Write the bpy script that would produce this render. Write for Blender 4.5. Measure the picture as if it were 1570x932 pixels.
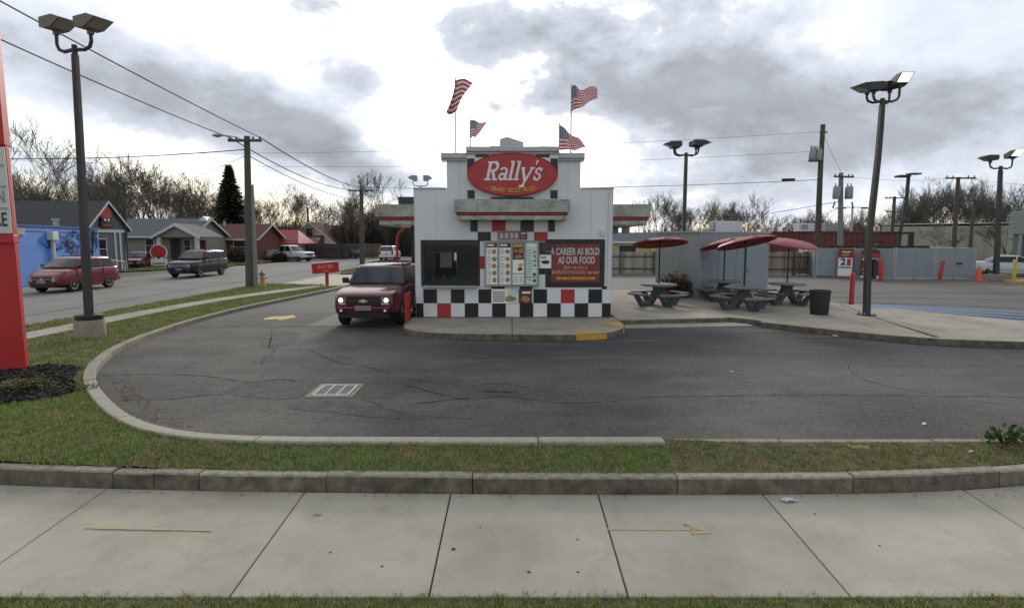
import bpy, bmesh, math, random
import numpy as np
from mathutils import Vector, Matrix
R = math.radians
for o in list(bpy.data.objects): bpy.data.objects.remove(o)
scene = bpy.context.scene
COL = scene.collection
random.seed(7); np.random.seed(7)

# ---------------------------------------------------------------- camera
cd = bpy.data.cameras.new('camera'); cam = bpy.data.objects.new('camera', cd); COL.objects.link(cam)
cam.location = (0, 0, 2.5); cam.rotation_euler = (R(90 - 6.28), 0, 0)
cd.sensor_width = 36; cd.lens = 36 * 900 / 1570; cd.clip_start = 0.05; cd.clip_end = 5000
scene.camera = cam

# ---------------------------------------------------------------- sky and sun
SUN_AZ, SUN_EL = R(-1), R(22)
sun_dir = Vector((math.sin(SUN_AZ) * math.cos(SUN_EL), math.cos(SUN_AZ) * math.cos(SUN_EL), math.sin(SUN_EL)))
W = bpy.data.worlds.new('World'); scene.world = W; W.use_nodes = True
nt = W.node_tree; nt.nodes.clear()
def wn(t, **k):
    n = nt.nodes.new(t)
    for a, b in k.items(): setattr(n, a, b)
    return n
def wl(a, b): nt.links.new(a, b)
def M(op, *args, clamp=False):
    n = wn('ShaderNodeMath', operation=op, use_clamp=clamp)
    for i, a in enumerate(args):
        if isinstance(a, (int, float)): n.inputs[i].default_value = a
        else: wl(a, n.inputs[i])
    return n.outputs[0]
def mixc(f, a, b, mode='MIX'):
    n = wn('ShaderNodeMix', data_type='RGBA', blend_type=mode)
    for s, x in ((0, f), (6, a), (7, b)):
        if isinstance(x, (int, float)): n.inputs[s].default_value = x
        elif isinstance(x, tuple): n.inputs[s].default_value = (*x, 1)
        else: wl(x, n.inputs[s])
    return n.outputs[2]
def smooth(x, a, b):
    n = wn('ShaderNodeMapRange', interpolation_type='SMOOTHSTEP')
    wl(x, n.inputs[0]); n.inputs[1].default_value = a; n.inputs[2].default_value = b
    return n.outputs[0]
tc = wn('ShaderNodeTexCoord'); sep = wn('ShaderNodeSeparateXYZ'); wl(tc.outputs['Generated'], sep.inputs[0])
dx, dy, dz = sep.outputs
az = M('ARCTAN2', dx, dy); el = M('ARCSINE', dz)
# cloud layer seen in perspective: the direction is divided by its height
den = M('ADD', M('MAXIMUM', dz, 0.0), 0.16)
comb = wn('ShaderNodeCombineXYZ'); wl(M('DIVIDE', dx, den), comb.inputs[0]); wl(M('DIVIDE', dy, den), comb.inputs[1])
def noise(vec, scale, detail, rough=0.55, dist=0.0, off=(0, 0, 0), zs=1.0):
    mp = wn('ShaderNodeMapping'); wl(vec, mp.inputs[0]); mp.inputs['Location'].default_value = off; mp.inputs['Scale'].default_value = (1, 1, zs)
    n = wn('ShaderNodeTexNoise'); wl(mp.outputs[0], n.inputs['Vector'])
    n.inputs['Scale'].default_value = scale; n.inputs['Detail'].default_value = detail
    n.inputs['Roughness'].default_value = rough; n.inputs['Distortion'].default_value = dist
    return n.outputs[0]
n_big = noise(comb.outputs[0], 1.15, 7, 0.56, 0.25, (3.1, 1.7, 0))
n_dir = noise(tc.outputs['Generated'], 7.0, 9, 0.62, 0.15, (0.4, 2.2, 5), 1.7)
n_fine = noise(tc.outputs['Generated'], 4.4, 8, 0.56, 0.1, (9, 4, 0), 1.9)
n_puff = noise(tc.outputs['Generated'], 15.0, 8, 0.60, 0.1, (2, 7, 1), 1.6)
# banks of cloud: azimuth, elevation, half sizes, tilt, amount
BANKS = [(-26, 11.2, 9, 3.4, -12, 0.8), (-36, 13.2, 8, 3.0, -10, 0.72), (-17, 8.4, 6.5, 2.9, -25, 0.75), (-11.5, 5.2, 5, 1.8, -20, 0.5), (-14.4, 14.2, 2.4, 1.9, 0, 0.78), (-17.4, 19.8, 3.2, 1.3, 0, 0.55), (-38, 5.5, 5, 1.6, 0, 0.35),
         (7, 15.7, 4.5, 3.5, 0, 0.6), (13, 12.5, 6, 4.6, 0, 0.62), (2.5, 19.0, 5.5, 2.6, 0, 0.6), (18.6, 16.5, 6, 3.6, 0, 0.5), (24, 11.0, 8, 5, 0, 0.55), (34, 7.6, 10, 4.6, 0, 0.5), (15, 5.2, 6, 1.6, 0, 0.35), (-4.5, 19.0, 3.5, 2.6, 0, 0.5), (26, 11, 20, 9, 0, 0.34), (40, 12, 8, 5, 0, 0.25),
         (-25, 17.4, 9.5, 2.3, 0, -0.48), (-18.6, 15.4, 2.0, 1.2, 0, 0.35), (-27, 15.2, 2.5, 1.2, -10, 0.25), (-10, 16.0, 3.4, 3.2, 0, -0.28), (-30.5, 6.5, 8, 1.7, -10, -0.6), (4.6, 7.0, 5.6, 2.8, 0, -0.75), (-6.2, 11, 2.8, 3, 0, -0.38), (-13, 2.4, 9, 1.4, 0, -0.45), (27.5, 16.4, 4.5, 1.8, 0, -0.5), (37, 15.2, 6, 2.6, 0, -0.42), (-10, 23, 9, 3, 0, -0.25)]
acc = None
for a, e, sx, sy, tilt, amt in BANKS:
    c, s = math.cos(R(tilt)), math.sin(R(tilt))
    da = M('SUBTRACT', az, R(a)); de = M('SUBTRACT', el, R(e))
    u = M('ADD', M('MULTIPLY', da, c / R(sx)), M('MULTIPLY', de, s / R(sx)))
    v = M('ADD', M('MULTIPLY', da, -s / R(sy)), M('MULTIPLY', de, c / R(sy)))
    q = M('ADD', M('MULTIPLY', u, u), M('MULTIPLY', v, v))
    b = M('MULTIPLY', M('EXPONENT', M('MULTIPLY', q, -1.0)), amt)
    acc = b if acc is None else M('ADD', acc, b)
cov = M('ADD', M('MULTIPLY', acc, 0.52), M('ADD', M('MULTIPLY', n_big, 0.25), M('ADD', M('MULTIPLY', n_dir, 0.95), M('MULTIPLY', n_puff, 0.62))))
cloud = smooth(cov, 0.80, 1.17)
thick = smooth(cov, 1.06, 1.50)
dotn = wn('ShaderNodeVectorMath', operation='DOT_PRODUCT'); wl(tc.outputs['Generated'], dotn.inputs[0]); dotn.inputs[1].default_value = sun_dir
mu = M('MAXIMUM', dotn.outputs['Value'], 0.0)
glow = M('POWER', mu, 14.0); glow_tight = M('POWER', mu, 60.0)
sky = wn('ShaderNodeTexSky', sky_type='NISHITA'); sky.sun_disc = False
sky.sun_elevation = SUN_EL; sky.sun_rotation = SUN_AZ; sky.air_density = 1.0; sky.dust_density = 1.4; sky.ozone_density = 1.2
sc = wn('ShaderNodeVectorMath', operation='SCALE'); wl(sky.outputs[0], sc.inputs[0]); sc.inputs['Scale'].default_value = 0.12
veil_amt = M('ADD', smooth(M('ADD', n_fine, M('MULTIPLY', glow, 0.75)), 0.42, 0.74), 0.08, clamp=True)
def patch_of(a, e, sx, sy):
    da = M('DIVIDE', M('SUBTRACT', az, R(a)), R(sx)); de = M('DIVIDE', M('SUBTRACT', el, R(e)), R(sy)); return M('EXPONENT', M('MULTIPLY', M('ADD', M('MULTIPLY', da, da), M('MULTIPLY', de, de)), -1.0))
clear_gap = M('ADD', patch_of(28.5, 16.6, 6.5, 2.4), M('ADD', patch_of(37.5, 12.5, 4, 3), patch_of(12, 19.5, 4, 2)), clamp=True)
veil_amt = M('MULTIPLY', veil_amt, M('SUBTRACT', 1.0, M('MULTIPLY', clear_gap, M('ADD', 0.25, M('MULTIPLY', n_puff, 1.1)))), clamp=True)
veil_v = M('ADD', M('ADD', 0.92, M('MULTIPLY', glow, 0.9)), M('MULTIPLY', glow_tight, 1.0))
vc = wn('ShaderNodeCombineXYZ'); wl(M('MULTIPLY', veil_v, 1.04), vc.inputs[0]); wl(M('MULTIPLY', veil_v, 1.0), vc.inputs[1]); wl(M('MULTIPLY', veil_v, 0.91), vc.inputs[2])
bright = mixc(veil_amt, sc.outputs[0], vc.outputs[0])
body = M('MULTIPLY', M('ADD', M('ADD', 0.18, M('MULTIPLY', n_fine, 0.66)), M('MULTIPLY', n_puff, 0.36)), M('SUBTRACT', 1.0, M('MULTIPLY', thick, 0.46)))
dk = wn('ShaderNodeCombineXYZ'); wl(M('MULTIPLY', body, 0.93), dk.inputs[0]); wl(M('MULTIPLY', body, 0.99), dk.inputs[1]); wl(M('MULTIPLY', body, 1.12), dk.inputs[2])
final = mixc(cloud, bright, dk.outputs[0])
# below the horizon the world shows dull ground light
final = mixc(smooth(dz, -0.03, 0.0), (0.10, 0.095, 0.085), final)
bg = wn('ShaderNodeBackground'); wl(final, bg.inputs[0]); bg.inputs[1].default_value = 1.0
wo = wn('ShaderNodeOutputWorld'); wl(bg.outputs[0], wo.inputs[0])
sl = bpy.data.lights.new('sun', 'SUN'); sl.energy = 1.5; sl.angle = R(12); sl.color = (1, 0.95, 0.86)
sun = bpy.data.objects.new('sun', sl); COL.objects.link(sun)
sun.rotation_euler = (-sun_dir).to_track_quat('-Z', 'Y').to_euler(); sun.location = (0, 0, 60)
vs = scene.view_settings; vs.view_transform = 'Standard'; vs.look = 'None'; vs.gamma = 1.0; vs.exposure = 0.28; vs.use_curve_mapping = False

# ---------------------------------------------------------------- helpers
class MB:
    def __init__(s): s.v = []; s.f = []; s.m = []; s.cur = 0
    def mat(s, i): s.cur = i; return s
    def add(s, vs_, fs):
        b = len(s.v); s.v += [tuple(p) for p in vs_]; s.f += [tuple(i + b for i in f) for f in fs]; s.m += [s.cur] * len(fs); return s
    def box(s, x0, x1, y0, y1, z0, z1, X=None):
        p = [Vector((x, y, z)) for z in (z0, z1) for x, y in ((x0, y0), (x1, y0), (x1, y1), (x0, y1))]
        if X is not None: p = [X @ q for q in p]
        return s.add(p, [(0, 3, 2, 1), (4, 5, 6, 7), (0, 1, 5, 4), (1, 2, 6, 5), (2, 3, 7, 6), (3, 0, 4, 7)])
    def cbox(s, c, d, rot=(0, 0, 0)):
        from mathutils import Euler
        X = Matrix.Translation(c) @ Euler(rot).to_matrix().to_4x4()
        return s.box(-d[0] / 2, d[0] / 2, -d[1] / 2, d[1] / 2, -d[2] / 2, d[2] / 2, X)
    def tube(s, pts, r, n=8, caps=True):
        pts = [Vector(p) for p in pts]; k = len(pts)
        rs = r if isinstance(r, (list, tuple)) else [r] * k
        t = (pts[1] - pts[0]).normalized(); up = Vector((0, 0, 1)) if abs(t.z) < 0.95 else Vector((0, 1, 0))
        a = t.cross(up).normalized(); vs_ = []
        for i, p in enumerate(pts):
            if 0 < i < k - 1: t = (pts[i + 1] - pts[i - 1]).normalized()
            elif i == k - 1: t = (pts[i] - pts[i - 1]).normalized()
            a = (a - t * a.dot(t)).normalized(); b = t.cross(a)
            for j in range(n):
                w = 2 * math.pi * (j + 0.5) / n; vs_.append(p + (a * math.cos(w) + b * math.sin(w)) * rs[i])
        fs = [(i * n + j, i * n + (j + 1) % n, (i + 1) * n + (j + 1) % n, (i + 1) * n + j) for i in range(k - 1) for j in range(n)]
        if caps: fs += [tuple(range(n))[::-1], tuple(range((k - 1) * n, k * n))]
        return s.add(vs_, fs)
    def cyl(s, p0, p1, r0, r1=None, n=14): return s.tube([p0, p1], [r0, r0 if r1 is None else r1], n)
    def lathe(s, prof, n=24, X=None, a0=0.0):
        k = len(prof); vs_ = []
        for r, z in prof:
            for j in range(n):
                w = a0 + 2 * math.pi * j / n; p = Vector((r * math.cos(w), r * math.sin(w), z)); vs_.append(X @ p if X is not None else p)
        fs = [(i * n + j, i * n + (j + 1) % n, (i + 1) * n + (j + 1) % n, (i + 1) * n + j) for i in range(k - 1) for j in range(n)]
        fs += [tuple(range(n))[::-1], tuple(range((k - 1) * n, k * n))]
        return s.add(vs_, fs)
    def prism(s, poly, axis, d0, d1, X=None):
        # poly in the plane across axis: x -> (y,z), y -> (x,z), z -> (x,y)
        def P(a, b, d): return {'x': (d, a, b), 'y': (a, d, b), 'z': (a, b, d)}[axis]
        ar = sum(poly[i][0] * poly[(i + 1) % len(poly)][1] - poly[(i + 1) % len(poly)][0] * poly[i][1] for i in range(len(poly)))
        pl = list(poly) if ar > 0 else list(poly)[::-1]
        if axis == 'y': pl = pl[::-1]
        n = len(pl); vs_ = [Vector(P(a, b, d)) for d in (d0, d1) for a, b in pl]
        if X is not None: vs_ = [X @ p for p in vs_]
        return s.add(vs_, [tuple(range(n))[::-1], tuple(range(n, 2 * n))] + [(i, (i + 1) % n, n + (i + 1) % n, n + i) for i in range(n)])
    def quad(s, a, b, c, d): return s.add([a, b, c, d], [(0, 1, 2, 3)])
    def build(s, name, mats, parent=None, smooth=None, bevel=0, loc=None):
        me = bpy.data.meshes.new(name); me.from_pydata(s.v, [], s.f)
        for m in (mats if isinstance(mats, (list, tuple)) else [mats]): me.materials.append(m)
        if max(s.m, default=0) > 0: me.polygons.foreach_set('material_index', s.m)
        if smooth is not None:
            me.polygons.foreach_set('use_smooth', [True] * len(s.f)); me.set_sharp_from_angle(angle=R(smooth))
        me.update(); return link(name, me, parent, bevel, loc)
def link(name, me, parent=None, bevel=0, loc=None):
    o = bpy.data.objects.new(name, me); COL.objects.link(o)
    if parent is not None: o.parent = parent
    if loc is not None: o.location = loc
    if bevel:
        b = o.modifiers.new('bevel', 'BEVEL'); b.width = bevel; b.segments = 2; b.limit_method = 'ANGLE'; b.angle_limit = R(35)
    return o
def tag(o, label=None, cat=None, group=None, kind=None):
    if label: o['label'] = label
    if cat: o['category'] = cat
    if group: o['group'] = group
    if kind: o['kind'] = kind
    return o
def thing(name, label, cat, loc=(0, 0, 0), rz=0.0, group=None):
    o = bpy.data.objects.new(name, None); COL.objects.link(o); o.location = loc; o.rotation_euler = (0, 0, rz); o.empty_display_size = 0.2
    return tag(o, label, cat, group)
def dup(root, loc=None, rz=None, label=None, scale=None, group=None):
    r = root.copy(); COL.objects.link(r)
    if loc is not None: r.location = loc
    if rz is not None: r.rotation_euler = (0, 0, rz)
    if scale is not None: r.scale = scale if isinstance(scale, tuple) else (scale,) * 3
    if label: r['label'] = label
    if group: r['group'] = group
    for ch in root.children:
        c = ch.copy(); COL.objects.link(c); c.parent = r
        for g in ch.children:
            d = g.copy(); COL.objects.link(d); d.parent = c
    return r
def text(name, body_, size, loc, mat_, parent=None, rot=(90, 0, 0), align='CENTER', bold=0.0, shear=0.0, depth=0.004, sx=1.0):
    cu = bpy.data.curves.new(name, 'FONT'); cu.body = body_; cu.size = size; cu.align_x = align; cu.align_y = 'CENTER'
    cu.offset = bold; cu.shear = shear; cu.extrude = depth; cu.resolution_u = 3
    t = bpy.data.objects.new(name, cu); COL.objects.link(t); bpy.context.view_layer.update()
    me = bpy.data.meshes.new_from_object(t.evaluated_get(bpy.context.evaluated_depsgraph_get()))
    bpy.data.objects.remove(t); bpy.data.curves.remove(cu); me.materials.clear(); me.materials.append(mat_)
    o = link(name, me, parent, 0, loc); o.rotation_euler = tuple(R(a) for a in rot); o.scale = (sx, 1, 1); return o

MATS = {}
def mat(name, col, rough=0.7, metal=0.0, vary=0.12, vs_=3.0, bump=0.0, bs=40.0, spec=0.5, coat=0.0, emit=None, es=0.0, dirt=None, wscale=None, col2=None, world=False, detail=6, rnd=0.0):
    if name in MATS: return MATS[name]
    m = bpy.data.materials.new(name); m.use_nodes = True; t = m.node_tree; p = t.nodes['Principled BSDF']; MATS[name] = m
    p.inputs['Roughness'].default_value = rough; p.inputs['Metallic'].default_value = metal
    p.inputs['Specular IOR Level'].default_value = spec; p.inputs['Coat Weight'].default_value = coat; p.inputs['Coat Roughness'].default_value = 0.06
    c = t.nodes.new('ShaderNodeTexCoord')
    if world:
        gm = t.nodes.new('ShaderNodeNewGeometry'); src = gm.outputs['Position']
    else: src = c.outputs['Object']
    base = (*col, 1)
    if wscale:
        mpp = t.nodes.new('ShaderNodeMapping'); t.links.new(src, mpp.inputs[0]); mpp.inputs['Scale'].default_value = wscale; src = mpp.outputs[0]
    if vary or col2 or dirt:
        n = t.nodes.new('ShaderNodeTexNoise'); t.links.new(src, n.inputs['Vector']); n.inputs['Scale'].default_value = vs_; n.inputs['Detail'].default_value = detail; n.inputs['Roughness'].default_value = 0.62
        mr = t.nodes.new('ShaderNodeMapRange'); t.links.new(n.outputs[0], mr.inputs[0]); mr.inputs[1].default_value = 0.3; mr.inputs[2].default_value = 0.7
        mx = t.nodes.new('ShaderNodeMix'); mx.data_type = 'RGBA'; t.links.new(mr.outputs[0], mx.inputs[0])
        a = tuple(max(0, x * (1 - vary)) for x in col); b = col2 if col2 else tuple(min(1, x * (1 + vary)) for x in col)
        mx.inputs[6].default_value = (*a, 1); mx.inputs[7].default_value = (*b, 1); out = mx.outputs[2]
        if dirt:
            n2 = t.nodes.new('ShaderNodeTexNoise'); t.links.new(src, n2.inputs['Vector']); n2.inputs['Scale'].default_value = dirt[1]; n2.inputs['Detail'].default_value = 8; n2.inputs['Roughness'].default_value = 0.7
            m2 = t.nodes.new('ShaderNodeMapRange'); t.links.new(n2.outputs[0], m2.inputs[0]); m2.inputs[1].default_value = dirt[2]; m2.inputs[2].default_value = dirt[2] + 0.16; m2.inputs[4].default_value = dirt[3]
            x2 = t.nodes.new('ShaderNodeMix'); x2.data_type = 'RGBA'; t.links.new(m2.outputs[0], x2.inputs[0]); t.links.new(out, x2.inputs[6]); x2.inputs[7].default_value = (*dirt[0], 1); out = x2.outputs[2]
        if rnd:
            oi = t.nodes.new('ShaderNodeObjectInfo'); rr_ = t.nodes.new('ShaderNodeMapRange'); t.links.new(oi.outputs['Random'], rr_.inputs[0]); rr_.inputs[3].default_value = 1 - rnd; rr_.inputs[4].default_value = 1 + rnd * .6
            vm = t.nodes.new('ShaderNodeVectorMath'); vm.operation = 'SCALE'; t.links.new(out, vm.inputs[0]); t.links.new(rr_.outputs[0], vm.inputs['Scale']); out = vm.outputs[0]
        t.links.new(out, p.inputs['Base Color'])
    else: p.inputs['Base Color'].default_value = base
    if bump:
        n3 = t.nodes.new('ShaderNodeTexNoise'); t.links.new(src, n3.inputs['Vector']); n3.inputs['Scale'].default_value = bs; n3.inputs['Detail'].default_value = 4
        bp = t.nodes.new('ShaderNodeBump'); bp.inputs['Strength'].default_value = bump; bp.inputs['Distance'].default_value = 0.02; t.links.new(n3.outputs[0], bp.inputs['Height']); t.links.new(bp.outputs[0], p.inputs['Normal'])
    if emit: p.inputs['Emission Color'].default_value = (*emit, 1); p.inputs['Emission Strength'].default_value = es
    return m
def fur(name, stops, rough=0.75, patch=None, patch_scale=1.0, thr=0.5, transl=0.0):
    # colour differs from blade to blade or leaf to leaf; optional dry patches over the ground
    m = bpy.data.materials.new(name); m.use_nodes = True; t = m.node_tree; p = t.nodes['Principled BSDF']
    p.inputs['Roughness'].default_value = rough; p.inputs['Specular IOR Level'].default_value = 0.25
    g = t.nodes.new('ShaderNodeNewGeometry'); cr = t.nodes.new('ShaderNodeValToRGB'); t.links.new(g.outputs['Random Per Island'], cr.inputs[0])
    e = cr.color_ramp.elements; e[0].color = (*stops[0], 1); e[1].color = (*stops[-1], 1)
    for i, s in enumerate(stops[1:-1]):
        k = e.new((i + 1) / (len(stops) - 1)); k.color = (*s, 1)
    out = cr.outputs[0]
    if patch:
        n = t.nodes.new('ShaderNodeTexNoise'); t.links.new(g.outputs['Position'], n.inputs['Vector']); n.inputs['Scale'].default_value = patch_scale; n.inputs['Detail'].default_value = 6; n.inputs['Roughness'].default_value = 0.65
        mr = t.nodes.new('ShaderNodeMapRange'); t.links.new(n.outputs[0], mr.inputs[0]); mr.inputs[1].default_value = thr; mr.inputs[2].default_value = thr + 0.12
        mx = t.nodes.new('ShaderNodeMix'); mx.data_type = 'RGBA'; t.links.new(mr.outputs[0], mx.inputs[0]); t.links.new(out, mx.inputs[6]); mx.inputs[7].default_value = (*patch, 1); out = mx.outputs[2]
    t.links.new(out, p.inputs['Base Color']); return m

CONC = mat('concrete_walk', (0.43, 0.395, 0.315), 0.9, vary=0.15, vs_=1.1, bump=0.25, bs=70, dirt=((0.28, 0.25, 0.19), 3.2, 0.50, 0.36), world=True, rnd=0.07)
CONC2 = mat('concrete_patio', (0.34, 0.305, 0.25), 0.9, vary=0.18, vs_=0.8, bump=0.2, bs=50, dirt=((0.20, 0.165, 0.12), 1.1, 0.50, 0.6), world=True, rnd=0.08)
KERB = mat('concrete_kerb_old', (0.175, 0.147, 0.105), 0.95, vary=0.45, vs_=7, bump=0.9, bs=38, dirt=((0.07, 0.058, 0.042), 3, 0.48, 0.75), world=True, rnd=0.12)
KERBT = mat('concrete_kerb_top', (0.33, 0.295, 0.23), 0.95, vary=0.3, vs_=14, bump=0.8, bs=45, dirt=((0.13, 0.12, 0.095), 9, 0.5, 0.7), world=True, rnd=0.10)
KERBW = mat('concrete_kerb_new', (0.38, 0.35, 0.285), 0.9, vary=0.2, vs_=5, bump=0.4, bs=50, dirt=((0.22, 0.195, 0.15), 5, 0.52, 0.7), world=True, rnd=0.06)
KERBL = mat('concrete_kerb_worn', (0.28, 0.25, 0.195), 0.9, vary=0.2, vs_=5, bump=0.3, bs=50, dirt=((0.17, 0.155, 0.12), 5, 0.56, 0.6), world=True, rnd=0.08)
ROADM = mat('road_asphalt', (0.19, 0.185, 0.172), 0.92, vary=0.16, vs_=0.35, bump=0.2, bs=70, dirt=((0.12, 0.115, 0.105), 0.6, 0.55, 0.5), world=True)
SOIL = mat('soil_grass', (0.10, 0.11, 0.04), 0.95, vary=0.3, vs_=3, bump=0.6, bs=30, dirt=((0.11, 0.085, 0.05), 2.3, 0.5, 0.7), world=True)
GROUND = mat('dull_ground', (0.13, 0.125, 0.09), 0.95, vary=0.25, vs_=0.25, bump=0.3, bs=10, dirt=((0.075, 0.085, 0.035), 0.12, 0.48, 0.9), world=True)
MULCH = mat('mulch', (0.022, 0.019, 0.017), 0.95, vary=0.4, vs_=20, bump=1.0, bs=35, world=True)
CRACK = mat('crack_dark', (0.02, 0.019, 0.018), 0.95, vary=0.2)
YPAINT = mat('yellow_paint', (0.62, 0.33, 0.04), 0.75, vary=0.12, vs_=7, dirt=((0.36, 0.28, 0.16), 9, 0.58, 0.8), world=True)
OPAINT = mat('orange_spray', (0.52, 0.37, 0.15), 0.9, vary=0.1, vs_=14, dirt=((0.42, 0.385, 0.30), 22, 0.44, 0.97), world=True)
BPAINT = mat('blue_paint', (0.13, 0.25, 0.45), 0.8, vary=0.2, vs_=6, dirt=((0.16, 0.17, 0.17), 5, 0.58, 0.8), world=True)
LPAINT = mat('faded_yellow_line', (0.40, 0.31, 0.15), 0.85, vary=0.2, vs_=6, dirt=((0.16, 0.15, 0.13), 4, 0.52, 0.9), world=True)
WHITE = mat('white_wall', (0.77, 0.765, 0.75), 0.55, vary=0.05, vs_=1.2, bump=0.04, bs=20, dirt=((0.60, 0.585, 0.555), 1.5, 0.50, 0.42), detail=8, wscale=(0.7, 0.7, 0.35))
TWHITE = mat('tile_white', (0.78, 0.775, 0.76), 0.35, vary=0.05, vs_=2, dirt=((0.55, 0.55, 0.53), 3, 0.60, 0.5))
TBLACK = mat('tile_black', (0.012, 0.012, 0.013), 0.35, vary=0.3, vs_=3)
TRED = mat('tile_red', (0.44, 0.03, 0.03), 0.4, vary=0.1, vs_=3)
SRED = mat('sign_red', (0.46, 0.032, 0.028), 0.38, vary=0.14, vs_=2.5, dirt=((0.36, 0.055, 0.05), 2, 0.52, 0.6))
SWHITE = mat('sign_white', (0.80, 0.80, 0.78), 0.5, vary=0.04)
SYEL = mat('sign_yellow', (0.75, 0.42, 0.05), 0.5, vary=0.05)
CAP = mat('parapet_cap', (0.46, 0.48, 0.48), 0.45, vary=0.08, vs_=3, metal=0.2, dirt=((0.34, 0.34, 0.32), 4, 0.56, 0.6))
CHROME = mat('polished_steel', (0.23, 0.228, 0.215), 0.2, metal=0.95, vary=0.22, vs_=3, bump=0.9, bs=1.8, dirt=((0.12, 0.115, 0.098), 2.5, 0.5, 0.6))
BMETAL = mat('black_metal', (0.012, 0.012, 0.013), 0.5, vary=0.25, vs_=4, bump=0.05)
BRONZE = mat('bronze_pole', (0.045, 0.040, 0.036), 0.5, vary=0.2, vs_=3, bump=0.08)
GMETAL = mat('grey_metal', (0.30, 0.31, 0.31), 0.5, metal=0.5, vary=0.15, vs_=6)
RMETAL = mat('red_metal', (0.45, 0.022, 0.02), 0.4, vary=0.12, vs_=3)
PIPE = mat('galvanised', (0.42, 0.43, 0.43), 0.45, metal=0.7, vary=0.15, vs_=8)
WOOD = mat('pole_wood', (0.10, 0.082, 0.066), 0.9, vary=0.3, vs_=6, bump=0.5, bs=12)
WOODG = mat('pole_wood_green', (0.085, 0.090, 0.068), 0.9, vary=0.3, vs_=6, bump=0.5, bs=12)
GLASS = mat('dark_glass', (0.012, 0.014, 0.014), 0.04, vary=0.0, spec=0.8)
WGLASS = mat('window_glass', (0.02, 0.023, 0.025), 0.06, vary=0.3, vs_=1.5, spec=0.7)
RUBBER = mat('tyre_rubber', (0.018, 0.018, 0.018), 0.85, vary=0.2)
ALLOY = mat('alloy', (0.5, 0.5, 0.5), 0.3, metal=0.9, vary=0.05)
PLASTIC = mat('black_plastic', (0.02, 0.02, 0.021), 0.5, vary=0.2)
CABLE = mat('cable', (0.015, 0.015, 0.016), 0.6, vary=0.0)
CABLET = mat('cable_pale', (0.16, 0.165, 0.175), 0.6, vary=0.0)
# ---------------------------------------------------------------- ground and paving
def struct(o): return tag(o, kind='structure')
mb = MB(); prof = [(-400, -0.42), (3.2, -0.42), (3.3, -0.33), (4.25, -0.38), (7.2, -0.38), (7.3, -0.10), (40, -0.06), (3000, -0.06)]
vs_ = []; xs = (-3000, -60, 60, 3000)
for y, z in prof: vs_ += [(x, y, z) for x in xs]
mb.add(vs_, [(i * 4 + j, i * 4 + j + 1, i * 4 + j + 5, i * 4 + j + 4) for i in range(len(prof) - 1) for j in range(3)])
struct(mb.build('ground', GROUND))
struct(MB().box(-40, 40, -9, 3.15, -0.46, -0.40).build('near_road', ROADM))
struct(MB().box(-11, 30, 3.15, 3.32, -0.46, -0.27).build('near_kerb', KERB, bevel=0.02))

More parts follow.
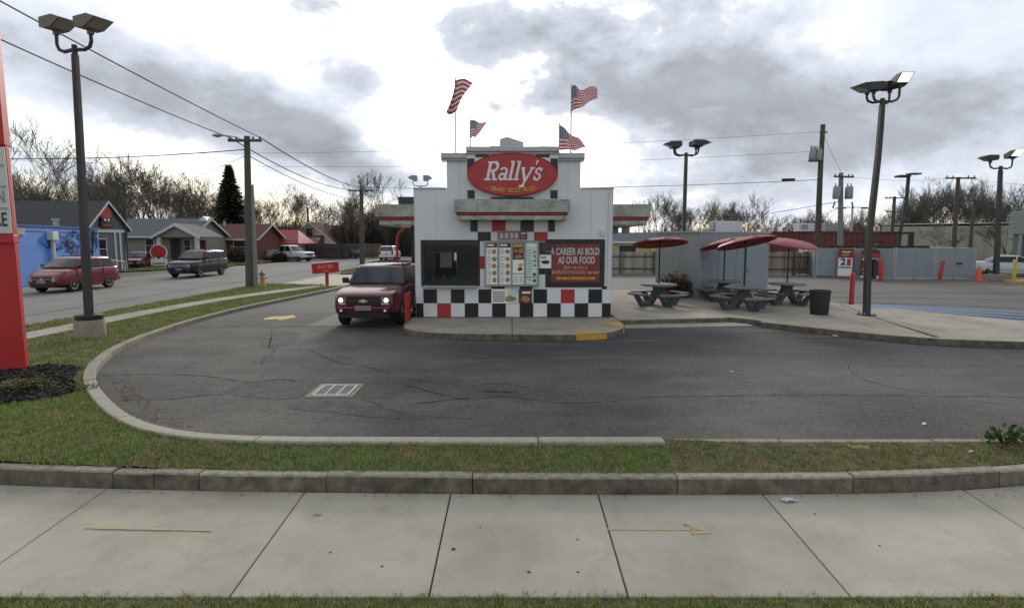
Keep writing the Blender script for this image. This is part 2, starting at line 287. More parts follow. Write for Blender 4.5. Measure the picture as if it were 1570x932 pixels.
def asphalt():
    m = bpy.data.materials.new('lot_asphalt'); m.use_nodes = True; t = m.node_tree; p = t.nodes['Principled BSDF']; L = t.links.new
    p.inputs['Roughness'].default_value = 0.86; p.inputs['Specular IOR Level'].default_value = 0.35
    g = t.nodes.new('ShaderNodeNewGeometry')
    def nz(s, d, r=0.6, dist=0.0):
        n = t.nodes.new('ShaderNodeTexNoise'); L(g.outputs['Position'], n.inputs['Vector']); n.inputs['Scale'].default_value = s; n.inputs['Detail'].default_value = d; n.inputs['Roughness'].default_value = r; n.inputs['Distortion'].default_value = dist; return n.outputs[0]
    def mr(x, a, b, c=0.0, d=1.0):
        n = t.nodes.new('ShaderNodeMapRange'); n.interpolation_type = 'SMOOTHSTEP'; L(x, n.inputs[0])
        for i, q in enumerate((a, b, c, d)): n.inputs[i + 1].default_value = q
        return n.outputs[0]
    def mx(f, a, b):
        n = t.nodes.new('ShaderNodeMix'); n.data_type = 'RGBA'
        if isinstance(f, float): n.inputs[0].default_value = f
        else: L(f, n.inputs[0])
        for i, x in ((6, a), (7, b)):
            if isinstance(x, tuple): n.inputs[i].default_value = (*x, 1)
            else: L(x, n.inputs[i])
        return n.outputs[2]
    def ma(op, a, b):
        n = t.nodes.new('ShaderNodeMath'); n.operation = op
        for i, x in enumerate((a, b)):
            if isinstance(x, float): n.inputs[i].default_value = x
            else: L(x, n.inputs[i])
        return n.outputs[0]
    sp = t.nodes.new('ShaderNodeSeparateXYZ'); L(g.outputs['Position'], sp.inputs[0])
    base = mx(mr(nz(0.45, 8, 0.65), 0.32, 0.68), (0.058, 0.053, 0.048), (0.130, 0.119, 0.104))
    # newer sealed strip along the building side of the lane
    wob = ma('MULTIPLY', ma('SUBTRACT', nz(0.5, 5), 0.5), 2.6)
    yy = ma('ADD', sp.outputs[1], wob); xx = ma('ADD', sp.outputs[0], wob)
    seal = ma('MULTIPLY', mr(yy, 11.0, 13.2), ma('MULTIPLY', mr(xx, -2.6, 0.2), mr(yy, 17.5, 19.0, 1.0, 0.0)))
    base = mx(ma('MULTIPLY', seal, 0.9), base, (0.034, 0.034, 0.038))
    edge = ma('MULTIPLY', mr(xx, -9.6, -5.0, 1.0, 0.0), mr(yy, 8.0, 15.0, 1.0, 0.0))
    base = mx(ma('MULTIPLY', edge, 0.45), base, (0.062, 0.061, 0.064))
    # worn paler parking ground behind
    base = mx(ma('MULTIPLY', mr(yy, 18.5, 21.0), 0.8), base, (0.155, 0.150, 0.140))
    # tyre-polished bands along the lane and oil stains
    mpb = t.nodes.new('ShaderNodeMapping'); L(g.outputs['Position'], mpb.inputs[0]); mpb.inputs['Scale'].default_value = (0.16, 1.1, 1)
    nb = t.nodes.new('ShaderNodeTexNoise'); L(mpb.outputs[0], nb.inputs['Vector']); nb.inputs['Scale'].default_value = 1.6; nb.inputs['Detail'].default_value = 7; nb.inputs['Roughness'].default_value = 0.65
    base = mx(ma('MULTIPLY', mr(nb.outputs[0], 0.52, 0.66), 0.5), base, (0.145, 0.132, 0.115)); base = mx(ma('MULTIPLY', mr(nb.outputs[0], 0.47, 0.34), 0.45), base, (0.045, 0.044, 0.044))
    st = ma('MULTIPLY', mr(nz(0.9, 6, 0.7, 0.6), 0.56, 0.68), 0.55)
    base = mx(st, base, (0.055, 0.052, 0.050))
    gr = nz(60, 3, 0.7); base = mx(ma('MULTIPLY', mr(gr, 0.54, 0.68), 0.5), base, (0.27, 0.26, 0.245)); base = mx(ma('MULTIPLY', mr(gr, 0.47, 0.34), 0.65), base, (0.022, 0.021, 0.020))
    gr2 = nz(18, 4, 0.7); base = mx(ma('MULTIPLY', mr(gr2, 0.53, 0.68), 0.55), base, (0.22, 0.205, 0.185)); base = mx(ma('MULTIPLY', mr(gr2, 0.47, 0.32), 0.7), base, (0.035, 0.034, 0.033))
    # fine alligator cracks where the surface has failed
    vr = t.nodes.new('ShaderNodeTexVoronoi'); vr.feature = 'DISTANCE_TO_EDGE'; vr.inputs['Scale'].default_value = 1.5
    wp = t.nodes.new('ShaderNodeTexNoise'); L(g.outputs['Position'], wp.inputs['Vector']); wp.inputs['Scale'].default_value = 1.4; wp.inputs['Detail'].default_value = 5
    ad = t.nodes.new('ShaderNodeVectorMath'); ad.operation = 'ADD'; L(g.outputs['Position'], ad.inputs[0]); L(wp.outputs[1], ad.inputs[1]); L(ad.outputs[0], vr.inputs['Vector'])
    ck = ma('MULTIPLY', mr(vr.outputs[0], 0.0, 0.016, 1.0, 0.0), mr(nz(0.35, 4), 0.50, 0.62))
    base = mx(ma('MULTIPLY', ck, 0.7), base, (0.026, 0.025, 0.024))
    L(base, p.inputs['Base Color'])
    bp = t.nodes.new('ShaderNodeBump'); bp.inputs['Strength'].default_value = 0.55; bp.inputs['Distance'].default_value = 0.012; L(ma('ADD', gr, ma('MULTIPLY', gr2, 1.2)), bp.inputs['Height']); L(bp.outputs[0], p.inputs['Normal'])
    return m
ASPH = asphalt()

def smooth_path(pts, n=8):
    P = [Vector((*p, 0)) for p in pts]; out = []
    for i in range(len(P) - 1):
        p0, p1, p2, p3 = P[max(i - 1, 0)], P[i], P[i + 1], P[min(i + 2, len(P) - 1)]
        for k in range(n):
            t = k / n; out.append(0.5 * ((2 * p1) + (p2 - p0) * t + (2 * p0 - 5 * p1 + 4 * p2 - p3) * t * t + (3 * p1 - p0 - 3 * p2 + p3) * t ** 3))
    out.append(P[-1]); return [(p.x, p.y) for p in out]
def offset(path, d):
    out = []
    for i, p in enumerate(path):
        a = Vector(path[max(i - 1, 0)]); b = Vector(path[min(i + 1, len(path) - 1)]); t = (b - a).normalized(); out.append((p[0] - t.y * d, p[1] + t.x * d))
    return out
INNER = smooth_path([(-8.55, 31.0), (-8.7, 28.1), (-9.2, 23.7), (-9.55, 19.7), (-9.4, 16.2), (-8.9, 13.4), (-8.25, 11.7), (-7.45, 10.3), (-6.4, 9.0), (-5.2, 7.8), (-4.22, 7.2), (-3.06, 6.95), (-1.4, 6.91), (1.82, 6.89)], 6)
OUTER = offset(INNER, -0.185)
lot = [(x, y) for x, y in INNER] + [(1.82, 7.05), (60, 7.05), (60, 46), (-3, 46), (-8.2, 42), (-8.4, 34)]
lot_o = struct(MB().prism(lot, 'z', -0.12, 0.0).build('parking_lot', ASPH))

# the lane kerb: one piece per cast length
kerb = struct(MB().box(1.84, 1.86, 6.72, 6.86, -0.1, 0.04).build('lane_kerb', KERBW))
seg = 0; i = 0; start = 0; acc_l = 0.0; lens = [1.5, 1.7, 1.4, 1.6, 1.5, 1.8, 1.5, 1.4, 1.3, 1.1, 0.9, 0.9, 0.8, 1.0, 2.6, 2.2, 3.0, 3.0]
for i in range(1, len(INNER)):
    acc_l += (Vector(INNER[i]) - Vector(INNER[i - 1])).length
    if acc_l >= lens[min(seg, len(lens) - 1)] or i == len(INNER) - 1:
        ins, outs = INNER[start:i + 1], OUTER[start:i + 1]
        def shrink(pl, k=0.006):
            pl = list(pl); a, b = Vector(pl[0]), Vector(pl[1]); pl[0] = tuple(a + (b - a).normalized() * k); a, b = Vector(pl[-1]), Vector(pl[-2]); pl[-1] = tuple(a + (b - a).normalized() * k); return pl
        ins, outs = shrink(ins), shrink(outs); n = len(ins); mb = MB(); dz_ = random.uniform(-0.006, 0.006)
        v = [(x, y, -0.1) for x, y in ins] + [(x, y, 0.125 + dz_) for x, y in ins] + [(x, y, 0.125 + dz_) for x, y in outs] + [(x, y, -0.1) for x, y in outs]
        f = []
        for k in range(n - 1):
            for a in range(3): f.append((a * n + k, a * n + k + 1, (a + 1) * n + k + 1, (a + 1) * n + k)[::-1])
        f += [(0, n, 2 * n, 3 * n)[::-1], (n - 1, 2 * n - 1, 3 * n - 1, 4 * n - 1)]
        mb.add(v, f).build('kerb_stone', KERBW if INNER[i][1] < 8.9 else KERBL, kerb, bevel=0.02)
        start = i; acc_l = 0; seg += 1
kl = struct(MB().box(1.9, 1.92, 7.0, 7.1, -0.1, 0.02).build('low_kerb', KERBT))
for a, b in ((1.95, 3.3), (3.32, 5.2), (5.22, 7.2), (7.22, 9.2), (9.22, 11.4), (11.42, 14)):
    MB().box(a, b, 6.97 + random.uniform(-.01, .01), 7.10, -0.1, 0.035 + random.uniform(-.008, .008)).build('kerb_stone', KERBL, kl, bevel=0.015)

# tall old kerb behind the front pavement
KP = smooth_path([(-12.5, 7.2), (-9, 6.6), (-5.6, 6.21), (-3.4, 6.06), (-1.5, 6.0), (0.1, 5.97), (2.0, 5.96), (3.5, 5.98), (4.5, 6.04), (5.6, 6.19), (7.2, 6.55), (9, 7.1)], 10)
def kerb_y(x):
    for (x0, y0), (x1, y1) in zip(KP, KP[1:]):
        if x0 <= x <= x1: return y0 + (y1 - y0) * (x - x0) / (x1 - x0)
    return KP[-1][1] if x > 0 else KP[0][1]
fk = struct(MB().box(-12.6, -12.55, 7.24, 7.34, -0.3, -0.02).build('front_kerb', KERB))
kj = [-12.5, -9.6, -7.6, -5.9, -4.32, -3.86, -3.36, -1.98, -0.42, 1.75, 3.62, 5.3, 7.0, 9.0]
for a, b in zip(kj, kj[1:]):
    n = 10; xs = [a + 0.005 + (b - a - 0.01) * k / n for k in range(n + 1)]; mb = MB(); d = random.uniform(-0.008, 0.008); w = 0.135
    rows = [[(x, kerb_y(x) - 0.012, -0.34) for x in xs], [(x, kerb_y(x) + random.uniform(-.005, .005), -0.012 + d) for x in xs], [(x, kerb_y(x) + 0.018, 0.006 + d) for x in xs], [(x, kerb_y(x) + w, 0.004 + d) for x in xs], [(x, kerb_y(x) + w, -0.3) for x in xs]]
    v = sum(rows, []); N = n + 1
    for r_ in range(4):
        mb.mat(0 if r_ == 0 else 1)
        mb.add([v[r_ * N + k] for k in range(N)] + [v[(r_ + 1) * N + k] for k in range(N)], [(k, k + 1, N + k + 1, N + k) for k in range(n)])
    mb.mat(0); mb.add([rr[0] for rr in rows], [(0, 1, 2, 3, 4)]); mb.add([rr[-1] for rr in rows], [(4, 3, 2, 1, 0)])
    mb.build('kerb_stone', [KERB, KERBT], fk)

# front pavement: one slab per bay
sw = struct(MB().box(-11.5, 14, 4.5, 5.8, -0.42, -0.345).build('front_pavement', CONC))
jx = [-11.4, -9.6, -7.9, -6.1, -4.38, -2.21, -0.65, 0.91, 2.65, 4.85, 6.7, 8.5, 10.4]
for a, b in zip(jx, jx[1:]):
    n = 6; xs = [a + 0.007 + (b - a - 0.014) * k / n for k in range(n + 1)]; N = n + 1; h = 0.0
    rows = [[(x, 4.31, -0.36) for x in xs], [(x, 4.31, -0.272 + h) for x in xs], [(x, kerb_y(x) - 0.016, -0.176 + h) for x in xs], [(x, kerb_y(x) - 0.016, -0.36) for x in xs]]
    v = sum(rows, []); f = [(r_ * N + k, r_ * N + k + 1, (r_ + 1) * N + k + 1, (r_ + 1) * N + k) for r_ in range(3) for k in range(n)]
    f += [(0, N, 2 * N, 3 * N)[::1], (N - 1, 4 * N - 1, 3 * N - 1, 2 * N - 1)]
    MB().add(v, f).build('slab', CONC, sw, bevel=0.008)
def walk_z(y): return -0.272 + (y - 4.31) * (0.096 / 1.66)
def strip(path, w, zf, name, m, parent, jit=0.0, lift=0.004):
    mb = MB(); L_, R_ = [], []
    for k, (x, y) in enumerate(path):
        a = Vector(path[max(k - 1, 0)]); b = Vector(path[min(k + 1, len(path) - 1)]); t = (b - a).normalized(); ww = w * (1 + random.uniform(-jit, jit)) / 2
        L_.append((x - t.y * ww, y + t.x * ww, zf(x - t.y * ww, y + t.x * ww) + lift)); R_.append((x + t.y * ww, y - t.x * ww, zf(x + t.y * ww, y - t.x * ww) + lift))
    n = len(path); mb.add(L_ + R_, [(k, n + k, n + k + 1, k + 1) for k in range(n - 1)]); return mb.build(name, m, parent)
def dens(p, n=10, j=0.0): return [((1 - k / n) * a[0] + k / n * b[0] + random.uniform(-j, j), (1 - k / n) * a[1] + k / n * b[1] + random.uniform(-j, j)) for a, b in zip(p, p[1:]) for k in range(n)] + [p[-1]]
wz = lambda x, y: walk_z(y) + 0.0005
strip(dens([(-4.05, 5.30), (-3.1, 5.26), (-2.82, 5.25)], 10, 0.003), 0.032, wz, 'spray_line', OPAINT, sw, 0.3)
strip(dens([(0.90, 5.27), (1.75, 5.27)], 10, 0.003), 0.032, wz, 'spray_line', OPAINT, sw, 0.3)
strip(dens([(1.66, 5.37), (1.70, 5.24), (1.67, 5.20), (1.86, 5.215), (1.64, 5.36)], 6, 0.003), 0.03, wz, 'spray_arrow', OPAINT, sw, 0.3)

# cracks and patches in the lane
lz = lambda x, y: 0.0
def crack(p, w): strip(dens(smooth_path(p, 4), 3, 0.018), w, lz, 'crack', CRACK, lot_o, 0.85)
for p, w in (([(-7.6, 10.67), (-6.5, 10.73), (-5.42, 10.52), (-4.65, 10.12), (-4.15, 10.32), (-3.84, 10.17)], .028), ([(-6.16, 8.94), (-5.39, 9.02), (-5.0, 9.25), (-4.67, 9.33)], .026), ([(-4.72, 13.28), (-3.96, 12.31), (-3.5, 11.77), (-2.9, 11.4), (-2.27, 10.83)], .028),
             ([(-6.84, 16.5), (-6.52, 16.85), (-5.96, 16.85), (-4.88, 16.72), (-3.6, 16.9)], .035), ([(-1.86, 9.94), (-1.1, 9.25), (-0.67, 9.02), (-0.05, 9.17), (0.75, 8.8), (1.78, 8.94)], .024), ([(-1.54, 8.73), (-0.67, 9.1)], .03),
             ([(2.0, 9.1), (2.88, 9.21), (4.37, 9.25), (5.95, 9.25), (8.16, 9.14)], .016), ([(6.7, 11.52), (6.32, 10.42), (6.64, 9.5), (7.6, 8.6)], .014), ([(-1.9, 10.4), (-0.9, 9.9), (-0.2, 10.0), (0.3, 9.7)], .016), ([(-0.5, 9.5), (0.1, 9.45)], .07), ([(-6.3, 15.2), (-6.0, 14.4), (-5.7, 13.6), (-5.3, 12.9), (-5.25, 12.2), (-5.0, 11.5)], .02), ([(-6.4, 14.6), (-5.9, 14.7), (-5.3, 14.9), (-4.9, 14.6)], .016), ([(-5.9, 13.9), (-5.4, 13.7), (-5.0, 13.8)], .016),
             ([(-6.6, 15.9), (-6.2, 15.3), (-5.5, 15.6)], .022), ([(-2.4, 9.1), (-1.5, 8.2), (-0.4, 8.0)], .012), ([(-7.5, 18.4), (-6.4, 19.5), (-5.2, 20.5)], .016)): crack(p, w)
DARKA = mat('asphalt_patch', (0.052, 0.050, 0.048), 0.85, vary=0.35, vs_=14, bump=0.5, bs=60, dirt=((0.095, 0.09, 0.084), 3.5, 0.48, 0.85), world=True)
PALEA = mat('worn_concrete_bay', (0.19, 0.185, 0.17), 0.9, vary=0.2, vs_=2, bump=0.3, bs=60, dirt=((0.09, 0.088, 0.085), 2.0, 0.5, 0.8), world=True)
def blob(poly, name, m, parent, z=0.004):
    P = smooth_path(poly + [poly[0]], 5)[:-1]; P = [(x + random.uniform(-.03, .03), y + random.uniform(-.03, .03)) for x, y in P]
    return MB().add([(x, y, z) for x, y in P], [tuple(range(len(P)))]).build(name, m, parent)
blob([(-4.78, 9.5), (-4.69, 10.08), (-4.17, 10.37), (-3.58, 10.03), (-3.35, 9.21), (-3.75, 9.02), (-4.47, 9.25)], 'patch', DARKA, lot_o)
blob([(-5.5, 13.4), (-5.35, 14.0), (-5.5, 14.8), (-5.75, 15.6), (-6.2, 15.9), (-6.35, 15.4), (-6.15, 14.8), (-6.1, 14.1), (-5.9, 13.6)], 'patch', DARKA, lot_o)
blob([(-2.9, 8.9), (-2.0, 8.6), (-1.2, 8.0), (-2.2, 8.15), (-3.4, 8.6)], 'patch', DARKA, lot_o)
MB().add([(-5.95, 16.9, 0.003), (-3.2, 16.9, 0.003), (-3.2, 24, 0.003), (-5.95, 24, 0.003)], [(0, 1, 2, 3)]).build('concrete_bay', PALEA, lot_o)
AP = mat('arrow_paint', (0.58, 0.40, 0.17), 0.8, vary=0.1, vs_=9, dirt=((0.12, 0.11, 0.1), 12, 0.60, 0.8), world=True)
MB().add([(-7.9, 18.55, .004), (-7.75, 18.2, .004), (-7.35, 18.35, .004), (-7.25, 18.05, .004), (-6.95, 18.75, .004), (-7.3, 19.4, .004), (-7.42, 19.05, .004), (-7.8, 18.95, .004)], [tuple(range(8))]).build('painted_arrow', AP, lot_o)

# drain grate
gr = thing('drain_grate', 'pale concrete framed iron drain grate set in the lane asphalt', 'drain grate', (-2.93, 9.55, 0), R(1))
mb = MB()
for x0, x1, y0, y1 in ((-.38, .38, -.43, -.36), (-.38, .38, .36, .43), (-.38, -.31, -.36, .36), (.31, .38, -.36, .36)): mb.box(x0, x1, y0, y1, 0.0, 0.012)
mb.build('surround', KERBL, gr, bevel=0.006)
PG = mat('pale_iron', (0.40, 0.39, 0.35), 0.6, vary=0.15, vs_=8)
mb = MB()
for x0, x1, y0, y1 in ((-.30, .30, -.35, -.30), (-.30, .30, .30, .35), (-.30, -.26, -.30, .30), (.26, .30, -.30, .30), (-.115, -.085, -.30, .30), (.085, .115, -.30, .30)): mb.box(x0, x1, y0, y1, 0.001, 0.02)
mb.build('grate_frame', PG, gr)
for k in range(9):
    MB().box(-.259, .259, -.278 + k * .066, -.250 + k * .066, 0.004, 0.014).build('bar', mat('dark_iron', (0.20, 0.20, 0.20), 0.6), gr)
MB().box(-.26, .26, -.30, .30, 0.0005, 0.003).build('pit', TBLACK, gr)

# pad in front of the building and patio
def round_poly(pts, n=6): return smooth_path(pts, n)
pad_front = smooth_path([(-3.02, 17.7), (-3.05, 16.6), (-2.85, 15.5), (-2.35, 14.95), (-1.4, 14.62), (0, 14.5), (1.6, 14.45), (2.4, 14.7), (2.95, 15.5), (3.12, 16.3), (3.12, 17.2)], 6)
split = min(range(len(pad_front)), key=lambda i: abs(pad_front[i][0] - 0.05) + (0 if pad_front[i][1] < 15 else 9))
xs_ = pad_front[split][0]
pad = struct(MB().box(-2.6, 2.6, 16.6, 16.62, -0.05, 0.10).build('building_pad', KERBL))
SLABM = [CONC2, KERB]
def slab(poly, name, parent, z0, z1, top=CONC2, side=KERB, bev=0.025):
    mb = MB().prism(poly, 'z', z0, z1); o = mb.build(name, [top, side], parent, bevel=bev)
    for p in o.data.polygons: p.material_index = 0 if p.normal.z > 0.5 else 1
    return o
slab(pad_front[:split + 1] + [(xs_ - 0.006, 17.7)], 'slab', pad, -0.05, 0.15)
slab([(xs_ + 0.006, 17.7), (xs_ + 0.006, pad_front[split][1])] + pad_front[split + 1:] + [(3.12, 17.7)], 'slab', pad, -0.05, 0.15)
# yellow warning paint on the pad's right corner
def yq(pts, z): return MB().add([(x, y, z) for x, y in pts], [tuple(range(len(pts)))])
yq([(2.55, 16.55), (2.70, 16.05), (2.99, 15.68), (3.09, 16.25), (3.08, 16.60)], 0.1545).build('yellow_paint', YPAINT, pad)
yq([(1.72, 14.52), (1.95, 14.56), (2.36, 14.72), (2.12, 15.0), (1.75, 15.1), (1.5, 15.15)], 0.1545).build('yellow_paint', YPAINT, pad)
mb = MB(); q = [(x, y) for x, y in pad_front if y < 15.2 and 1.55 < x < 2.5]; q = [(x + 0.004, y - 0.006) for x, y in q]; n = len(q)
mb.add([(x, y, 0.0) for x, y in q] + [(x, y, 0.135) for x, y in q], [(k, k + 1, n + k + 1, n + k) for k in range(n - 1)]).build('yellow_paint', YPAINT, pad)
mb = MB(); q = [(x + 0.012, y) for x, y in pad_front if y > 15.45 and x > 2.9 and y < 16.5]; n = len(q)
mb.add([(x, y, 0.0) for x, y in q] + [(x, y, 0.135) for x, y in q], [(k, k + 1, n + k + 1, n + k) for k in range(n - 1)]).build('yellow_paint', YPAINT, pad)

pat = struct(MB().box(8, 8.2, 19, 19.2, -0.05, 0.05).build('patio', CONC2))
A = smooth_path([(7.1, 16.75), (7.6, 16.15), (8.3, 15.35), (9.3, 14.35), (10.4, 13.75), (11.8, 13.4), (14, 13.1), (18, 12.9)], 5)
B = offset(A, 0.2)
slab([(3.135, 17.05), (6.35, 17.55), (6.6, 17.7), (5.75, 20.3), (3.135, 22.0)], 'slab', pat, -0.05, 0.15)
slab([(3.135, 22.01), (5.745, 20.32), (6.61, 17.72), (7.06, 17.3), (7.5, 16.55)] + [(x, y) for x, y in B if 7.6 < x < 10.35] + [(11.05, 18.0), (12.1, 21.6), (12.0, 27.4), (3.135, 27.4)], 'slab', pat, -0.05, 0.148)
slab([(10.38, 14.02)] + [(x, y) for x, y in B if x > 10.4] + [(18, 13.3), (16.2, 14.3), (14.7, 17.0), (12.12, 21.55), (11.07, 17.98)], 'slab', pat, -0.05, 0.149)
n = len(A); slab(A + B[::-1], 'patio_kerb', pat, -0.05, 0.152, CONC2, KERB)
slab([(3.14, 16.35), (6.2, 16.72), (7.0, 16.85), (6.95, 17.2), (6.5, 17.55), (3.14, 17.0)], 'ramp', pat, -0.02, 0.02, CONC2, CONC2, 0.004)
# blue accessible-bay paint and faded bay lines behind
blue = [((12.6, 22.0), (15.3, 16.9)), ((12.75, 22.15), (15.9, 17.6)), ((12.9, 22.3), (16.5, 18.4)), ((13.1, 22.5), (17.2, 19.2)), ((13.4, 22.7), (18.0, 19.9)), ((15.2, 17.2), (18.4, 14.6)), ((16.0, 17.8), (19.6, 15.2)), ((16.8, 18.6), (20.6, 16)), ((17.6, 19.4), (21.4, 17)), ((18.4, 19.9), (22, 18))]
for a, b in blue: strip(dens([a, b], 12, 0.01), 0.30, lambda x, y: 0.0, 'painted_line', BPAINT, lot_o, 0.1)
for a, b in (((13.0, 24.4), (16.6, 23.2)), ((9.5, 30.5), (14, 30.0)), ((24.8, 33.6), (27.6, 35.0)), ((21.5, 33.6), (24.6, 32.6)), ((24.6, 32.6), (27.4, 34.1)), ((25.5, 30.2), (30.5, 32.6)), ((5, 37), (7.5, 36))): strip(dens([a, b], 8, 0.01), 0.12, lambda x, y: 0.0, 'painted_line', LPAINT, lot_o, 0.2)
# tar seams in the rear lot
for p in ([(13.2, 23.2), (17, 22.0), (22, 18.5)], [(11, 29), (16, 27.5), (24, 27), (30, 22)], [(14, 25.5), (20, 24.2), (27, 19)]): strip(dens(smooth_path(p, 4), 3, 0.04), 0.3, lz, 'tar_seam', DARKA, lot_o, 0.5, 0.003)

# left road, pavement, driveway
ROADE = [(-13.75, 3), (-13.75, 30), (-13.2, 33)]
road = struct(MB().prism([(-26, -40), (-13.75, -40), (-13.75, 31.5), (-13.1, 33), (-13.1, 42), (-13.75, 43.5), (-14.4, 70), (-13.5, 120), (-12, 420), (-26, 420), (-25.5, 100)], 'z', -0.1, -0.012).build('road', ROADM))
struct(MB().prism([(-13.08, 32.2), (-9.2, 31.2), (-8.52, 31.1), (-8.38, 34), (-8.18, 42), (-13.08, 42)], 'z', -0.1, -0.004).build('driveway_apron', CONC))
for x in (-19.55, -19.85): strip(dens([(x, 10), (x, 200)], 30), 0.1, lambda a, b: -0.012, 'lane_line', LPAINT, road, 0.2)
for p in ([(-16, 18), (-16.2, 40), (-15.8, 90)], [(-23, 25), (-22.8, 60), (-23.2, 100)], [(-24, 43), (-18, 43.4), (-14, 43)], [(-25, 34), (-19, 34.3), (-14, 34)]): strip(dens(smooth_path(p, 5), 4, 0.05), 0.10, lambda a, b: -0.012, 'tar_seam', DARKA, road, 0.6)
RK = struct(MB().box(-13.9, -13.755, 3.5, 31.3, -0.1, 0.085).build('road_kerb', KERBT, bevel=0.02))
SWL = smooth_path([(-12.15, 5), (-12.15, 14), (-12.1, 19), (-11.75, 23.3), (-10.9, 27), (-9.9, 30.4)], 6)
lw = struct(MB().prism(offset(SWL, -0.42) + offset(SWL, 0.42)[::-1], 'z', -0.1, 0.112).build('side_pavement', CONC2, bevel=0.01))
cuts = [(x, y) for x, y in SWL][2::4]
for k in range(2, len(SWL) - 2, 3):
    (x, y), (x1, y1) = SWL[k], SWL[k + 1]; t = Vector((x1 - x, y1 - y)).normalized(); nn = Vector((-t.y, t.x)) * 0.415
    strip([(x - nn.x, y - nn.y), (x, y), (x + nn.x, y + nn.y)], 0.018, lambda a, b: 0.112, 'joint', CRACK, lw, 0, 0.003)
# ---------------------------------------------------------------- verges and grass
def inside(px, py, poly):
    r = np.zeros(len(px), bool); n = len(poly); j = n - 1
    for i in range(n):
        xi, yi = poly[i]; xj, yj = poly[j]
        if yi != yj: r ^= ((yi > py) != (yj > py)) & (px < (xj - xi) * (py - yi) / (yj - yi) + xi)
        j = i
    return r
def grass(name, poly, dens_, zf, m, label, h=(0.03, 0.07), w=0.006, holes=()):
    P = np.array(poly); lo, hi = P.min(0), P.max(0); n = int((hi[0] - lo[0]) * (hi[1] - lo[1]) * dens_)
    x = np.random.uniform(lo[0], hi[0], n); y = np.random.uniform(lo[1], hi[1], n)
    # blades gather in tufts
    nt_ = max(1, n // 22); tx = np.random.uniform(lo[0], hi[0], nt_); ty = np.random.uniform(lo[1], hi[1], nt_); ti = np.random.randint(0, nt_, n); cl = np.random.rand(n) < .55
    sp_r = .9 / math.sqrt(dens_ / 22); x = np.where(cl, tx[ti] + np.random.normal(0, sp_r * .35, n), x); y = np.where(cl, ty[ti] + np.random.normal(0, sp_r * .35, n), y); th_t = np.where(cl, np.random.uniform(.4, 1.5, nt_)[ti], .75)
    k = inside(x, y, poly)
    for hh in holes: k &= ~inside(x, y, hh)
    x, y, th_t = x[k], y[k], th_t[k]; n = len(x); z = zf(x, y)
    hgt = np.random.uniform(h[0], h[1], n) * th_t; a = np.random.uniform(0, 2 * np.pi, n); ln = np.random.uniform(0.2, 1.1, n) * hgt
    b = np.random.uniform(0, 2 * np.pi, n); ww = w * np.random.uniform(0.7, 1.4, n)
    V = np.empty((n, 3, 3)); V[:, 0] = np.stack([x - ww * np.cos(a), y - ww * np.sin(a), z - 0.006], 1); V[:, 1] = np.stack([x + ww * np.cos(a), y + ww * np.sin(a), z - 0.006], 1); V[:, 2] = np.stack([x + ln * np.cos(b), y + ln * np.sin(b), z + hgt], 1)
    me = bpy.data.meshes.new(name); me.vertices.add(n * 3); me.vertices.foreach_set('co', V.ravel()); me.loops.add(n * 3); me.loops.foreach_set('vertex_index', np.arange(n * 3)); me.polygons.add(n); me.polygons.foreach_set('loop_start', np.arange(0, n * 3, 3)); me.update(); me.validate()
    me.materials.append(m); o = link(name, me); return tag(o, label, 'grass', kind='stuff')
GR = fur('grass_blades', [(0.13, 0.21, 0.036), (0.195, 0.28, 0.056), (0.27, 0.34, 0.09), (0.45, 0.40, 0.18)], patch=(0.40, 0.30, 0.15), patch_scale=1.5, thr=0.53)
GR2 = fur('grass_blades_dry', [(0.10, 0.175, 0.035), (0.165, 0.23, 0.06), (0.36, 0.27, 0.135), (0.43, 0.32, 0.17)], patch=(0.40, 0.27, 0.15), patch_scale=1.3, thr=0.47)
def vz(x, y): return np.clip((y - 6.12) / 0.6, 0, 1) * 0.085 + 0.0
VERGE = [(x, kerb_y(x) + 0.14) for x in [-12.4, -11, -9, -7.5, -6, -5, -4, -3, -2, -1, 0, 1, 1.75]] + [(1.82, 6.10), (1.82, 6.66)] + [(x, y) for x, y in offset(INNER, -0.187)[::-1]] + [(-9.3, 30.6)] + offset(SWL, -0.425)[::-1]
def sheet(poly, zf, name, m, step=0.5):
    # a filled, sloping sheet: grid-clipped triangulation of the polygon
    bm = bmesh.new(); vs_ = [bm.verts.new((x, y, 0)) for x, y in poly]; es = [bm.edges.new((vs_[i], vs_[(i + 1) % len(vs_)])) for i in range(len(vs_))]
    bmesh.ops.triangle_fill(bm, edges=es, use_beauty=True)
    P = np.array(poly); lo, hi = P.min(0), P.max(0)
    for ax, co in ((0, (1, 0, 0)), (1, (0, 1, 0))):
        q = lo[ax] + step
        while q < hi[ax]:
            bmesh.ops.bisect_plane(bm, geom=bm.verts[:] + bm.edges[:] + bm.faces[:], plane_co=(q, 0, 0) if ax == 0 else (0, q, 0), plane_no=co); q += step
    for v in bm.verts: v.co.z = float(zf(np.array([v.co.x]), np.array([v.co.y]))[0])
    bmesh.ops.recalc_face_normals(bm, faces=bm.faces)
    if sum(f.normal.z for f in bm.faces) < 0: bmesh.ops.reverse_faces(bm, faces=bm.faces)
    me = bpy.data.meshes.new(name); bm.to_mesh(me); bm.free(); me.materials.append(m); return link(name, me)
MULP = smooth_path([(-8.9, 8.35), (-8.0, 8.2), (-7.3, 8.55), (-6.95, 9.1), (-7.6, 9.95), (-8.05, 10.75), (-8.7, 11.0), (-9.5, 10.75), (-10.6, 10.5), (-11.2, 9.6), (-10.4, 8.6), (-8.9, 8.35)], 5)[:-1]
def vzs(x, y): return vz(x, y) - 0.004
struct(sheet(VERGE, vzs, 'verge', SOIL, 0.6))
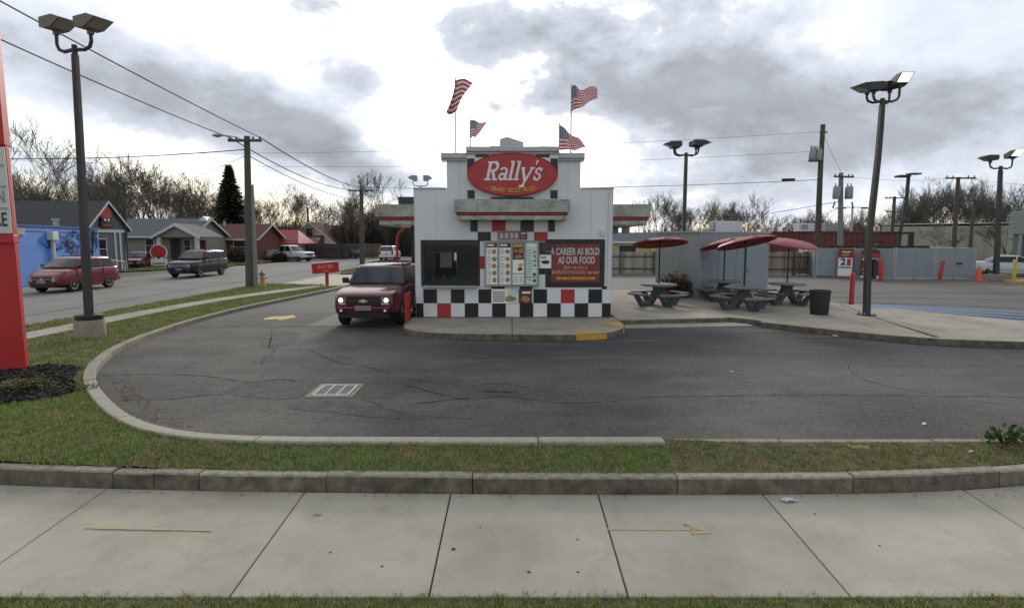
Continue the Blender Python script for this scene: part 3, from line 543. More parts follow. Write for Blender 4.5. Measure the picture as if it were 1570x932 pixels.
RIGHTV = [(1.82, kerb_y(1.84) + 0.14)] + [(x, kerb_y(x) + 0.14) for x in [2.5, 3.2, 4, 4.6, 5.2, 5.8, 6.6, 7.6, 8.8]] + [(9.0, 6.95), (1.84, 6.95), (1.82, 6.6)]
def vz2(x, y): return np.clip((y - 6.12) / 0.7, 0, 1) * (0.03 + 0.055 * np.clip((2.9 - x) / 1.1, 0, 1))
struct(sheet(RIGHTV, lambda x, y: vz2(x, y) - 0.004, 'verge', SOIL, 0.6))
near_v = [(-10, 3.33), (12, 3.33), (12, 4.29), (-10, 4.29)]
struct(sheet(near_v, lambda x, y: -0.285 + 0 * x, 'verge', SOIL, 3))
side_v = [(-13.74, 4)] + [(-13.74, 31.4), (-13.1, 32.1), (-9.9, 31.1), (-9.95, 30.75)] + offset(SWL, 0.425)[::-1]
struct(sheet(side_v, lambda x, y: 0.085 + 0 * x, 'verge', SOIL, 3))
isl = smooth_path([(-12.6, 43), (-10.2, 42.4), (-9.2, 44), (-9.6, 50), (-11.5, 58), (-13.2, 58), (-13.4, 48), (-12.6, 43)], 4)[:-1]
struct(sheet(isl, lambda x, y: 0.03 + 0 * x, 'verge', SOIL, 4))
struct(sheet(MULP, lambda x, y: vz(x, y) + 0.03 + 0.015 * np.sin(5 * x) * np.sin(7 * y), 'mulch_bed', MULCH, 0.25))
front_part = [p for p in VERGE]
grass('grass', [(-12, 6.2)] + [(x, kerb_y(x) + 0.11) for x in [-11, -9, -7.5, -6, -5, -4, -3, -2, -1, 0, 1, 1.75]] + [(1.8, 6.68)] + [(x, y) for x, y in offset(INNER, -0.178)[::-1] if y < 9.5] + [(-12, 9.5)], 3600, vz, GR, 'mown green grass between the tall kerb and the lane kerb', (0.022, 0.055), 0.0045, [MULP])
grass('grass', [(x, y) for x, y in offset(INNER, -0.178)[::-1] if 9.4 < y] + [(-9.3, 30.6)] + [p for p in offset(SWL, -0.425)[::-1]] + [(-11.7, 9.4)], 900, vz, GR, 'mown green grass around the mulch bed and lamp base', (0.03, 0.065), 0.007, [MULP])
grass('grass', RIGHTV, 3600, vz2, GR2, 'patchy browned grass in front of the low kerb', (0.015, 0.045), 0.0045)
grass('grass', [(-6, 3.9), (6.5, 3.9), (6.5, 4.35), (-6, 4.35)], 5200, lambda x, y: -0.285 + 0 * x, GR, 'uneven green grass edging the street side of the pavement', (0.02, 0.048), 0.005)
grass('grass', side_v, 420, lambda x, y: 0.085 + 0 * x, GR, 'grass strip between the side pavement and the road', (0.04, 0.08), 0.011)
grass('grass', isl, 120, lambda x, y: 0.03 + 0 * x, GR2, 'grass island beside the driveway apron', (0.05, 0.09), 0.02)
for poly, lab in (([(-40, 44), (-30.8, 44.8), (-29.2, 47.0), (-28.2, 53), (-26.5, 56), (-28, 60), (-40, 60)], 'green lawn in front of the tan house'), ([(-34, 59), (-26.5, 58), (-26.2, 79), (-34, 79)], 'lawn strip in front of the brick house')):
    struct(sheet(poly, lambda x, y: 0.03 + 0 * x, 'lawn', SOIL, 5)); grass('grass', poly, 55, lambda x, y: 0.03 + 0 * x, GR, lab, (0.08, 0.16), 0.03)
# mulch chips and a low tuft of ornamental plants
def chips(name, poly, n, zf, m, label, cat, size):
    P = np.array(poly); lo, hi = P.min(0), P.max(0); mb = MB()
    while n > 0:
        x, y = random.uniform(lo[0], hi[0]), random.uniform(lo[1], hi[1])
        if not inside(np.array([x]), np.array([y]), poly)[0]: continue
        n -= 1; mb.cbox((x, y, float(zf(np.array([x]), np.array([y]))[0]) + random.uniform(0, size * .4)), (random.uniform(.5, 1.6) * size, random.uniform(.3, .6) * size, size * .25), (random.uniform(-.6, .6), random.uniform(-.6, .6), random.uniform(0, 3.1)))
    return tag(mb.build(name, m), label, cat, kind='stuff')
chips('mulch_chips', MULP, 2600, lambda x, y: vz(x, y) + 0.035, fur('mulch_bits', [(0.012, 0.010, 0.009), (0.024, 0.020, 0.018), (0.045, 0.038, 0.033)]), 'dark bark mulch chips around the sign post', 'mulch', 0.06)
def leafy(name, label, cat, c, rx, ry, h, n, ls, cols, group=None, upright=0.5, stem_col=(0.06, 0.045, 0.025), stems=14):
    t = thing(name, label, cat, c, 0, group); mb = MB(); ms = MB()
    for k in range(stems):
        a = random.uniform(0, 6.28); r = math.sqrt(random.random()) * .8; top = (rx * r * math.cos(a), ry * r * math.sin(a), h * random.uniform(.5, .9)); ms.tube([(top[0] * .3, top[1] * .3, -0.01), (top[0] * .7, top[1] * .7, top[2] * .5), top], [ls * .12, ls * .1, ls * .05], 4)
    ms.build('stem', mat(name + '_stem', stem_col, 0.9), t)
    for k in range(n):
        a = random.uniform(0, 6.28); r = random.random() ** .5; q = random.random(); z = h * (0.08 + q * .92 * math.sqrt(max(0.05, 1 - r * r * .8))) * random.uniform(.8, 1.05)
        p = Vector((rx * r * math.cos(a), ry * r * math.sin(a), z)); l = ls * random.uniform(.6, 1.4); d = Vector((math.cos(a + random.uniform(-1, 1)), math.sin(a + random.uniform(-1, 1)), random.uniform(-.4, 1) * upright * 2)).normalized(); s_ = d.cross(Vector((random.uniform(-.3, .3), random.uniform(-.3, .3), 1))).normalized() * l * .32
        mb.add([p, p + d * l * .5 + s_, p + d * l, p + d * l * .5 - s_], [(0, 1, 2, 3)])
    mb.build('foliage', fur(name + '_leaf', cols), t); return t
leafy('ornamental_plant', 'low green plant with orange tips growing in the mulch bed', 'plant', (-7.75, 9.15, 0.11), .42, .28, .20, 900, .045, [(0.03, 0.06, 0.012), (0.05, 0.085, 0.02), (0.09, 0.11, 0.03), (0.30, 0.16, 0.05)])
leafy('weed', 'leafy green weed sprouting beside the low kerb', 'weed', (6.0, 6.88, 0.03), .26, .12, .24, 150, .075, [(0.03, 0.07, 0.015), (0.05, 0.10, 0.02), (0.08, 0.14, 0.04)], upright=.7)
leafy('weed', 'short pale weed growing through the worn kerb by the mulch', 'weed', (-6.85, 9.3, 0.10), .2, .14, .08, 160, .035, [(0.07, 0.08, 0.04), (0.12, 0.12, 0.06)])
leafy('shrub', 'russet leaved bush against the grey cooler wall', 'shrub', (6.6, 23.9, 0.15), .75, .55, 1.05, 1500, .12, [(0.06, 0.028, 0.016), (0.13, 0.045, 0.025), (0.17, 0.07, 0.035), (0.055, 0.05, 0.02)])
for (x, y, rx, h, lab) in ((-29.1, 62.5, 1.0, 1.9, 'clipped brown hedge bush beside the brick porch'), (-27.8, 61.5, 1.15, 1.55, 'rounded rust brown bush in front of the brick house'), (-25.9, 65.5, .8, 1.25, 'round olive bush in front of the white pickup')):
    leafy('bush', lab, 'shrub', (x, y, 0.0), rx, rx, h, 1300, .2, [(0.05, 0.045, 0.02), (0.085, 0.06, 0.03), (0.12, 0.075, 0.035)])
# fallen leaves, moss in the kerb foot, small weeds in the joints
LEAFM = fur('fallen_leaf', [(0.10, 0.055, 0.025), (0.17, 0.10, 0.045), (0.24, 0.16, 0.07), (0.08, 0.05, 0.03)])
def leaves(poly, n, zf, label, ls=.03):
    P = np.array(poly); lo, hi = P.min(0), P.max(0); mb = MB()
    while n > 0:
        x, y = random.uniform(lo[0], hi[0]), random.uniform(lo[1], hi[1])
        if not inside(np.array([x]), np.array([y]), poly)[0]: continue
        n -= 1; z = float(zf(np.array([x]), np.array([y]))[0]) + .004; a = random.uniform(0, 6.28); l = ls * random.uniform(.6, 1.5); c, s = math.cos(a), math.sin(a); u = lambda p, q, r: (x + p * c - q * s, y + p * s + q * c, z + r)
        mb.add([u(-l / 2, 0, 0), u(0, -l * .35, random.uniform(0, .4) * l), u(l / 2, 0, random.uniform(0, .4) * l), u(0, l * .35, random.uniform(0, .4) * l)], [(0, 1, 2, 3)])
    tag(mb.build('fallen_leaves', LEAFM), label, 'leaves', kind='stuff')
leaves([(-9, 6.8), (-5, 6.3), (1.8, 6.1), (9, 7.0), (9, 6.9), (1.8, 6.7), (-3, 6.8), (-6, 8.5), (-9, 8.2)], 900, lambda x, y: vz(x, y) + .02, 'brown fallen leaves scattered over the front verge')
leaves([(-8, 6.25), (-4, 6.0), (6, 5.95), (6, 5.85), (-4, 5.9), (-8, 6.15)], 160, lambda x, y: -0.176 + 0 * x, 'leaf scraps gathered at the foot of the tall kerb', .02)
leaves([(-7.2, 10.3), (-6.2, 9.1), (-5.0, 7.95), (-4.2, 7.35), (-4.2, 7.6), (-5.0, 8.2), (-6.2, 9.5), (-7, 10.6)], 170, lambda x, y: 0.002 + 0 * x, 'leaf litter along the inside of the lane kerb', .035)
leaves([(-2.8, 15.3), (-1.2, 14.5), (1.7, 14.35), (3, 15.5), (3.3, 15.4), (1.7, 14.2), (-1.2, 14.35), (-3, 15.2)], 120, lambda x, y: 0.002 + 0 * x, 'leaf scraps along the foot of the restaurant pad', .04)
KW = smooth_path([(x, kerb_y(x) - .012) for x in (-6, -4, -2, 0, 2, 4, 6)], 6)
grass('weeds', [(x, y) for x, y in KW] + [(x, y - .018) for x, y in KW[::-1]], 900, lambda x, y: -0.178 + 0 * x, GR, 'thin weeds in the crack at the foot of the tall kerb', (.008, .03), .004)
for xj in (-2.21, -0.65, 2.65): grass('weeds', [(xj - .006, 4.4), (xj + .006, 4.4), (xj + .006, 5.9), (xj - .006, 5.9)], 1500, lambda x, y: walk_z(y) - .012, GR, 'tiny weeds growing in a pavement joint', (.008, .022), .003)
# litter
PAPER = mat('litter_paper', (0.62, 0.62, 0.63), 0.8, vary=0.06, vs_=30); PINK = mat('litter_pink', (0.5, 0.27, 0.22), 0.8); STRAW = mat('litter_straw', (0.5, 0.47, 0.2), 0.7)
def scrap(x, y, z, s, m, label, ang=0.0, asp=0.5):
    mb = MB(); n = 5; h = [[random.uniform(0, .25) * s for _ in range(n)] for _ in range(n)]; v = []
    for i in range(n):
        for j in range(n): v.append(((i / (n - 1) - .5) * s * (1 + random.uniform(-.15, .15)), (j / (n - 1) - .5) * s * asp, h[i][j] + 0.002))
    mb.add(v, [(i * n + j, (i + 1) * n + j, (i + 1) * n + j + 1, i * n + j + 1) for i in range(n - 1) for j in range(n - 1)])
    o = mb.build('paper_scrap', m); o.location = (x, y, z); o.rotation_euler = (0, 0, ang); tag(o, label, 'litter'); return o
scrap(2.86, 5.80, walk_z(5.8), .16, PAPER, 'crumpled white paper on the pavement against the tall kerb', .3)
scrap(-1.92, 5.53, walk_z(5.53), .07, PINK, 'small pink scrap on the pavement slab', 0, .4)
scrap(4.1, 6.72, .035, .22, STRAW, 'thin yellow straw lying on the brown grass', -.3, .08)
scrap(5.35, 6.62, .035, .07, PAPER, 'small white scrap on the grass near the weed', .5)
scrap(4.15, 10.9, .003, .09, PAPER, 'small white scrap lying on the lane asphalt', .2)
scrap(5.6, 7.75, .003, .09, PAPER, 'white scrap on the asphalt near the low kerb', .9)
scrap(8.35, 15.0, .003, .16, PAPER, 'white litter under the patio kerb', .1)
GUM = mat('dark_spot', (0.05, 0.045, 0.04), 0.9)
for x, y, s in ((-.52, 4.95, .022), (.14, 4.62, .016), (.55, 4.62, .012), (-1.6, 4.9, .012), (3.0, 5.55, .014), (3.3, 5.0, .012), (.6, 5.1, .012), (-1.1, 4.7, .013), (-.3, 5.3, .01)):
    MB().lathe([(0.001, 0), (s, 0.0), (s * .8, .003), (0.001, .004)], 8).build('gum_spot', GUM, sw, loc=(x, y, walk_z(y) + .001))
# ---------------------------------------------------------------- restaurant
B0 = 17.6; BZ = 0.15
bd = thing('restaurant', 'small white drive-through restaurant with stepped parapet and checkered base', 'restaurant', (0, B0, BZ))
def fz(z): return z - BZ
H1, H2, H3 = fz(3.97), fz(4.78), fz(4.98)
poly = [(-2.9, 0), (2.99, 0), (2.99, H1), (2.02, H1), (2.02, H2), (-1.92, H2), (-1.92, H1), (-2.9, H1)]
# front wall with the window opening left clear
wx0, wx1, wz0, wz1 = -2.62, -1.02, fz(1.17), fz(2.40)
mb = MB()
mb.prism([(-2.9, 0), (2.99, 0), (2.99, wz0), (-2.9, wz0)], 'y', 0, .2); mb.prism([(-2.9, wz0), (wx0, wz0), (wx0, wz1), (-2.9, wz1)], 'y', 0, .2); mb.prism([(wx1, wz0), (2.99, wz0), (2.99, wz1), (wx1, wz1)], 'y', 0, .2)
mb.prism([(-2.9, wz1), (2.99, wz1), (2.99, H1), (2.02, H1), (2.02, H2), (-1.92, H2), (-1.92, H1), (-2.9, H1)], 'y', 0, .2)
mb.box(-2.9, -2.72, .2, 13, 0, H1 - .25); mb.box(2.81, 2.99, .2, 13, 0, H1 - .25); mb.box(-2.72, 2.81, 12.8, 13, 0, H1 - .25); mb.box(-1.92, -1.75, .2, 1.6, H1 - .25, H2); mb.box(1.85, 2.02, .2, 1.6, H1 - .25, H2); mb.box(-1.75, 1.85, 1.45, 1.6, H1 - .25, H2)
mb.build('wall', WHITE, bd)
MB().box(-2.72, 2.81, .2, 12.8, H1 - .5, H1 - .3).build('roof', CAP, bd)
MB().box(-2.72, 2.81, .2, 12.8, -.02, .02).build('interior_floor', mat('interior_floor', (.16, .15, .14), .7), bd)
# joints between the wall panels and corner trims
TRIM = mat('white_trim', (0.62, 0.63, 0.64), 0.5, vary=0.04)
for x in (-2.905, 2.965): MB().box(x, x + .03, -.012, -.001, .62, H1).build('corner_trim', TRIM, bd)
for a, b, z in ((-2.92, -1.95, H1), (2.05, 3.01, H1)): MB().box(a, b, -.03, .24, z, z + .045).build('coping', CAP, bd, bevel=.008)
def cap(a, b, y0, y1, z0, z1): MB().prism([(y0 + .05, z0), (y0 + .05, z0 + .04), (y0, z0 + .07), (y0, z1), (y1, z1), (y1, z0)], 'x', a, b).build('parapet_cap', CAP, bd, bevel=.01)
cap(-2.07, -1.33, -.16, .3, H2 - .0, H2 + .22); cap(1.36, 2.12, -.16, .3, H2 - .0, H2 + .22); cap(-1.33, 1.36, -.26, .3, H2 + .18, H2 + .38)
# panel seams, a conduit and a wall box
SEAM = mat('wall_seam', (.42, .42, .41), .7)
for x in (-2.25, 2.35): MB().box(x - .004, x + .004, -.003, .002, fz(2.52), H1 - .02).build('panel_seam', SEAM, bd)
for x in (-1.55, 1.65): MB().box(x - .004, x + .004, -.003, .002, fz(3.7), H2 - .02).build('panel_seam', SEAM, bd)
MB().tube([(2.86, -.03, .88), (2.86, -.03, H1 - .05), (2.86, .1, H1 + .06)], .014, 6).build('conduit', TRIM, bd)
MB().box(2.62, 2.76, -.06, -.001, fz(2.60), fz(2.78)).build('wall_box', TRIM, bd, bevel=.008)
GRIME = mat('base_grime', (.10, .09, .075), .95, vary=.4, vs_=6)
MB().box(-2.9, 2.99, -.030, -.014, 0.0, .022).build('base_strip', GRIME, bd)
# raised centre panel and its tiles
cz0, cz1 = fz(3.66), H2 + .18
MB().box(-1.32, 1.35, -.15, 0, cz0, cz1).build('sign_panel', TWHITE, bd)
def tile(x0, x1, z0, z1, m, y=-.001, th=.012):
    g_ = .004; return MB().box(x0 + g_, x1 - g_, y - th, y, z0 + g_, z1 - g_).build('tile', m, bd, bevel=.003)
for x0, x1 in ((-1.31, -1.09), (1.12, 1.34)):
    tile(x0, x1, cz1 - .62, cz1 - .12, TBLACK, -.151); tile(x0, x1, cz0 + .02, cz0 + .27, TBLACK, -.151)
for x0, x1, m in ((-1.07, -.66, TBLACK), (-.22, .20, TBLACK), (.68, 1.10, TBLACK)): tile(x0, x1, cz1 - .095, cz1 - .01, m, -.151)
tile(-.62, .64, cz0 + .01, cz0 + .075, TBLACK, -.151)
# oval sign
sg = MB().lathe([(.001, 0), (1.0, 0), (1.0, .17), (.985, .19), (.001, .19)], 56, Matrix.Translation((0.01, -.16, fz(4.36))) @ Matrix.Rotation(R(90), 4, 'X') @ Matrix.Diagonal((1.31, .615, 1, 1))).build('oval_sign', SRED, bd, smooth=40)
ry = -.16 - .19
rim = MB(); pts = [(0.01 + 1.292 * math.cos(2 * math.pi * k / 56), ry - .002, fz(4.36) + .60 * math.sin(2 * math.pi * k / 56)) for k in range(57)]
rim.tube(pts, .014, 6, False).build('rim', mat('sign_rim', (.30, .02, .02), .35), sg)
# slab-serif lettering drawn as strokes
class Pen:
    def __init__(s, k=.24): s.mb = MB(); s.k = k; s.n = 0
    def stroke(s, pts, w):
        P = [Vector(p) for p in pts]; L_, R_ = [], []
        for i, p in enumerate(P):
            t = (P[min(i + 1, len(P) - 1)] - P[max(i - 1, 0)]).normalized(); ww = w[i] if isinstance(w, list) else w; nn = Vector((-t.y, t.x)) * ww / 2; L_.append(p + nn); R_.append(p - nn)
        s.n += 1; y = -.001 - .0009 * (s.n % 6); poly_ = R_ + L_[::-1]; n = len(P); sh = lambda q: (q.x + s.k * q.y, q.y)
        f = [(i, i + 1, n + i + 1, n + i) for i in range(n - 1)]; v = [(sh(q)[0], y, sh(q)[1]) for q in R_] + [(sh(q)[0], y, sh(q)[1]) for q in L_]
        v2 = [(a, .012, c) for a, b, c in v]; m_ = 2 * n
        s.mb.add(v + v2, f + [(i, m_ + i, m_ + i + 1, i + 1) for i in range(n - 1)] + [(n + i, n + i + 1, m_ + n + i + 1, m_ + n + i) for i in range(n - 1)] + [(0, n, m_ + n, m_), (n - 1, m_ + n - 1, m_ + 2 * n - 1, 2 * n - 1)])
    def arc(s, cx, cy, rx, ry_, a0, a1, w, n=14): s.stroke([(cx + rx * math.cos(R(a0 + (a1 - a0) * i / n)), cy + ry_ * math.sin(R(a0 + (a1 - a0) * i / n))) for i in range(n + 1)], w)
p = Pen()
# R
p.stroke([(.16, 0), (.16, 1)], .17); p.stroke([(-.02, .05), (.34, .05)], .10); p.stroke([(.0, .95), (.42, .95)], .10); p.arc(.40, .73, .20, .22, 90, -90, .15); p.stroke([(.16, .51), (.42, .51)], .10); p.stroke([(.34, .52), (.46, .3), (.54, .05)], .16); p.stroke([(.44, .05), (.72, .05)], .10)
# a
p.arc(.97, .20, .155, .15, 0, 360, .115, 18); p.stroke([(1.17, .54), (1.17, .05)], .13); p.stroke([(1.13, .05), (1.30, .05)], .09); p.arc(.99, .50, .18, .15, 0, 165, .10)
# l l
for x in (1.45, 1.80): p.stroke([(x, 1.02), (x, .05)], .15); p.stroke([(x - .14, .05), (x + .16, .05)], .10); p.stroke([(x - .15, .98), (x + .02, .98)], .09)
# y
p.stroke([(2.06, .66), (2.20, .30), (2.30, .0)], .15); p.stroke([(2.62, .66), (2.40, .12), (2.25, -.26)], .12); p.stroke([(1.96, .65), (2.20, .65)], .09); p.stroke([(2.48, .65), (2.74, .65)], .09); p.stroke([(2.36, -.30), (2.06, -.32)], .14)
# apostrophe, s
p.stroke([(2.82, 1.06), (2.78, .84)], [.13, .06]); p.arc(3.00, .49, .14, .14, 20, 250, .11); p.arc(2.99, .19, .15, .16, 90, -170, .11); p.stroke([(3.16, .66), (3.15, .46)], .07); p.stroke([(2.82, .22), (2.82, .02)], .07)
sc_ = .535; lt = p.mb.build('lettering', SWHITE, sg); lt.scale = (sc_ * .94, 1, sc_); lt.location = (-.80, ry - .010, fz(4.36) - .17)
for k, ch in enumerate('CRAZY GOOD FOOD'):
    if ch == ' ': continue
    u = (k - 7) / 7.0; x = u * .60; z = fz(4.36) - .455 + .055 * u * u
    text('lettering', ch, .145, (x + .02, ry - .003, z), SYEL, sg, rot=(90, -u * 9, 0), bold=.004, depth=.006)
for x in (-.72, .76): MB().lathe([(.001, 0), (.016, 0), (.016, .01), (.001, .01)], 8, Matrix.Translation((x, ry, fz(4.36) - .385)) @ Matrix.Rotation(R(90), 4, 'X')).build('dot', SYEL, sg)
# front canopy
def canopy(x0, x1, y0, y1, z, cap_r=.12):
    # three bands: tall steel, red strip, smaller steel
    o = None
    for (a, b, ins, m, nm) in ((.22, .60, 0.0, CHROME, 'canopy'), (.155, .215, .05, TRED, 'red_strip'), (.0, .15, .09, CHROME, 'lower_band')):
        xa, xb, ya, yb = x0 + ins, x1 - ins, y0 + ins, y1; r_ = cap_r; mbx = MB()
        pl = [(xa, yb), (xa, ya + r_)] + [(xa + r_ - r_ * math.cos(R(t)), ya + r_ - r_ * math.sin(R(t))) for t in (30, 60)] + [(xa + r_, ya), (xb - r_, ya)] + [(xb - r_ + r_ * math.sin(R(t)), ya + r_ - r_ * math.cos(R(t))) for t in (30, 60)] + [(xb, ya + r_), (xb, yb)]
        k = mbx.prism(pl, 'z', z + a * .98, z + b * .98).build(nm, m, bd if o is None else o, bevel=.012); o = o or k
        if nm == 'canopy':
            for q in range(1, 5):
                xx = xa + (xb - xa) * q / 5; MB().box(xx - .003, xx + .003, ya - .002, ya + .02, z + a + .01, z + b - .02).build('seam', mat('seam', (.1, .1, .09), .5), k)
    return o
canopy(-1.66, 1.66, -.72, -.001, fz(3.04))
# side canopies over both lanes
def side_canopy(sx):
    xa, xb = (-4.72, -2.91) if sx < 0 else (3.0, 4.80); o = None
    for (a, b, ins, m, nm) in ((.28, .72, 0.0, CHROME, 'side_canopy'), (.185, .275, .06, TRED, 'red_strip'), (.0, .18, .10, CHROME, 'lower_band')):
        l0, l1 = (xa + ins, xb) if sx < 0 else (xa, xb - ins)
        k = MB().box(l0, l1, 2.9 + ins, 8.4 - ins, fz(2.98) + a, fz(2.98) + b).build(nm, m, bd if o is None else o, bevel=.015); o = o or k
    return o
cl_ = side_canopy(-1); cr_ = side_canopy(1)
for x0, x1 in ((4.0, 4.25), (4.42, 4.7)): MB().box(x0, x1, 6.0, 6.3, fz(2.72), fz(2.98)).build('bracket', GMETAL, cr_)
MB().box(-4.0, -2.95, 3.3, 4.6, fz(3.72), fz(3.98)).build('roof_box', mat('dark_box', (.06, .06, .05), .7), cl_)
MB().box(-3.55, -3.35, 3.2, 3.35, fz(.0), fz(2.97)).build('post', mat('dark_post', (.03, .03, .03), .6), cl_)
# parapet roof unit
MB().prism([(-.38, fz(5.2)), (.36, fz(5.2)), (.36, fz(5.52)), (-.15, fz(5.68)), (-.38, fz(5.62))], 'y', 1.2, 2.0).build('roof_unit', CAP, bd, bevel=.01)
MB().box(-.36, .34, 1.25, 1.95, H1 - .3, fz(5.2)).build('roof_unit_base', CAP, bd); MB().box(-.68, -.38, 1.3, 1.7, fz(5.2), fz(5.42)).build('roof_duct', CAP, bd)
MB().box(-.66, -.4, 1.32, 1.68, H1 - .3, fz(5.2)).build('roof_duct', CAP, bd)
# tiles under the canopy and around the menu
tz = [fz(3.06), fz(2.72), fz(2.44)]
row1 = [(-1.24, -1.02, TBLACK), (-1.02, -.60, TWHITE), (-.60, -.19, TRED), (-.19, .25, TWHITE), (.25, .65, TBLACK), (.65, 1.07, TWHITE), (1.07, 1.28, TBLACK)]
row2 = [(-1.24, -1.02, TWHITE), (-1.02, -.63, TBLACK), (-.63, -.19, TWHITE), (-.19, .25, TWHITE), (.25, .66, TWHITE), (.66, 1.06, TRED), (1.06, 1.28, TWHITE)]
for r_, (z1, z0) in ((row1, (tz[0], tz[1])), (row2, (tz[1], tz[2] + .002))):
    for x0, x1, m in r_: tile(x0, x1, z0, z1, m)
for z0, z1, m in ((fz(2.0), fz(2.42), TWHITE), (fz(1.62), fz(2.0), TRED), (fz(1.07), fz(1.62), TWHITE)): tile(-1.0, -.80, z0, z1, m); 
for z0, z1, m in ((fz(1.45), fz(1.65), TBLACK), (fz(1.07), fz(1.45), TWHITE)): tile(.80, 1.0, z0, z1, m)
for x0, x1, m in ((-.62, -.22, TBLACK), (.23, .62, TBLACK), (-.80, -.62, TWHITE), (-.22, .23, TWHITE), (.62, .80, TWHITE)): tile(x0, x1, fz(1.01), fz(1.10), m)
# two checkered courses at the base
S = .414; x = -2.67
rowA = 'WKWKWKWKWKWRWKW'; rowB = 'KWRWKWKWKWKWKWKW'
edges = [-2.895] + [-2.67 + S * k for k in range(14)] + [2.985]
A_ = ['W', 'K', 'W', 'K', 'W', 'K', 'W', 'K', 'W', 'K', 'W', 'R', 'W', 'K', 'W']; B_ = ['K', 'W', 'R', 'W', 'K', 'W', 'K', 'W', 'K', 'W', 'K', 'W', 'K', 'W', 'K']
mm = {'W': TWHITE, 'K': TBLACK, 'R': TRED}
for k in range(15):
    tile(edges[k], edges[k + 1], .435, .86, mm[A_[k]]); tile(edges[k], edges[k + 1], .02, .435, mm[B_[k]])
# serving window
wf = MB()
for a in ((-2.72, .04 - 1.0, -.03, .03, wz1, wz1 + .08), (-2.72, -.96, -.03, .03, wz0 - .06, wz0), (-2.72, -2.62, -.03, .03, wz0, wz1), (-1.02, -.96, -.03, .03, wz0, wz1), (-1.66, -1.62, -.01, .05, wz0, wz1), (-2.62, -1.02, -.01, .05, wz1 - .30, wz1 - .26)): wf.box(*a)
win = wf.build('serving_window', PLASTIC, bd, bevel=.004)
GL = bpy.data.materials.new('clear_glass'); GL.use_nodes = True; pb = GL.node_tree.nodes['Principled BSDF']
mixs = GL.node_tree.nodes.new('ShaderNodeMixShader'); tr = GL.node_tree.nodes.new('ShaderNodeBsdfTransparent'); tr.inputs[0].default_value = (.62, .66, .66, 1); gl_ = GL.node_tree.nodes.new('ShaderNodeBsdfGlossy'); gl_.inputs['Roughness'].default_value = .03; fr = GL.node_tree.nodes.new('ShaderNodeFresnel'); fr.inputs[0].default_value = 1.5
GL.node_tree.links.new(fr.outputs[0], mixs.inputs[0]); GL.node_tree.links.new(tr.outputs[0], mixs.inputs[1]); GL.node_tree.links.new(gl_.outputs[0], mixs.inputs[2]); GL.node_tree.links.new(mixs.outputs[0], GL.node_tree.nodes['Material Output'].inputs[0])
MB().box(wx0, -1.66, .015, .021, wz0, wz1 - .30).build('pane', GL, win)
MB().box(-1.62, wx1, .015, .021, wz0, wz1 - .30).build('pane', GLASS, win); MB().box(wx0, wx1, .015, .021, wz1 - .26, wz1).build('pane', GLASS, win)
MB().box(-2.66, -1.03, -.24, -.03, wz0 - .095, wz0 - .045).build('sill', PIPE, bd, bevel=.01)
# inside the window: counter, shelf, cups, a lit hatch at the back
INT = mat('interior_dark', (.06, .058, .055), .8); MB().box(-2.7, -.2, 3.4, 3.5, .02, H1 - .55).build('inner_wall', INT, bd)
MB().box(-.25, -.18, .25, 3.4, .02, H1 - .55).build('inner_wall', INT, bd)
MB().box(-2.6, -1.7, .8, 1.5, .6, fz(1.25)).build('counter', mat('counter_steel', (.25, .25, .25), .4, metal=.6), bd)
MB().box(-1.98, -1.50, 3.36, 3.395, fz(1.55), fz(2.28)).build('back_window', mat('lit_back_window', (.55, .55, .5), .6, emit=(.9, .92, .85), es=.42), bd)
MB().box(-2.55, -2.15, 3.3, 3.395, fz(1.5), fz(2.30)).build('shelf', mat('shelf_glow', (.3, .29, .27), .6, emit=(.7, .7, .6), es=.10), bd)  # faint glow put into the shelf material, though it is no lamp
MB().box(-2.05, -1.98, 3.3, 3.39, fz(1.75), fz(2.3)).build('fluorescent', mat('tube_lit', (.6, .6, .5), .5, emit=(1, .98, .75), es=.5), bd)
for k in range(5): MB().lathe([(.03, 0), (.04, .12), (.001, .12)], 10).build('cup', SRED if k % 2 else SWHITE, bd, loc=(-2.5 + k * .17, .95 + .1 * (k % 2), fz(1.25)))
# menu board
mbx0, mbx1, mz0, mz1 = -.81, .80, fz(1.10), fz(2.46)
mn = MB().box(mbx0, mbx1, -.16, -.02, mz0, mz1).build('menu_board', mat('menu_frame', (.30, .32, .31), .45, metal=.5, vary=.1), bd, bevel=.012)
PW = mat('menu_print_white', (.72, .72, .66), .4, vary=.1, vs_=14, emit=(1, .98, .9), es=.06); PG_ = mat('menu_print_green', (.50, .62, .56), .4, vary=.15, vs_=9, emit=(.8, 1, .9), es=.04); PD = mat('menu_print_dark', (.12, .03, .03), .4, vary=.3, vs_=9); PO = mat('menu_print_food', (.50, .24, .07), .4, vary=.6, vs_=30, col2=(.62, .40, .12), dirt=((.33, .06, .03), 25, .5, .9)); PT = mat('menu_print_text', (.10, .12, .13), .5); PY = mat('menu_print_orange', (.62, .33, .10), .4, vary=.2); PB = mat('menu_print_black', (.03, .03, .03), .4)
PM = [PW, PG_, PD, PO, PT, PY, PB]
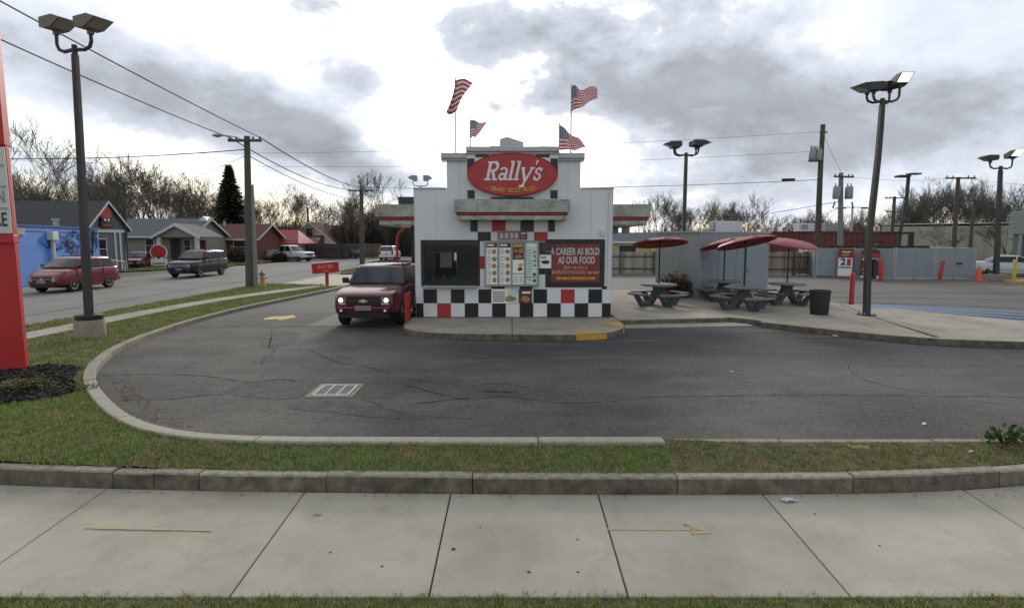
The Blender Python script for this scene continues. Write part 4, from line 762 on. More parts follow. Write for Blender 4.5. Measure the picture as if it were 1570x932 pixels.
def menu_panel(x0, x1, z0, z1, kind, y):
    mb = MB(); W_, Hh = x1 - x0, z1 - z0; Q = lambda a, b, c, d, m, k: mb.mat(m).quad((x0 + a * W_, y - k * .0012, z0 + c * Hh), (x0 + b * W_, y - k * .0012, z0 + c * Hh), (x0 + b * W_, y - k * .0012, z0 + d * Hh), (x0 + a * W_, y - k * .0012, z0 + d * Hh))
    def food(a, b, c, d, m=3):
        cx, cz, rx, rz_ = (a + b) / 2, (c + d) / 2, (b - a) / 2, (d - c) / 2; pts = []
        for k in range(12):
            w = 2 * math.pi * k / 12; q = random.uniform(.75, 1.1); pts.append((x0 + (cx + rx * q * math.cos(w)) * W_, y - .0036, z0 + (cz + rz_ * q * math.sin(w)) * Hh))
        mb.mat(m).add(pts, [tuple(range(12))])
    if kind in (0, 1):
        Q(0, 1, 0, 1, 0, 0); Q(0, 1, .89, 1, 2 if kind == 0 else 6, 1); Q(.08, .7, .93, .97, 0, 2)
        for r_ in range(5):
            b = .02 + r_ * .172
            for k in range(3): Q(.06, random.uniform(.32, .5), b + .03 + k * .045, b + .045 + k * .045, 4, 1)
            food(.5, .97, b + .02, b + .145)
            if r_: Q(.02, .98, b - .006, b - .001, 4, 1)
    elif kind == 2:
        Q(0, 1, 0, 1, 0, 0); Q(0, 1, .60, 1, 2, 1); Q(.05, .95, .90, .98, 5, 2); food(.1, .5, .76, .86); food(.5, .95, .74, .88); food(.1, .9, .62, .72); Q(0, 1, .25, .27, 4, 1); food(.45, .95, .42, .52, 5); food(.4, .95, .32, .42, 2)
        for k in range(4): Q(.08, .5, .05 + .045 * k, .065 + .045 * k, 4, 1); Q(.6, .92, .05 + .045 * k, .065 + .045 * k, 4, 1)
    elif kind == 3:
        Q(0, 1, 0, 1, 1, 0); Q(.05, .95, .92, .97, 0, 1)
        for k in range(12): Q(.06, random.uniform(.35, .55), .1 + k * .065, .115 + k * .065, 4, 1)
        for k in range(4): food(.65, .95, .42 + k * .11, .50 + k * .11)
        food(.6, .95, .05, .13, 2); food(.6, .95, .2, .28, 2); Q(0, 1, .16, .18, 2, 1)
    elif kind == 4:
        Q(0, 1, 0, 1, 0, 0)
        for k in range(5): Q(.05, .5, .12 + k * .15, .2 + k * .15, 4, 1)
        Q(.6, 1, 0, 1, 1, 1); food(.45, .95, .1, .55)
    elif kind == 5:
        Q(0, 1, 0, 1, 2, 0); food(.15, .85, .08, .55); Q(.2, .9, .68, .82, 0, 1)
    elif kind == 6:
        Q(0, 1, 0, 1, 6, 0); food(.1, .9, .45, .8, 2); Q(.45, .95, .15, .35, 4, 1)
    elif kind == 7:
        Q(0, 1, 0, 1, 0, 0); food(.15, .9, .3, .62, 6)
        Q(.1, .6, .75, .85, 4, 1)
    return mb
for k in range(4):
    a = mbx0 + .05 + k * .392; menu_panel(a, a + .325, mz0 + .07, mz1 - .07, k, -.162).build('menu_panel', PM, mn)
# printed boards by the menu
s1 = MB().box(-.62, .20, -.03, -.014, .435, fz(1.02)).build('notice', SWHITE, bd); menu_panel(-.62, .20, .435, fz(1.02), 4, -.0315).build('print', PM, s1)
s2 = MB().box(.23, .60, -.03, -.014, .435, fz(1.02)).build('notice', SWHITE, bd); menu_panel(.23, .60, .435, fz(1.02), 5, -.0315).build('print', PM, s2)
s3 = MB().box(.82, 1.17, -.055, -.035, fz(2.05), fz(2.42)).build('notice', PLASTIC, bd); menu_panel(.82, 1.17, fz(2.05), fz(2.42), 6, -.057).build('print', PM, s3)
s4 = MB().box(.82, 1.17, -.055, -.035, fz(1.64), fz(2.04)).build('notice', SWHITE, bd); menu_panel(.82, 1.17, fz(1.64), fz(2.04), 7, -.057).build('print', PM, s4)
# price placard above the menu
pl_ = MB().box(-.42, .45, -.06, -.02, fz(2.49), fz(2.75)).build('price_placard', mat('placard', (.33, .20, .20), .5, vary=.3, vs_=8), bd)
for x in (-.31, -.16, .0, .13): text('lettering', '5' if x in (-.31, .0) else '0', .19, (x, -.063, fz(2.60)), SWHITE, pl_, bold=.006)
menu_panel(.22, .44, fz(2.51), fz(2.73), 5, -.0615).build('print', PM, pl_)
# hiring poster
ps = MB().box(1.005, 2.77, -.03, -.013, fz(1.07), fz(2.50)).build('poster', PLASTIC, bd, bevel=.004)
MB().box(1.16, 2.62, -.034, -.031, fz(1.23), fz(2.36)).build('red_print', mat('poster_red', (.19, .030, .022), .45, vary=.2, vs_=1.6, col2=(.27, .048, .032)), ps)
SG = mat('poster_silver', (.60, .60, .60), .45, vary=.2, vs_=12)
text('lettering', 'A CAREER AS BOLD', .29, (1.88, -.037, fz(2.13)), SG, ps, bold=.007, sx=.57); text('lettering', 'AS OUR FOOD', .29, (1.93, -.037, fz(1.87)), SG, ps, bold=.007, sx=.57)
PK = mat('poster_pink', (.70, .40, .30), .5); text('lettering', 'Join us for a', .145, (1.90, -.037, fz(1.67)), PK, ps, bold=.001, sx=1.0); text('lettering', '#CRAZYGOOD career', .145, (1.91, -.037, fz(1.52)), PK, ps, bold=.001, sx=1.0); text('lettering', 'careers.checkers.com', .155, (1.91, -.037, fz(1.35)), SYEL, ps, bold=.004, sx=.86)
MB().box(2.70, 2.86, -.016, -.002, .86, fz(1.10)).build('tile', TBLACK, bd)

# flags on the roof
def flag_mat():
    m = bpy.data.materials.new('flag_cloth'); m.use_nodes = True; t = m.node_tree; p = t.nodes['Principled BSDF']; L = t.links.new; p.inputs['Roughness'].default_value = .8
    uv = t.nodes.new('ShaderNodeUVMap'); s = t.nodes.new('ShaderNodeSeparateXYZ'); L(uv.outputs[0], s.inputs[0])
    def ma(op, a, b=None):
        n = t.nodes.new('ShaderNodeMath'); n.operation = op
        for i, x in enumerate((a, b)):
            if x is None: continue
            if isinstance(x, (int, float)): n.inputs[i].default_value = x
            else: L(x, n.inputs[i])
        return n.outputs[0]
    def mx(f, a, b):
        n = t.nodes.new('ShaderNodeMix'); n.data_type = 'RGBA'; L(f, n.inputs[0])
        for i, x in ((6, a), (7, b)):
            if isinstance(x, tuple): n.inputs[i].default_value = (*x, 1)
            else: L(x, n.inputs[i])
        return n.outputs[2]
    st = ma('LESS_THAN', ma('FRACT', ma('MULTIPLY', s.outputs[1], 6.5)), .5)
    base = mx(st, (.62, .55, .55), (.36, .035, .055))
    inb = ma('MULTIPLY', ma('LESS_THAN', s.outputs[0], .4), ma('GREATER_THAN', s.outputs[1], .4615))
    fx = ma('SUBTRACT', ma('FRACT', ma('MULTIPLY', s.outputs[0], 15)), .5); fy = ma('SUBTRACT', ma('FRACT', ma('MULTIPLY', s.outputs[1], 11)), .5)
    star = ma('LESS_THAN', ma('ADD', ma('MULTIPLY', fx, fx), ma('MULTIPLY', fy, fy)), .09)
    base = mx(inb, base, mx(star, (.03, .035, .11), (.6, .58, .6))); L(base, p.inputs['Base Color'])
    tl = t.nodes.new('ShaderNodeBsdfTranslucent'); L(base, tl.inputs[0]); ms = t.nodes.new('ShaderNodeMixShader'); ms.inputs[0].default_value = .35; L(p.outputs[0], ms.inputs[1]); L(tl.outputs[0], ms.inputs[2]); L(ms.outputs[0], t.nodes['Material Output'].inputs[0]); return m
FLAG = flag_mat()
def flag(x, y, z0, z1, wdt, hgt, fn, label, r_=.026):
    t = thing('flag', label, 'flag', (x, y, z0), 0, 'flags on the restaurant roof')
    MB().tube([(0, 0, 0), (0, 0, (z1 - z0) * .5), (0, 0, z1 - z0)], [r_, r_ * .85, r_ * .6], 8).build('pole', PIPE, t); MB().lathe([(.001, 0), (.03, .01), (.03, .03), (.001, .045)], 10).build('finial', PIPE, t, loc=(0, 0, z1 - z0))
    n, m_ = 22, 14; v = []; uvs = []
    for j in range(m_ + 1):
        for i in range(n + 1):
            u, w = i / n, j / m_; v.append(fn(u, w)); uvs.append((u, w))
    f = [(j * (n + 1) + i, j * (n + 1) + i + 1, (j + 1) * (n + 1) + i + 1, (j + 1) * (n + 1) + i) for j in range(m_) for i in range(n)]
    mb = MB(); mb.add(v, f); o = mb.build('cloth', FLAG, t, smooth=180); o.location = (0, 0, z1 - z0 - hgt - .03)
    ul = o.data.uv_layers.new(name='UVMap')
    for l in o.data.loops: ul.data[l.index].uv = uvs[l.vertex_index]
    return t
# furled and folded on its tall pole; streaming; small ones drooping
flag(-1.76, B0 + 1.2, H1 - .15, 7.42, .9, .95, lambda u, w: (-.30 * math.sin(u * 3.0) * (1 - w * .6) + .62 * u * (.25 + .75 * w) - .02, -.5 * u + .1 * math.sin(9 * u + 3 * w), w * .95 - .12 * u + .10 * math.sin(7 * u + 4 * w) * u), 'furled stars-and-stripes flag on the tall roof pole nearer the serving window')
flag(-1.28, B0 + .8, H2 + BZ, 6.13, .6, .55, lambda u, w: (.52 * u * (.55 + .45 * w) + .01, -.25 * u + .05 * math.sin(8 * u), w * .55 * (1 - .55 * u) + .18 * u - .08 * u * (1 - w) + .04 * math.sin(8 * u)), 'small tattered flag on the short pole by the parapet unit')
flag(1.84, B0 + 1.2, H1 - .15, 7.22, .85, .8, lambda u, w: (.74 * u - .15 * (1 - w) * (1 - u) * 0 - .12 * math.sin(u * 3.1), -.45 * u + .1 * math.sin(10 * u + 2 * w), w * .8 * (1 - .62 * u) + .36 * u - .05 * u + .05 * math.sin(9 * u)), 'stars-and-stripes flag streaming from the tall pole above the poster side')
flag(1.44, B0 + .8, H2 + BZ, 5.98, .8, .75, lambda u, w: (.78 * u * (.9 + .1 * (1 - w)), -.3 * u + .08 * math.sin(11 * u + 3 * w), w * .75 * (1 - .75 * u) + .02 + .05 * math.sin(9 * u) * u - .02 * u), 'low flag with blue canton hanging beside the parapet cap', .018)
# twin floodlight on the low parapet
def flood_head(mb, X, l=.26, h=.16, w=.24):
    mb.prism([(0, 0), (l * .35, 0), (l, h * .55), (l * .62, h), (0, h)], 'y', -w / 2, w / 2, X)
fl = thing('floodlight', 'small twin floodlight on the low white parapet', 'floodlight', (-2.72, B0 + .12, 4.015))
MB().tube([(-.22, 0, .2), (-.22, 0, .12), (-.17, 0, .06), (0, 0, .05), (.17, 0, .06), (.22, 0, .12), (.22, 0, .2)], .016, 8).build('bracket', GMETAL, fl, smooth=60); MB().cyl((0, 0, 0), (0, 0, .06), .03).build('base', GMETAL, fl)
for s in (-1, 1):
    m_ = MB(); flood_head(m_, Matrix.Translation((s * .22, 0, .2)) @ Matrix.Rotation(0 if s > 0 else math.pi, 4, 'Z') @ Matrix.Translation((-.12, 0, 0))); m_.build('lamp_head', GMETAL, fl, bevel=.008)
# red rail beside the window
rl = thing('railing', 'short red railing at the serving window corner of the pad', 'railing', (-2.98, 16.35, .15), R(3))
for y in (0, .95): MB().box(-.025, .025, y - .025, y + .025, 0, .82).build('post', RMETAL, rl, bevel=.006)
for z in (.10, .80): MB().box(-.02, .02, .026, .924, z - .02, z + .02).build('rail', RMETAL, rl)
for k in range(7): MB().box(-.012, .012, .12 + k * .12 - .012, .12 + k * .12 + .012, .121, .779).build('baluster', RMETAL, rl)
# red clearance hoop over the lane
hp = thing('clearance_hoop', 'red bent pipe clearance bar over the drive-through lane', 'clearance bar', (-4.93, 25.3, 0))
pts = [(0, 0, 0), (0, 0, 2.35)] + [(.45 - .45 * math.cos(R(t)), 0, 2.35 + .62 * math.sin(R(t))) for t in (15, 30, 45, 60, 75, 90)] + [(1.9, 0, 2.97)]
MB().tube(pts, .055, 10).build('pipe', RMETAL, hp, smooth=60); MB().lathe([(.16, 0), (.16, .06), (.06, .10), (.001, .1)], 16).build('base', RMETAL, hp); MB().box(.75, 1.9, -.05, .05, 2.30, 2.46).build('bar', RMETAL, hp, bevel=.02)
for x in (.9, 1.7): MB().cyl((x, 0, 2.46), (x, 0, 2.95), .012, n=6).build('hanger', PIPE, hp)
# ---------------------------------------------------------------- vehicles (front faces -Y in local space)
def bake(o):
    bpy.context.view_layer.update(); dg = bpy.context.evaluated_depsgraph_get(); me = bpy.data.meshes.new_from_object(o.evaluated_get(dg)); o.modifiers.clear(); old = o.data; o.data = me; bpy.data.meshes.remove(old); return o
def paint(name, c, flake=0.25): return mat(name, c, 0.28, metal=flake, vary=0.04, vs_=2, coat=0.7, dirt=((c[0] * .7 + .03, c[1] * .7 + .03, c[2] * .7 + .03), 5, .58, .35))
SGLASS = mat('tinted_side_glass', (.008, .009, .010), .06, vary=0, spec=.3)
LENSD = mat('headlamp_smoked', (.20, .205, .21), .08, vary=.5, vs_=18, spec=.9); LITF = mat('fog_lit', (.45, .45, .42), .2, emit=(1, .95, .85), es=.15)
HEADL = mat('headlamp_clear', (.55, .56, .57), .12, vary=.25, vs_=22, spec=.9); LITL = mat('headlamp_lit', (.8, .8, .78), .2, emit=(1, .95, .85), es=1.8); TAIL = mat('tail_lamp', (.30, .012, .012), .2, vary=.1); PLATE = mat('plate_blank', (.22, .22, .23), .6, vary=.1, vs_=10); AMBER = mat('amber_lamp', (.6, .25, .03), .25)
def wheel(parent, x, y, r, w, side, spokes=6):
    X = Matrix.Translation((x, y, r)) @ Matrix.Rotation(R(90) * side, 4, 'Y')
    prof = [(r * .62, -w / 2 + .01), (r * .90, -w / 2), (r * .985, -w / 2 + .03), (r, -w / 4), (r, w / 4), (r * .985, w / 2 - .03), (r * .90, w / 2), (r * .62, w / 2 - .01)]
    o = MB().lathe(prof, 28, X).build('wheel', RUBBER, parent, smooth=35)
    mb = MB().lathe([(r * .62, w / 2 - .012), (r * .61, w / 2 - .002), (r * .55, w / 2 - .012), (r * .53, w / 2 - .07), (.001, w / 2 - .07)], 28, X)
    for k in range(spokes):
        a = 2 * math.pi * k / spokes; Y = X @ Matrix.Rotation(a, 4, 'Z'); mb.box(r * .10, r * .56, -r * .075, r * .075, w / 2 - .055, w / 2 - .015, Y)
    mb.lathe([(r * .16, w / 2 - .06), (r * .15, w / 2 - .006), (.001, w / 2 - .004)], 14, X); mb.build('rim', ALLOY, o, smooth=35); return o
def car(name, label, loc, rz, P, L=4.6, Wd=1.85, H=1.72, hood=1.05, belt=1.08, clear=.30, wr=.36, fo=.88, wb=2.7, wsb=-1.05, rf=-.35, rr=2.0, rb=2.2, kind='suv', lit=False, group=None, cls='car', rails=False, detail=2, grille='bars', trunk=None, lower=None, drop=0.0, rf_=0.0, scl=None):
    t = thing(name, label, cls, loc, rz, group); y0, y1 = -L / 2, L / 2; hw = Wd / 2; fa = y0 + fo; ra = fa + wb
    tz_ = trunk if trunk else belt
    st = [(y0 - .03, clear + .10, hood - .17 - drop, .84 - .16 * rf_), (y0, clear + .05, hood - .13 - drop, .90 - .10 * rf_), (y0 + .16, clear, hood - .075 - drop * .7, .955 - .035 * rf_), (y0 + .42, clear, hood - .03 - drop * .4, .99 - .008 * rf_), ((y0 + wsb) / 2, clear, hood - drop * .1, 1.0), (wsb - .02, clear, hood + .035, 1.0), (wsb + .35, clear, belt, 1.0), (0.3, clear, belt + .01, 1.0), (rb - .4, clear, belt + .015, 1.0), (min(rb, y1 - .3), clear, tz_, .99), (y1 - .14, clear + .02, tz_ - .02, .955), (y1 - .03, clear + .08, tz_ - .08, .90), (y1, clear + .16, tz_ - .16, .84)]
    st = sorted(st); secs = []
    for (y, zb, zt, ws) in st:
        w = hw * ws; zm = zb + (zt - zb) * .55
        half = [(0.62 * w, zb), (.93 * w, zb + .03), (.985 * w, zb + .16), (w, zm - .08), (.985 * w, zm + .10), (.955 * w, zt - .07), (.90 * w, zt - .012), (.55 * w, zt + .012)]
        secs.append([(x, y, z) for x, z in half] + [(-x, y, z) for x, z in half[::-1]])
    n = len(secs[0]); mb = MB(); mb.add(sum(secs, []), [(i * n + j, i * n + (j + 1) % n, (i + 1) * n + (j + 1) % n, (i + 1) * n + j) for i in range(len(secs) - 1) for j in range(n)] + [tuple(range(n))[::-1], tuple(range((len(secs) - 1) * n, len(secs) * n))])
    bm_ = bpy.data.meshes.new('b'); body_ = mb.build('body', [P, PLASTIC], t)
    bmx = bmesh.new(); bmx.from_mesh(body_.data); bmesh.ops.recalc_face_normals(bmx, faces=bmx.faces); bmx.to_mesh(body_.data); bmx.free()
    ct = MB()
    for y in (fa, ra):
        for s in (-1, 1): ct.cyl((s * (hw - .30), y, wr + .02), (s * (hw + .1), y, wr + .02), wr + .05, n=28)
    if detail >= 1: sb_ = body_.modifiers.new('round', 'SUBSURF'); sb_.levels = 2; sb_.render_levels = 2
    cut = ct.build('cutter', PLASTIC); bo = body_.modifiers.new('arches', 'BOOLEAN'); bo.object = cut; bo.operation = 'DIFFERENCE'; bo.solver = 'EXACT'
    try: bo.material_mode = 'TRANSFER'
    except Exception: pass
    bake(body_); bpy.data.objects.remove(cut)
    me = body_.data; me.polygons.foreach_set('use_smooth', [True] * len(me.polygons)); me.set_sharp_from_angle(angle=R(32))
    # cabin
    def cw(z): return hw * (.945 - (z - belt) / (H - belt) * .185)
    zb_ = belt - .03; rise = H - belt
    side = [(wsb, zb_), (rf - .05, H - .085), (rf + .12, H - .03), ((rf + rr) / 2, H), (rr - .1, H - .035), (rr + .02, H - .09), (rb, zb_)]
    v = [(-cw(z), y, z) for y, z in side] + [(cw(z), y, z) for y, z in side]; k = len(side)
    if kind == 'pickup': pass
    cb = MB().add(v, [tuple(range(k)), tuple(range(k, 2 * k))[::-1]] + [(i, k + i, k + (i + 1) % k, (i + 1) % k) for i in range(k)]).build('cabin', P, t, bevel=.10)
    bmx = bmesh.new(); bmx.from_mesh(cb.data); bmesh.ops.recalc_face_normals(bmx, faces=bmx.faces); bmx.to_mesh(cb.data); bmx.free()
    cb.data.polygons.foreach_set('use_smooth', [True] * len(cb.data.polygons)); cb.data.set_sharp_from_angle(angle=R(40)); bake(cb)
    # glazing
    def lerp(a, b, s): return a + (b - a) * s
    def pane(yb, zb2, yt, zt, ins, nrm, nm):
        g_ = MB(); o_ = .012
        a, b = (lerp(yb, yt, .08), lerp(zb2, zt, .08)), (lerp(yb, yt, .93), lerp(zb2, zt, .93)); w0, w1 = cw(a[1]) - ins, cw(b[1]) - ins
        d = Vector((0, nrm[0], nrm[1])).normalized() * o_; m0 = Vector((0, (a[0] + b[0]) / 2, (a[1] + b[1]) / 2)) + d * 2.2
        P0 = [Vector((-w0, *a)) + d, Vector((w0, *a)) + d, Vector((w1, *b)) + d, Vector((-w1, *b)) + d]
        mids = [Vector((0, *a)) + d * 2.6, Vector((0, *b)) + d * 2.6]
        g_.add([P0[0], mids[0], P0[1], P0[2], mids[1], P0[3]], [(0, 1, 4, 5), (1, 2, 3, 4)]); return g_.build(nm, GLASS, t, smooth=60)
    nf = ((H - .085) - zb_, -((rf - .05) - wsb)); pane(wsb, zb_ + .02, rf - .05, H - .085, .055, (-nf[0], -nf[1]) if nf[1] > 0 else (-nf[0], -nf[1]), 'windshield')
    nr = ((H - .09) - zb_, rb - (rr + .02)); pane(rb, zb_ + .06, rr + .02, H - .09, .07, (nr[0], nr[1]), 'rear_window')
    zA, zB = belt + .035, H - .115
    def yfront(z): return lerp(wsb, rf - .05, (z - zb_) / (H - .085 - zb_))
    def yrear(z): return lerp(rb, rr + .02, (z - zb_) / (H - .09 - zb_))
    posts = [('f', .16), (.20 * (1) + lerp(fa, ra, .40), 0)]
    cuts_ = [None, lerp(fa, ra, .46), lerp(fa, ra, .84), None] if kind == 'suv' else [None, lerp(fa, ra, .52), None]
    for s in (-1, 1):
        for q in range(len(cuts_) - 1):
            a, b = cuts_[q], cuts_[q + 1]
            ya0, ya1 = (yfront(zA) + .16, yfront(zB) + .10) if a is None else (a + .035, a + .03)
            yb0, yb1 = (yrear(zA) - .13, yrear(zB) - .10) if b is None else (b - .035, b - .04)
            if yb0 - ya0 < .15: continue
            o_ = .008; vv = [(s * (cw(zA) + o_), ya0, zA), (s * (cw(zA) + o_), yb0, zA), (s * (cw(zB) + o_), yb1, zB), (s * (cw(zB) + o_), ya1, zB)]
            MB().add(vv, [(0, 1, 2, 3) if s > 0 else (3, 2, 1, 0)]).build('side_window', SGLASS, t)
    if detail >= 1:
        for s in (-1, 1):
            for yy in ([cuts_[1], cuts_[2]] if kind == 'suv' else [cuts_[1]]) + [yfront(zA) + .10]:
                MB().box(*sorted((s * (hw * .972), s * (hw * 1.001))), yy - .006, yy + .006, clear + .16, belt - .04).build('door_seam', TBLACK, t)
            for yy in ([cuts_[1], cuts_[2]] if kind == 'suv' else [cuts_[1]]):
                MB().box(*sorted((s * (hw * .972), s * (hw * .972 + .035))), yy - .24, yy - .08, belt - .16, belt - .125).build('door_handle', P, t, bevel=.008)
            MB().box(*sorted((s * hw * .96, s * (hw * 1.004))), fa + wr + .09, ra - wr - .09, clear - .01, clear + .09).build('sill_trim', lower or PLASTIC, t, bevel=.01)
            mr_ = MB().cbox((s * (hw + .09), wsb + .42, belt + .09), (.20, .11, .17)).build('mirror', PLASTIC, t, bevel=.03)
            MB().box(*sorted((s * (hw * .93), s * (hw + .02))), wsb + .40, wsb + .44, belt + .0, belt + .06).build('arm', PLASTIC, mr_)
    # front end: everything sits just proud of the nose
    FY = y0 - (.034 if detail >= 1 else .03); gw = hw * .50
    hz = hood - .31 - drop * .8; gh = .125
    gg = MB().box(-gw, gw, FY - .012, FY + .06, hz - .10, hz + gh).build('grille', TBLACK, t, bevel=.012)
    if grille == 'bars':
        MB().box(-gw - .01, gw + .01, FY - .030, FY - .010, hz - .012, hz + .040).build('grille_bar', P, gg, bevel=.008)
        for a_, b_ in ((hz - .115, hz - .098), (hz + gh, hz + gh + .014)): MB().box(-gw - .012, gw + .012, FY - .018, FY + .03, a_, b_).build('grille_trim', P, gg)
        MB().prism([(-.13, -.022), (-.05, -.022), (-.05, -.045), (.05, -.045), (.05, -.022), (.13, -.022), (.11, .022), (.05, .022), (.05, .045), (-.05, .045), (-.05, .022), (-.11, .022)], 'y', FY - .044, FY - .031, Matrix.Translation((0, 0, hz + .014))).build('emblem', mat('emblem_gold', (.66, .60, .46), .3, metal=.6), gg)
    elif grille == 'chrome':
        for k_ in range(5): MB().box(-gw, gw, FY - .022, FY - .013, hz - .09 + k_ * .045, hz - .072 + k_ * .045).build('grille_bar', ALLOY, gg)
        for a_ in (-gw - .02, gw): MB().box(a_, a_ + .02, FY - .022, FY + .03, hz - .11, hz + gh + .01).build('grille_trim', ALLOY, gg)
    else:
        MB().box(-gw, gw, FY - .022, FY - .013, hz + .01, hz + .035).build('grille_bar', ALLOY, gg)
        MB().lathe([(.001, 0), (.06, 0), (.06, .012), (.001, .012)], 14, Matrix.Translation((0, FY - .014, hz + .022)) @ Matrix.Rotation(R(90), 4, 'X') @ Matrix.Diagonal((1.3, 1, 1, 1))).build('emblem', ALLOY, gg)
    for s in (-1, 1):
        xi, xo, xc = s * (gw + .025), s * hw * (.80 - .10 * rf_), s * hw * (.935 - .02 * rf_)
        zb1, zt1 = hz - .10, hz + gh
        F_ = [(xi, FY - .010, zb1), (xo, FY + .004, zb1 + .01), (xc, FY + .20 + .06 * rf_, zb1 + .05), (xc, FY + .24 + .09 * rf_, zt1 + .02 * rf_), (xo, FY + .006, zt1), (xi, FY - .010, zt1)]
        Bk = [(x * .97, y + .14, z) for x, y, z in F_]
        o_ = MB().add(F_ + Bk, [(0, 1, 4, 5), (1, 2, 3, 4)] + [(i, 6 + i, 6 + (i + 1) % 6, (i + 1) % 6) for i in range(6)]).build('headlight', LENSD, t)
        bmx = bmesh.new(); bmx.from_mesh(o_.data); bmesh.ops.recalc_face_normals(bmx, faces=bmx.faces); bmx.to_mesh(o_.data); bmx.free()
        mid = (xi + xo) / 2
        MB().lathe([(.001, .0), (.045, 0), (.062, .012), (.062, .03), (.001, .03)], 14, Matrix.Translation((mid + s * .03, FY + .018, hz + .035)) @ Matrix.Rotation(R(90), 4, 'X')).build('bulb', LITL if lit else ALLOY, o_)
        MB().box(*sorted((xi + s * .02, xo - s * .02)), FY - .016, FY + .0, zb1 + .012, zb1 + .05).build('indicator', HEADL, o_)
        MB().lathe([(.001, 0), (.034, 0), (.038, .03), (.001, .03)], 12, Matrix.Translation((s * hw * (.68 - .06 * rf_), FY - (.048 if rf_ < .5 else .012), clear + .20)) @ Matrix.Rotation(R(90), 4, 'X')).build('fog_light', LITF if lit else LENSD, t)
        MB().box(*sorted((s * hw * .66, s * hw * .90)), y1 - .09, y1 + .012, belt - .36, belt - .02).build('tail_light', TAIL, t, bevel=.02)
    bp_ = MB().prism([(FY - .01, clear + .10), (FY - .045, clear + .16), (FY - .055, clear + .26), (FY - .045, hz - .16), (FY - .005, hz - .125), (FY + .15, hz - .125), (FY + .15, clear + .08)], 'x', -hw * (.86 - .18 * rf_), hw * (.86 - .18 * rf_)).build('front_bumper', P, t, bevel=.03)
    MB().box(-.23, .23, FY - .070, FY - .057, clear + .20, clear + .34).build('plate', PLATE, bp_)
    MB().box(-hw * .60, hw * .60, FY - .05, FY + .1, clear + .085, clear + .145).build('intake', TBLACK, bp_)
    MB().box(-hw * (.78 - .08 * rf_), hw * (.78 - .08 * rf_), FY + .02, FY + .25, clear - .03, clear + .10).build('air_dam', PLASTIC, t, bevel=.02)
    rbp = MB().box(-hw * .90, hw * .90, y1 - .12, y1 + .05, clear + .10, clear + .32).build('rear_bumper', P if lower is None else lower, t, bevel=.03)
    MB().box(-.2, .2, y1 + .001, y1 + .012, belt - .40, belt - .28).build('plate', PLATE, t)
    if rails:
        for s in (-1, 1):
            xx = s * (cw(H) - .10); MB().tube([(xx, rf + .25, H - .03), (xx, rf + .4, H + .035), (xx, rr - .4, H + .04), (xx, rr - .2, H - .01)], .018, 6).build('roof_rail', PLASTIC, t)
        for yy in (rf + .75, rr - .75): MB().box(-cw(H) + .09, cw(H) - .09, yy - .02, yy + .02, H + .02, H + .045).build('cross_bar', PLASTIC, t)
    if detail >= 2:
        for s in (-1, 1): MB().tube([(s * .08 - .1, wsb - .10, hood + .045), (s * .28 - .12, wsb + .03, belt + .045), (s * .30 + .16, wsb + .06, belt + .055)], .010, 5).build('wiper', PLASTIC, t)
        MB().cyl((hw * .78, wsb - .30, hood), (hw * .78, wsb - .22, hood + .55), .004, n=5).build('antenna', CABLE, t)
    for y in (fa, ra):
        for s in (-1, 1): wheel(t, s * (hw - .125), y, wr, .235, s)
    MB().box(-hw * .6, hw * .6, fa - .3, ra + .3, clear - .08, clear + .05).build('underbody', PLASTIC, t)
    if scl: t.scale = scl
    return t
MAROON = paint('maroon_paint', (.105, .006, .013)); REDP = paint('red_paint', (.19, .008, .022)); BLK = mat('black_paint', (.006, .0065, .007), .25, vary=.1, coat=.15, spec=.35); WHT = paint('white_paint', (.62, .63, .64), .0); SIL = paint('silver_paint', (.42, .43, .44), .6); NAVY = paint('navy_paint', (.02, .03, .06), .3)
car('suv', 'dark red sport utility vehicle with headlights on at the serving window', (-4.08, 18.75, 0), R(-1.5), MAROON, L=4.87, Wd=1.88, H=1.74, hood=1.12, belt=1.16, clear=.33, wr=.39, fo=.92, wb=2.87, wsb=-1.12, rf=-.42, rr=2.12, rb=2.36, lit=True, rails=True, lower=MAROON, rf_=.4, drop=.04)
car('crossover', 'bright red crossover driving past the blue building', (-21.85, 29.4, -.012), R(0), REDP, L=4.6, Wd=1.82, H=1.75, hood=1.12, belt=1.20, clear=.30, wr=.40, fo=.93, wb=2.66, wsb=-1.32, rf=-.46, rr=1.66, rb=2.14, lower=REDP, drop=.17, rf_=1.0, scl=(.94, .93, .95), grille='bar', detail=2, rails=True)
car('suv', 'black full-size utility vehicle with chrome grille on the road', (-21.45, 40.3, -.012), R(0), BLK, L=5.4, Wd=2.0, H=1.93, hood=1.22, belt=1.31, clear=.36, wr=.43, fo=.98, wb=3.2, wsb=-1.25, rf=-.55, rr=2.35, rb=2.62, lower=BLK, grille='chrome', rails=True, rf_=.25, drop=.03, scl=(.92, .90, .92))
car('suv', 'white utility vehicle driving away beside the hoop', (-14.9, 72, -.012), R(180), WHT, L=4.7, Wd=1.9, H=1.75, rails=False, lower=WHT, detail=1, lit=False)
car('suv', 'second white vehicle ahead on the far road', (-17.4, 97, -.012), R(180), WHT, L=4.9, Wd=1.95, H=1.9, belt=1.2, hood=1.15, lower=WHT, detail=0)
car('sedan', 'white sedan parked by the grey building', (34.9, 40.9, 0), R(62), WHT, L=4.7, Wd=1.82, H=1.43, hood=.86, belt=.92, clear=.2, wr=.34, fo=.95, wb=2.75, wsb=-.95, rf=-.2, rr=1.0, rb=1.75, kind='sedan', trunk=.98, lower=WHT, grille='bar', detail=1, rf_=1.0, drop=.1)
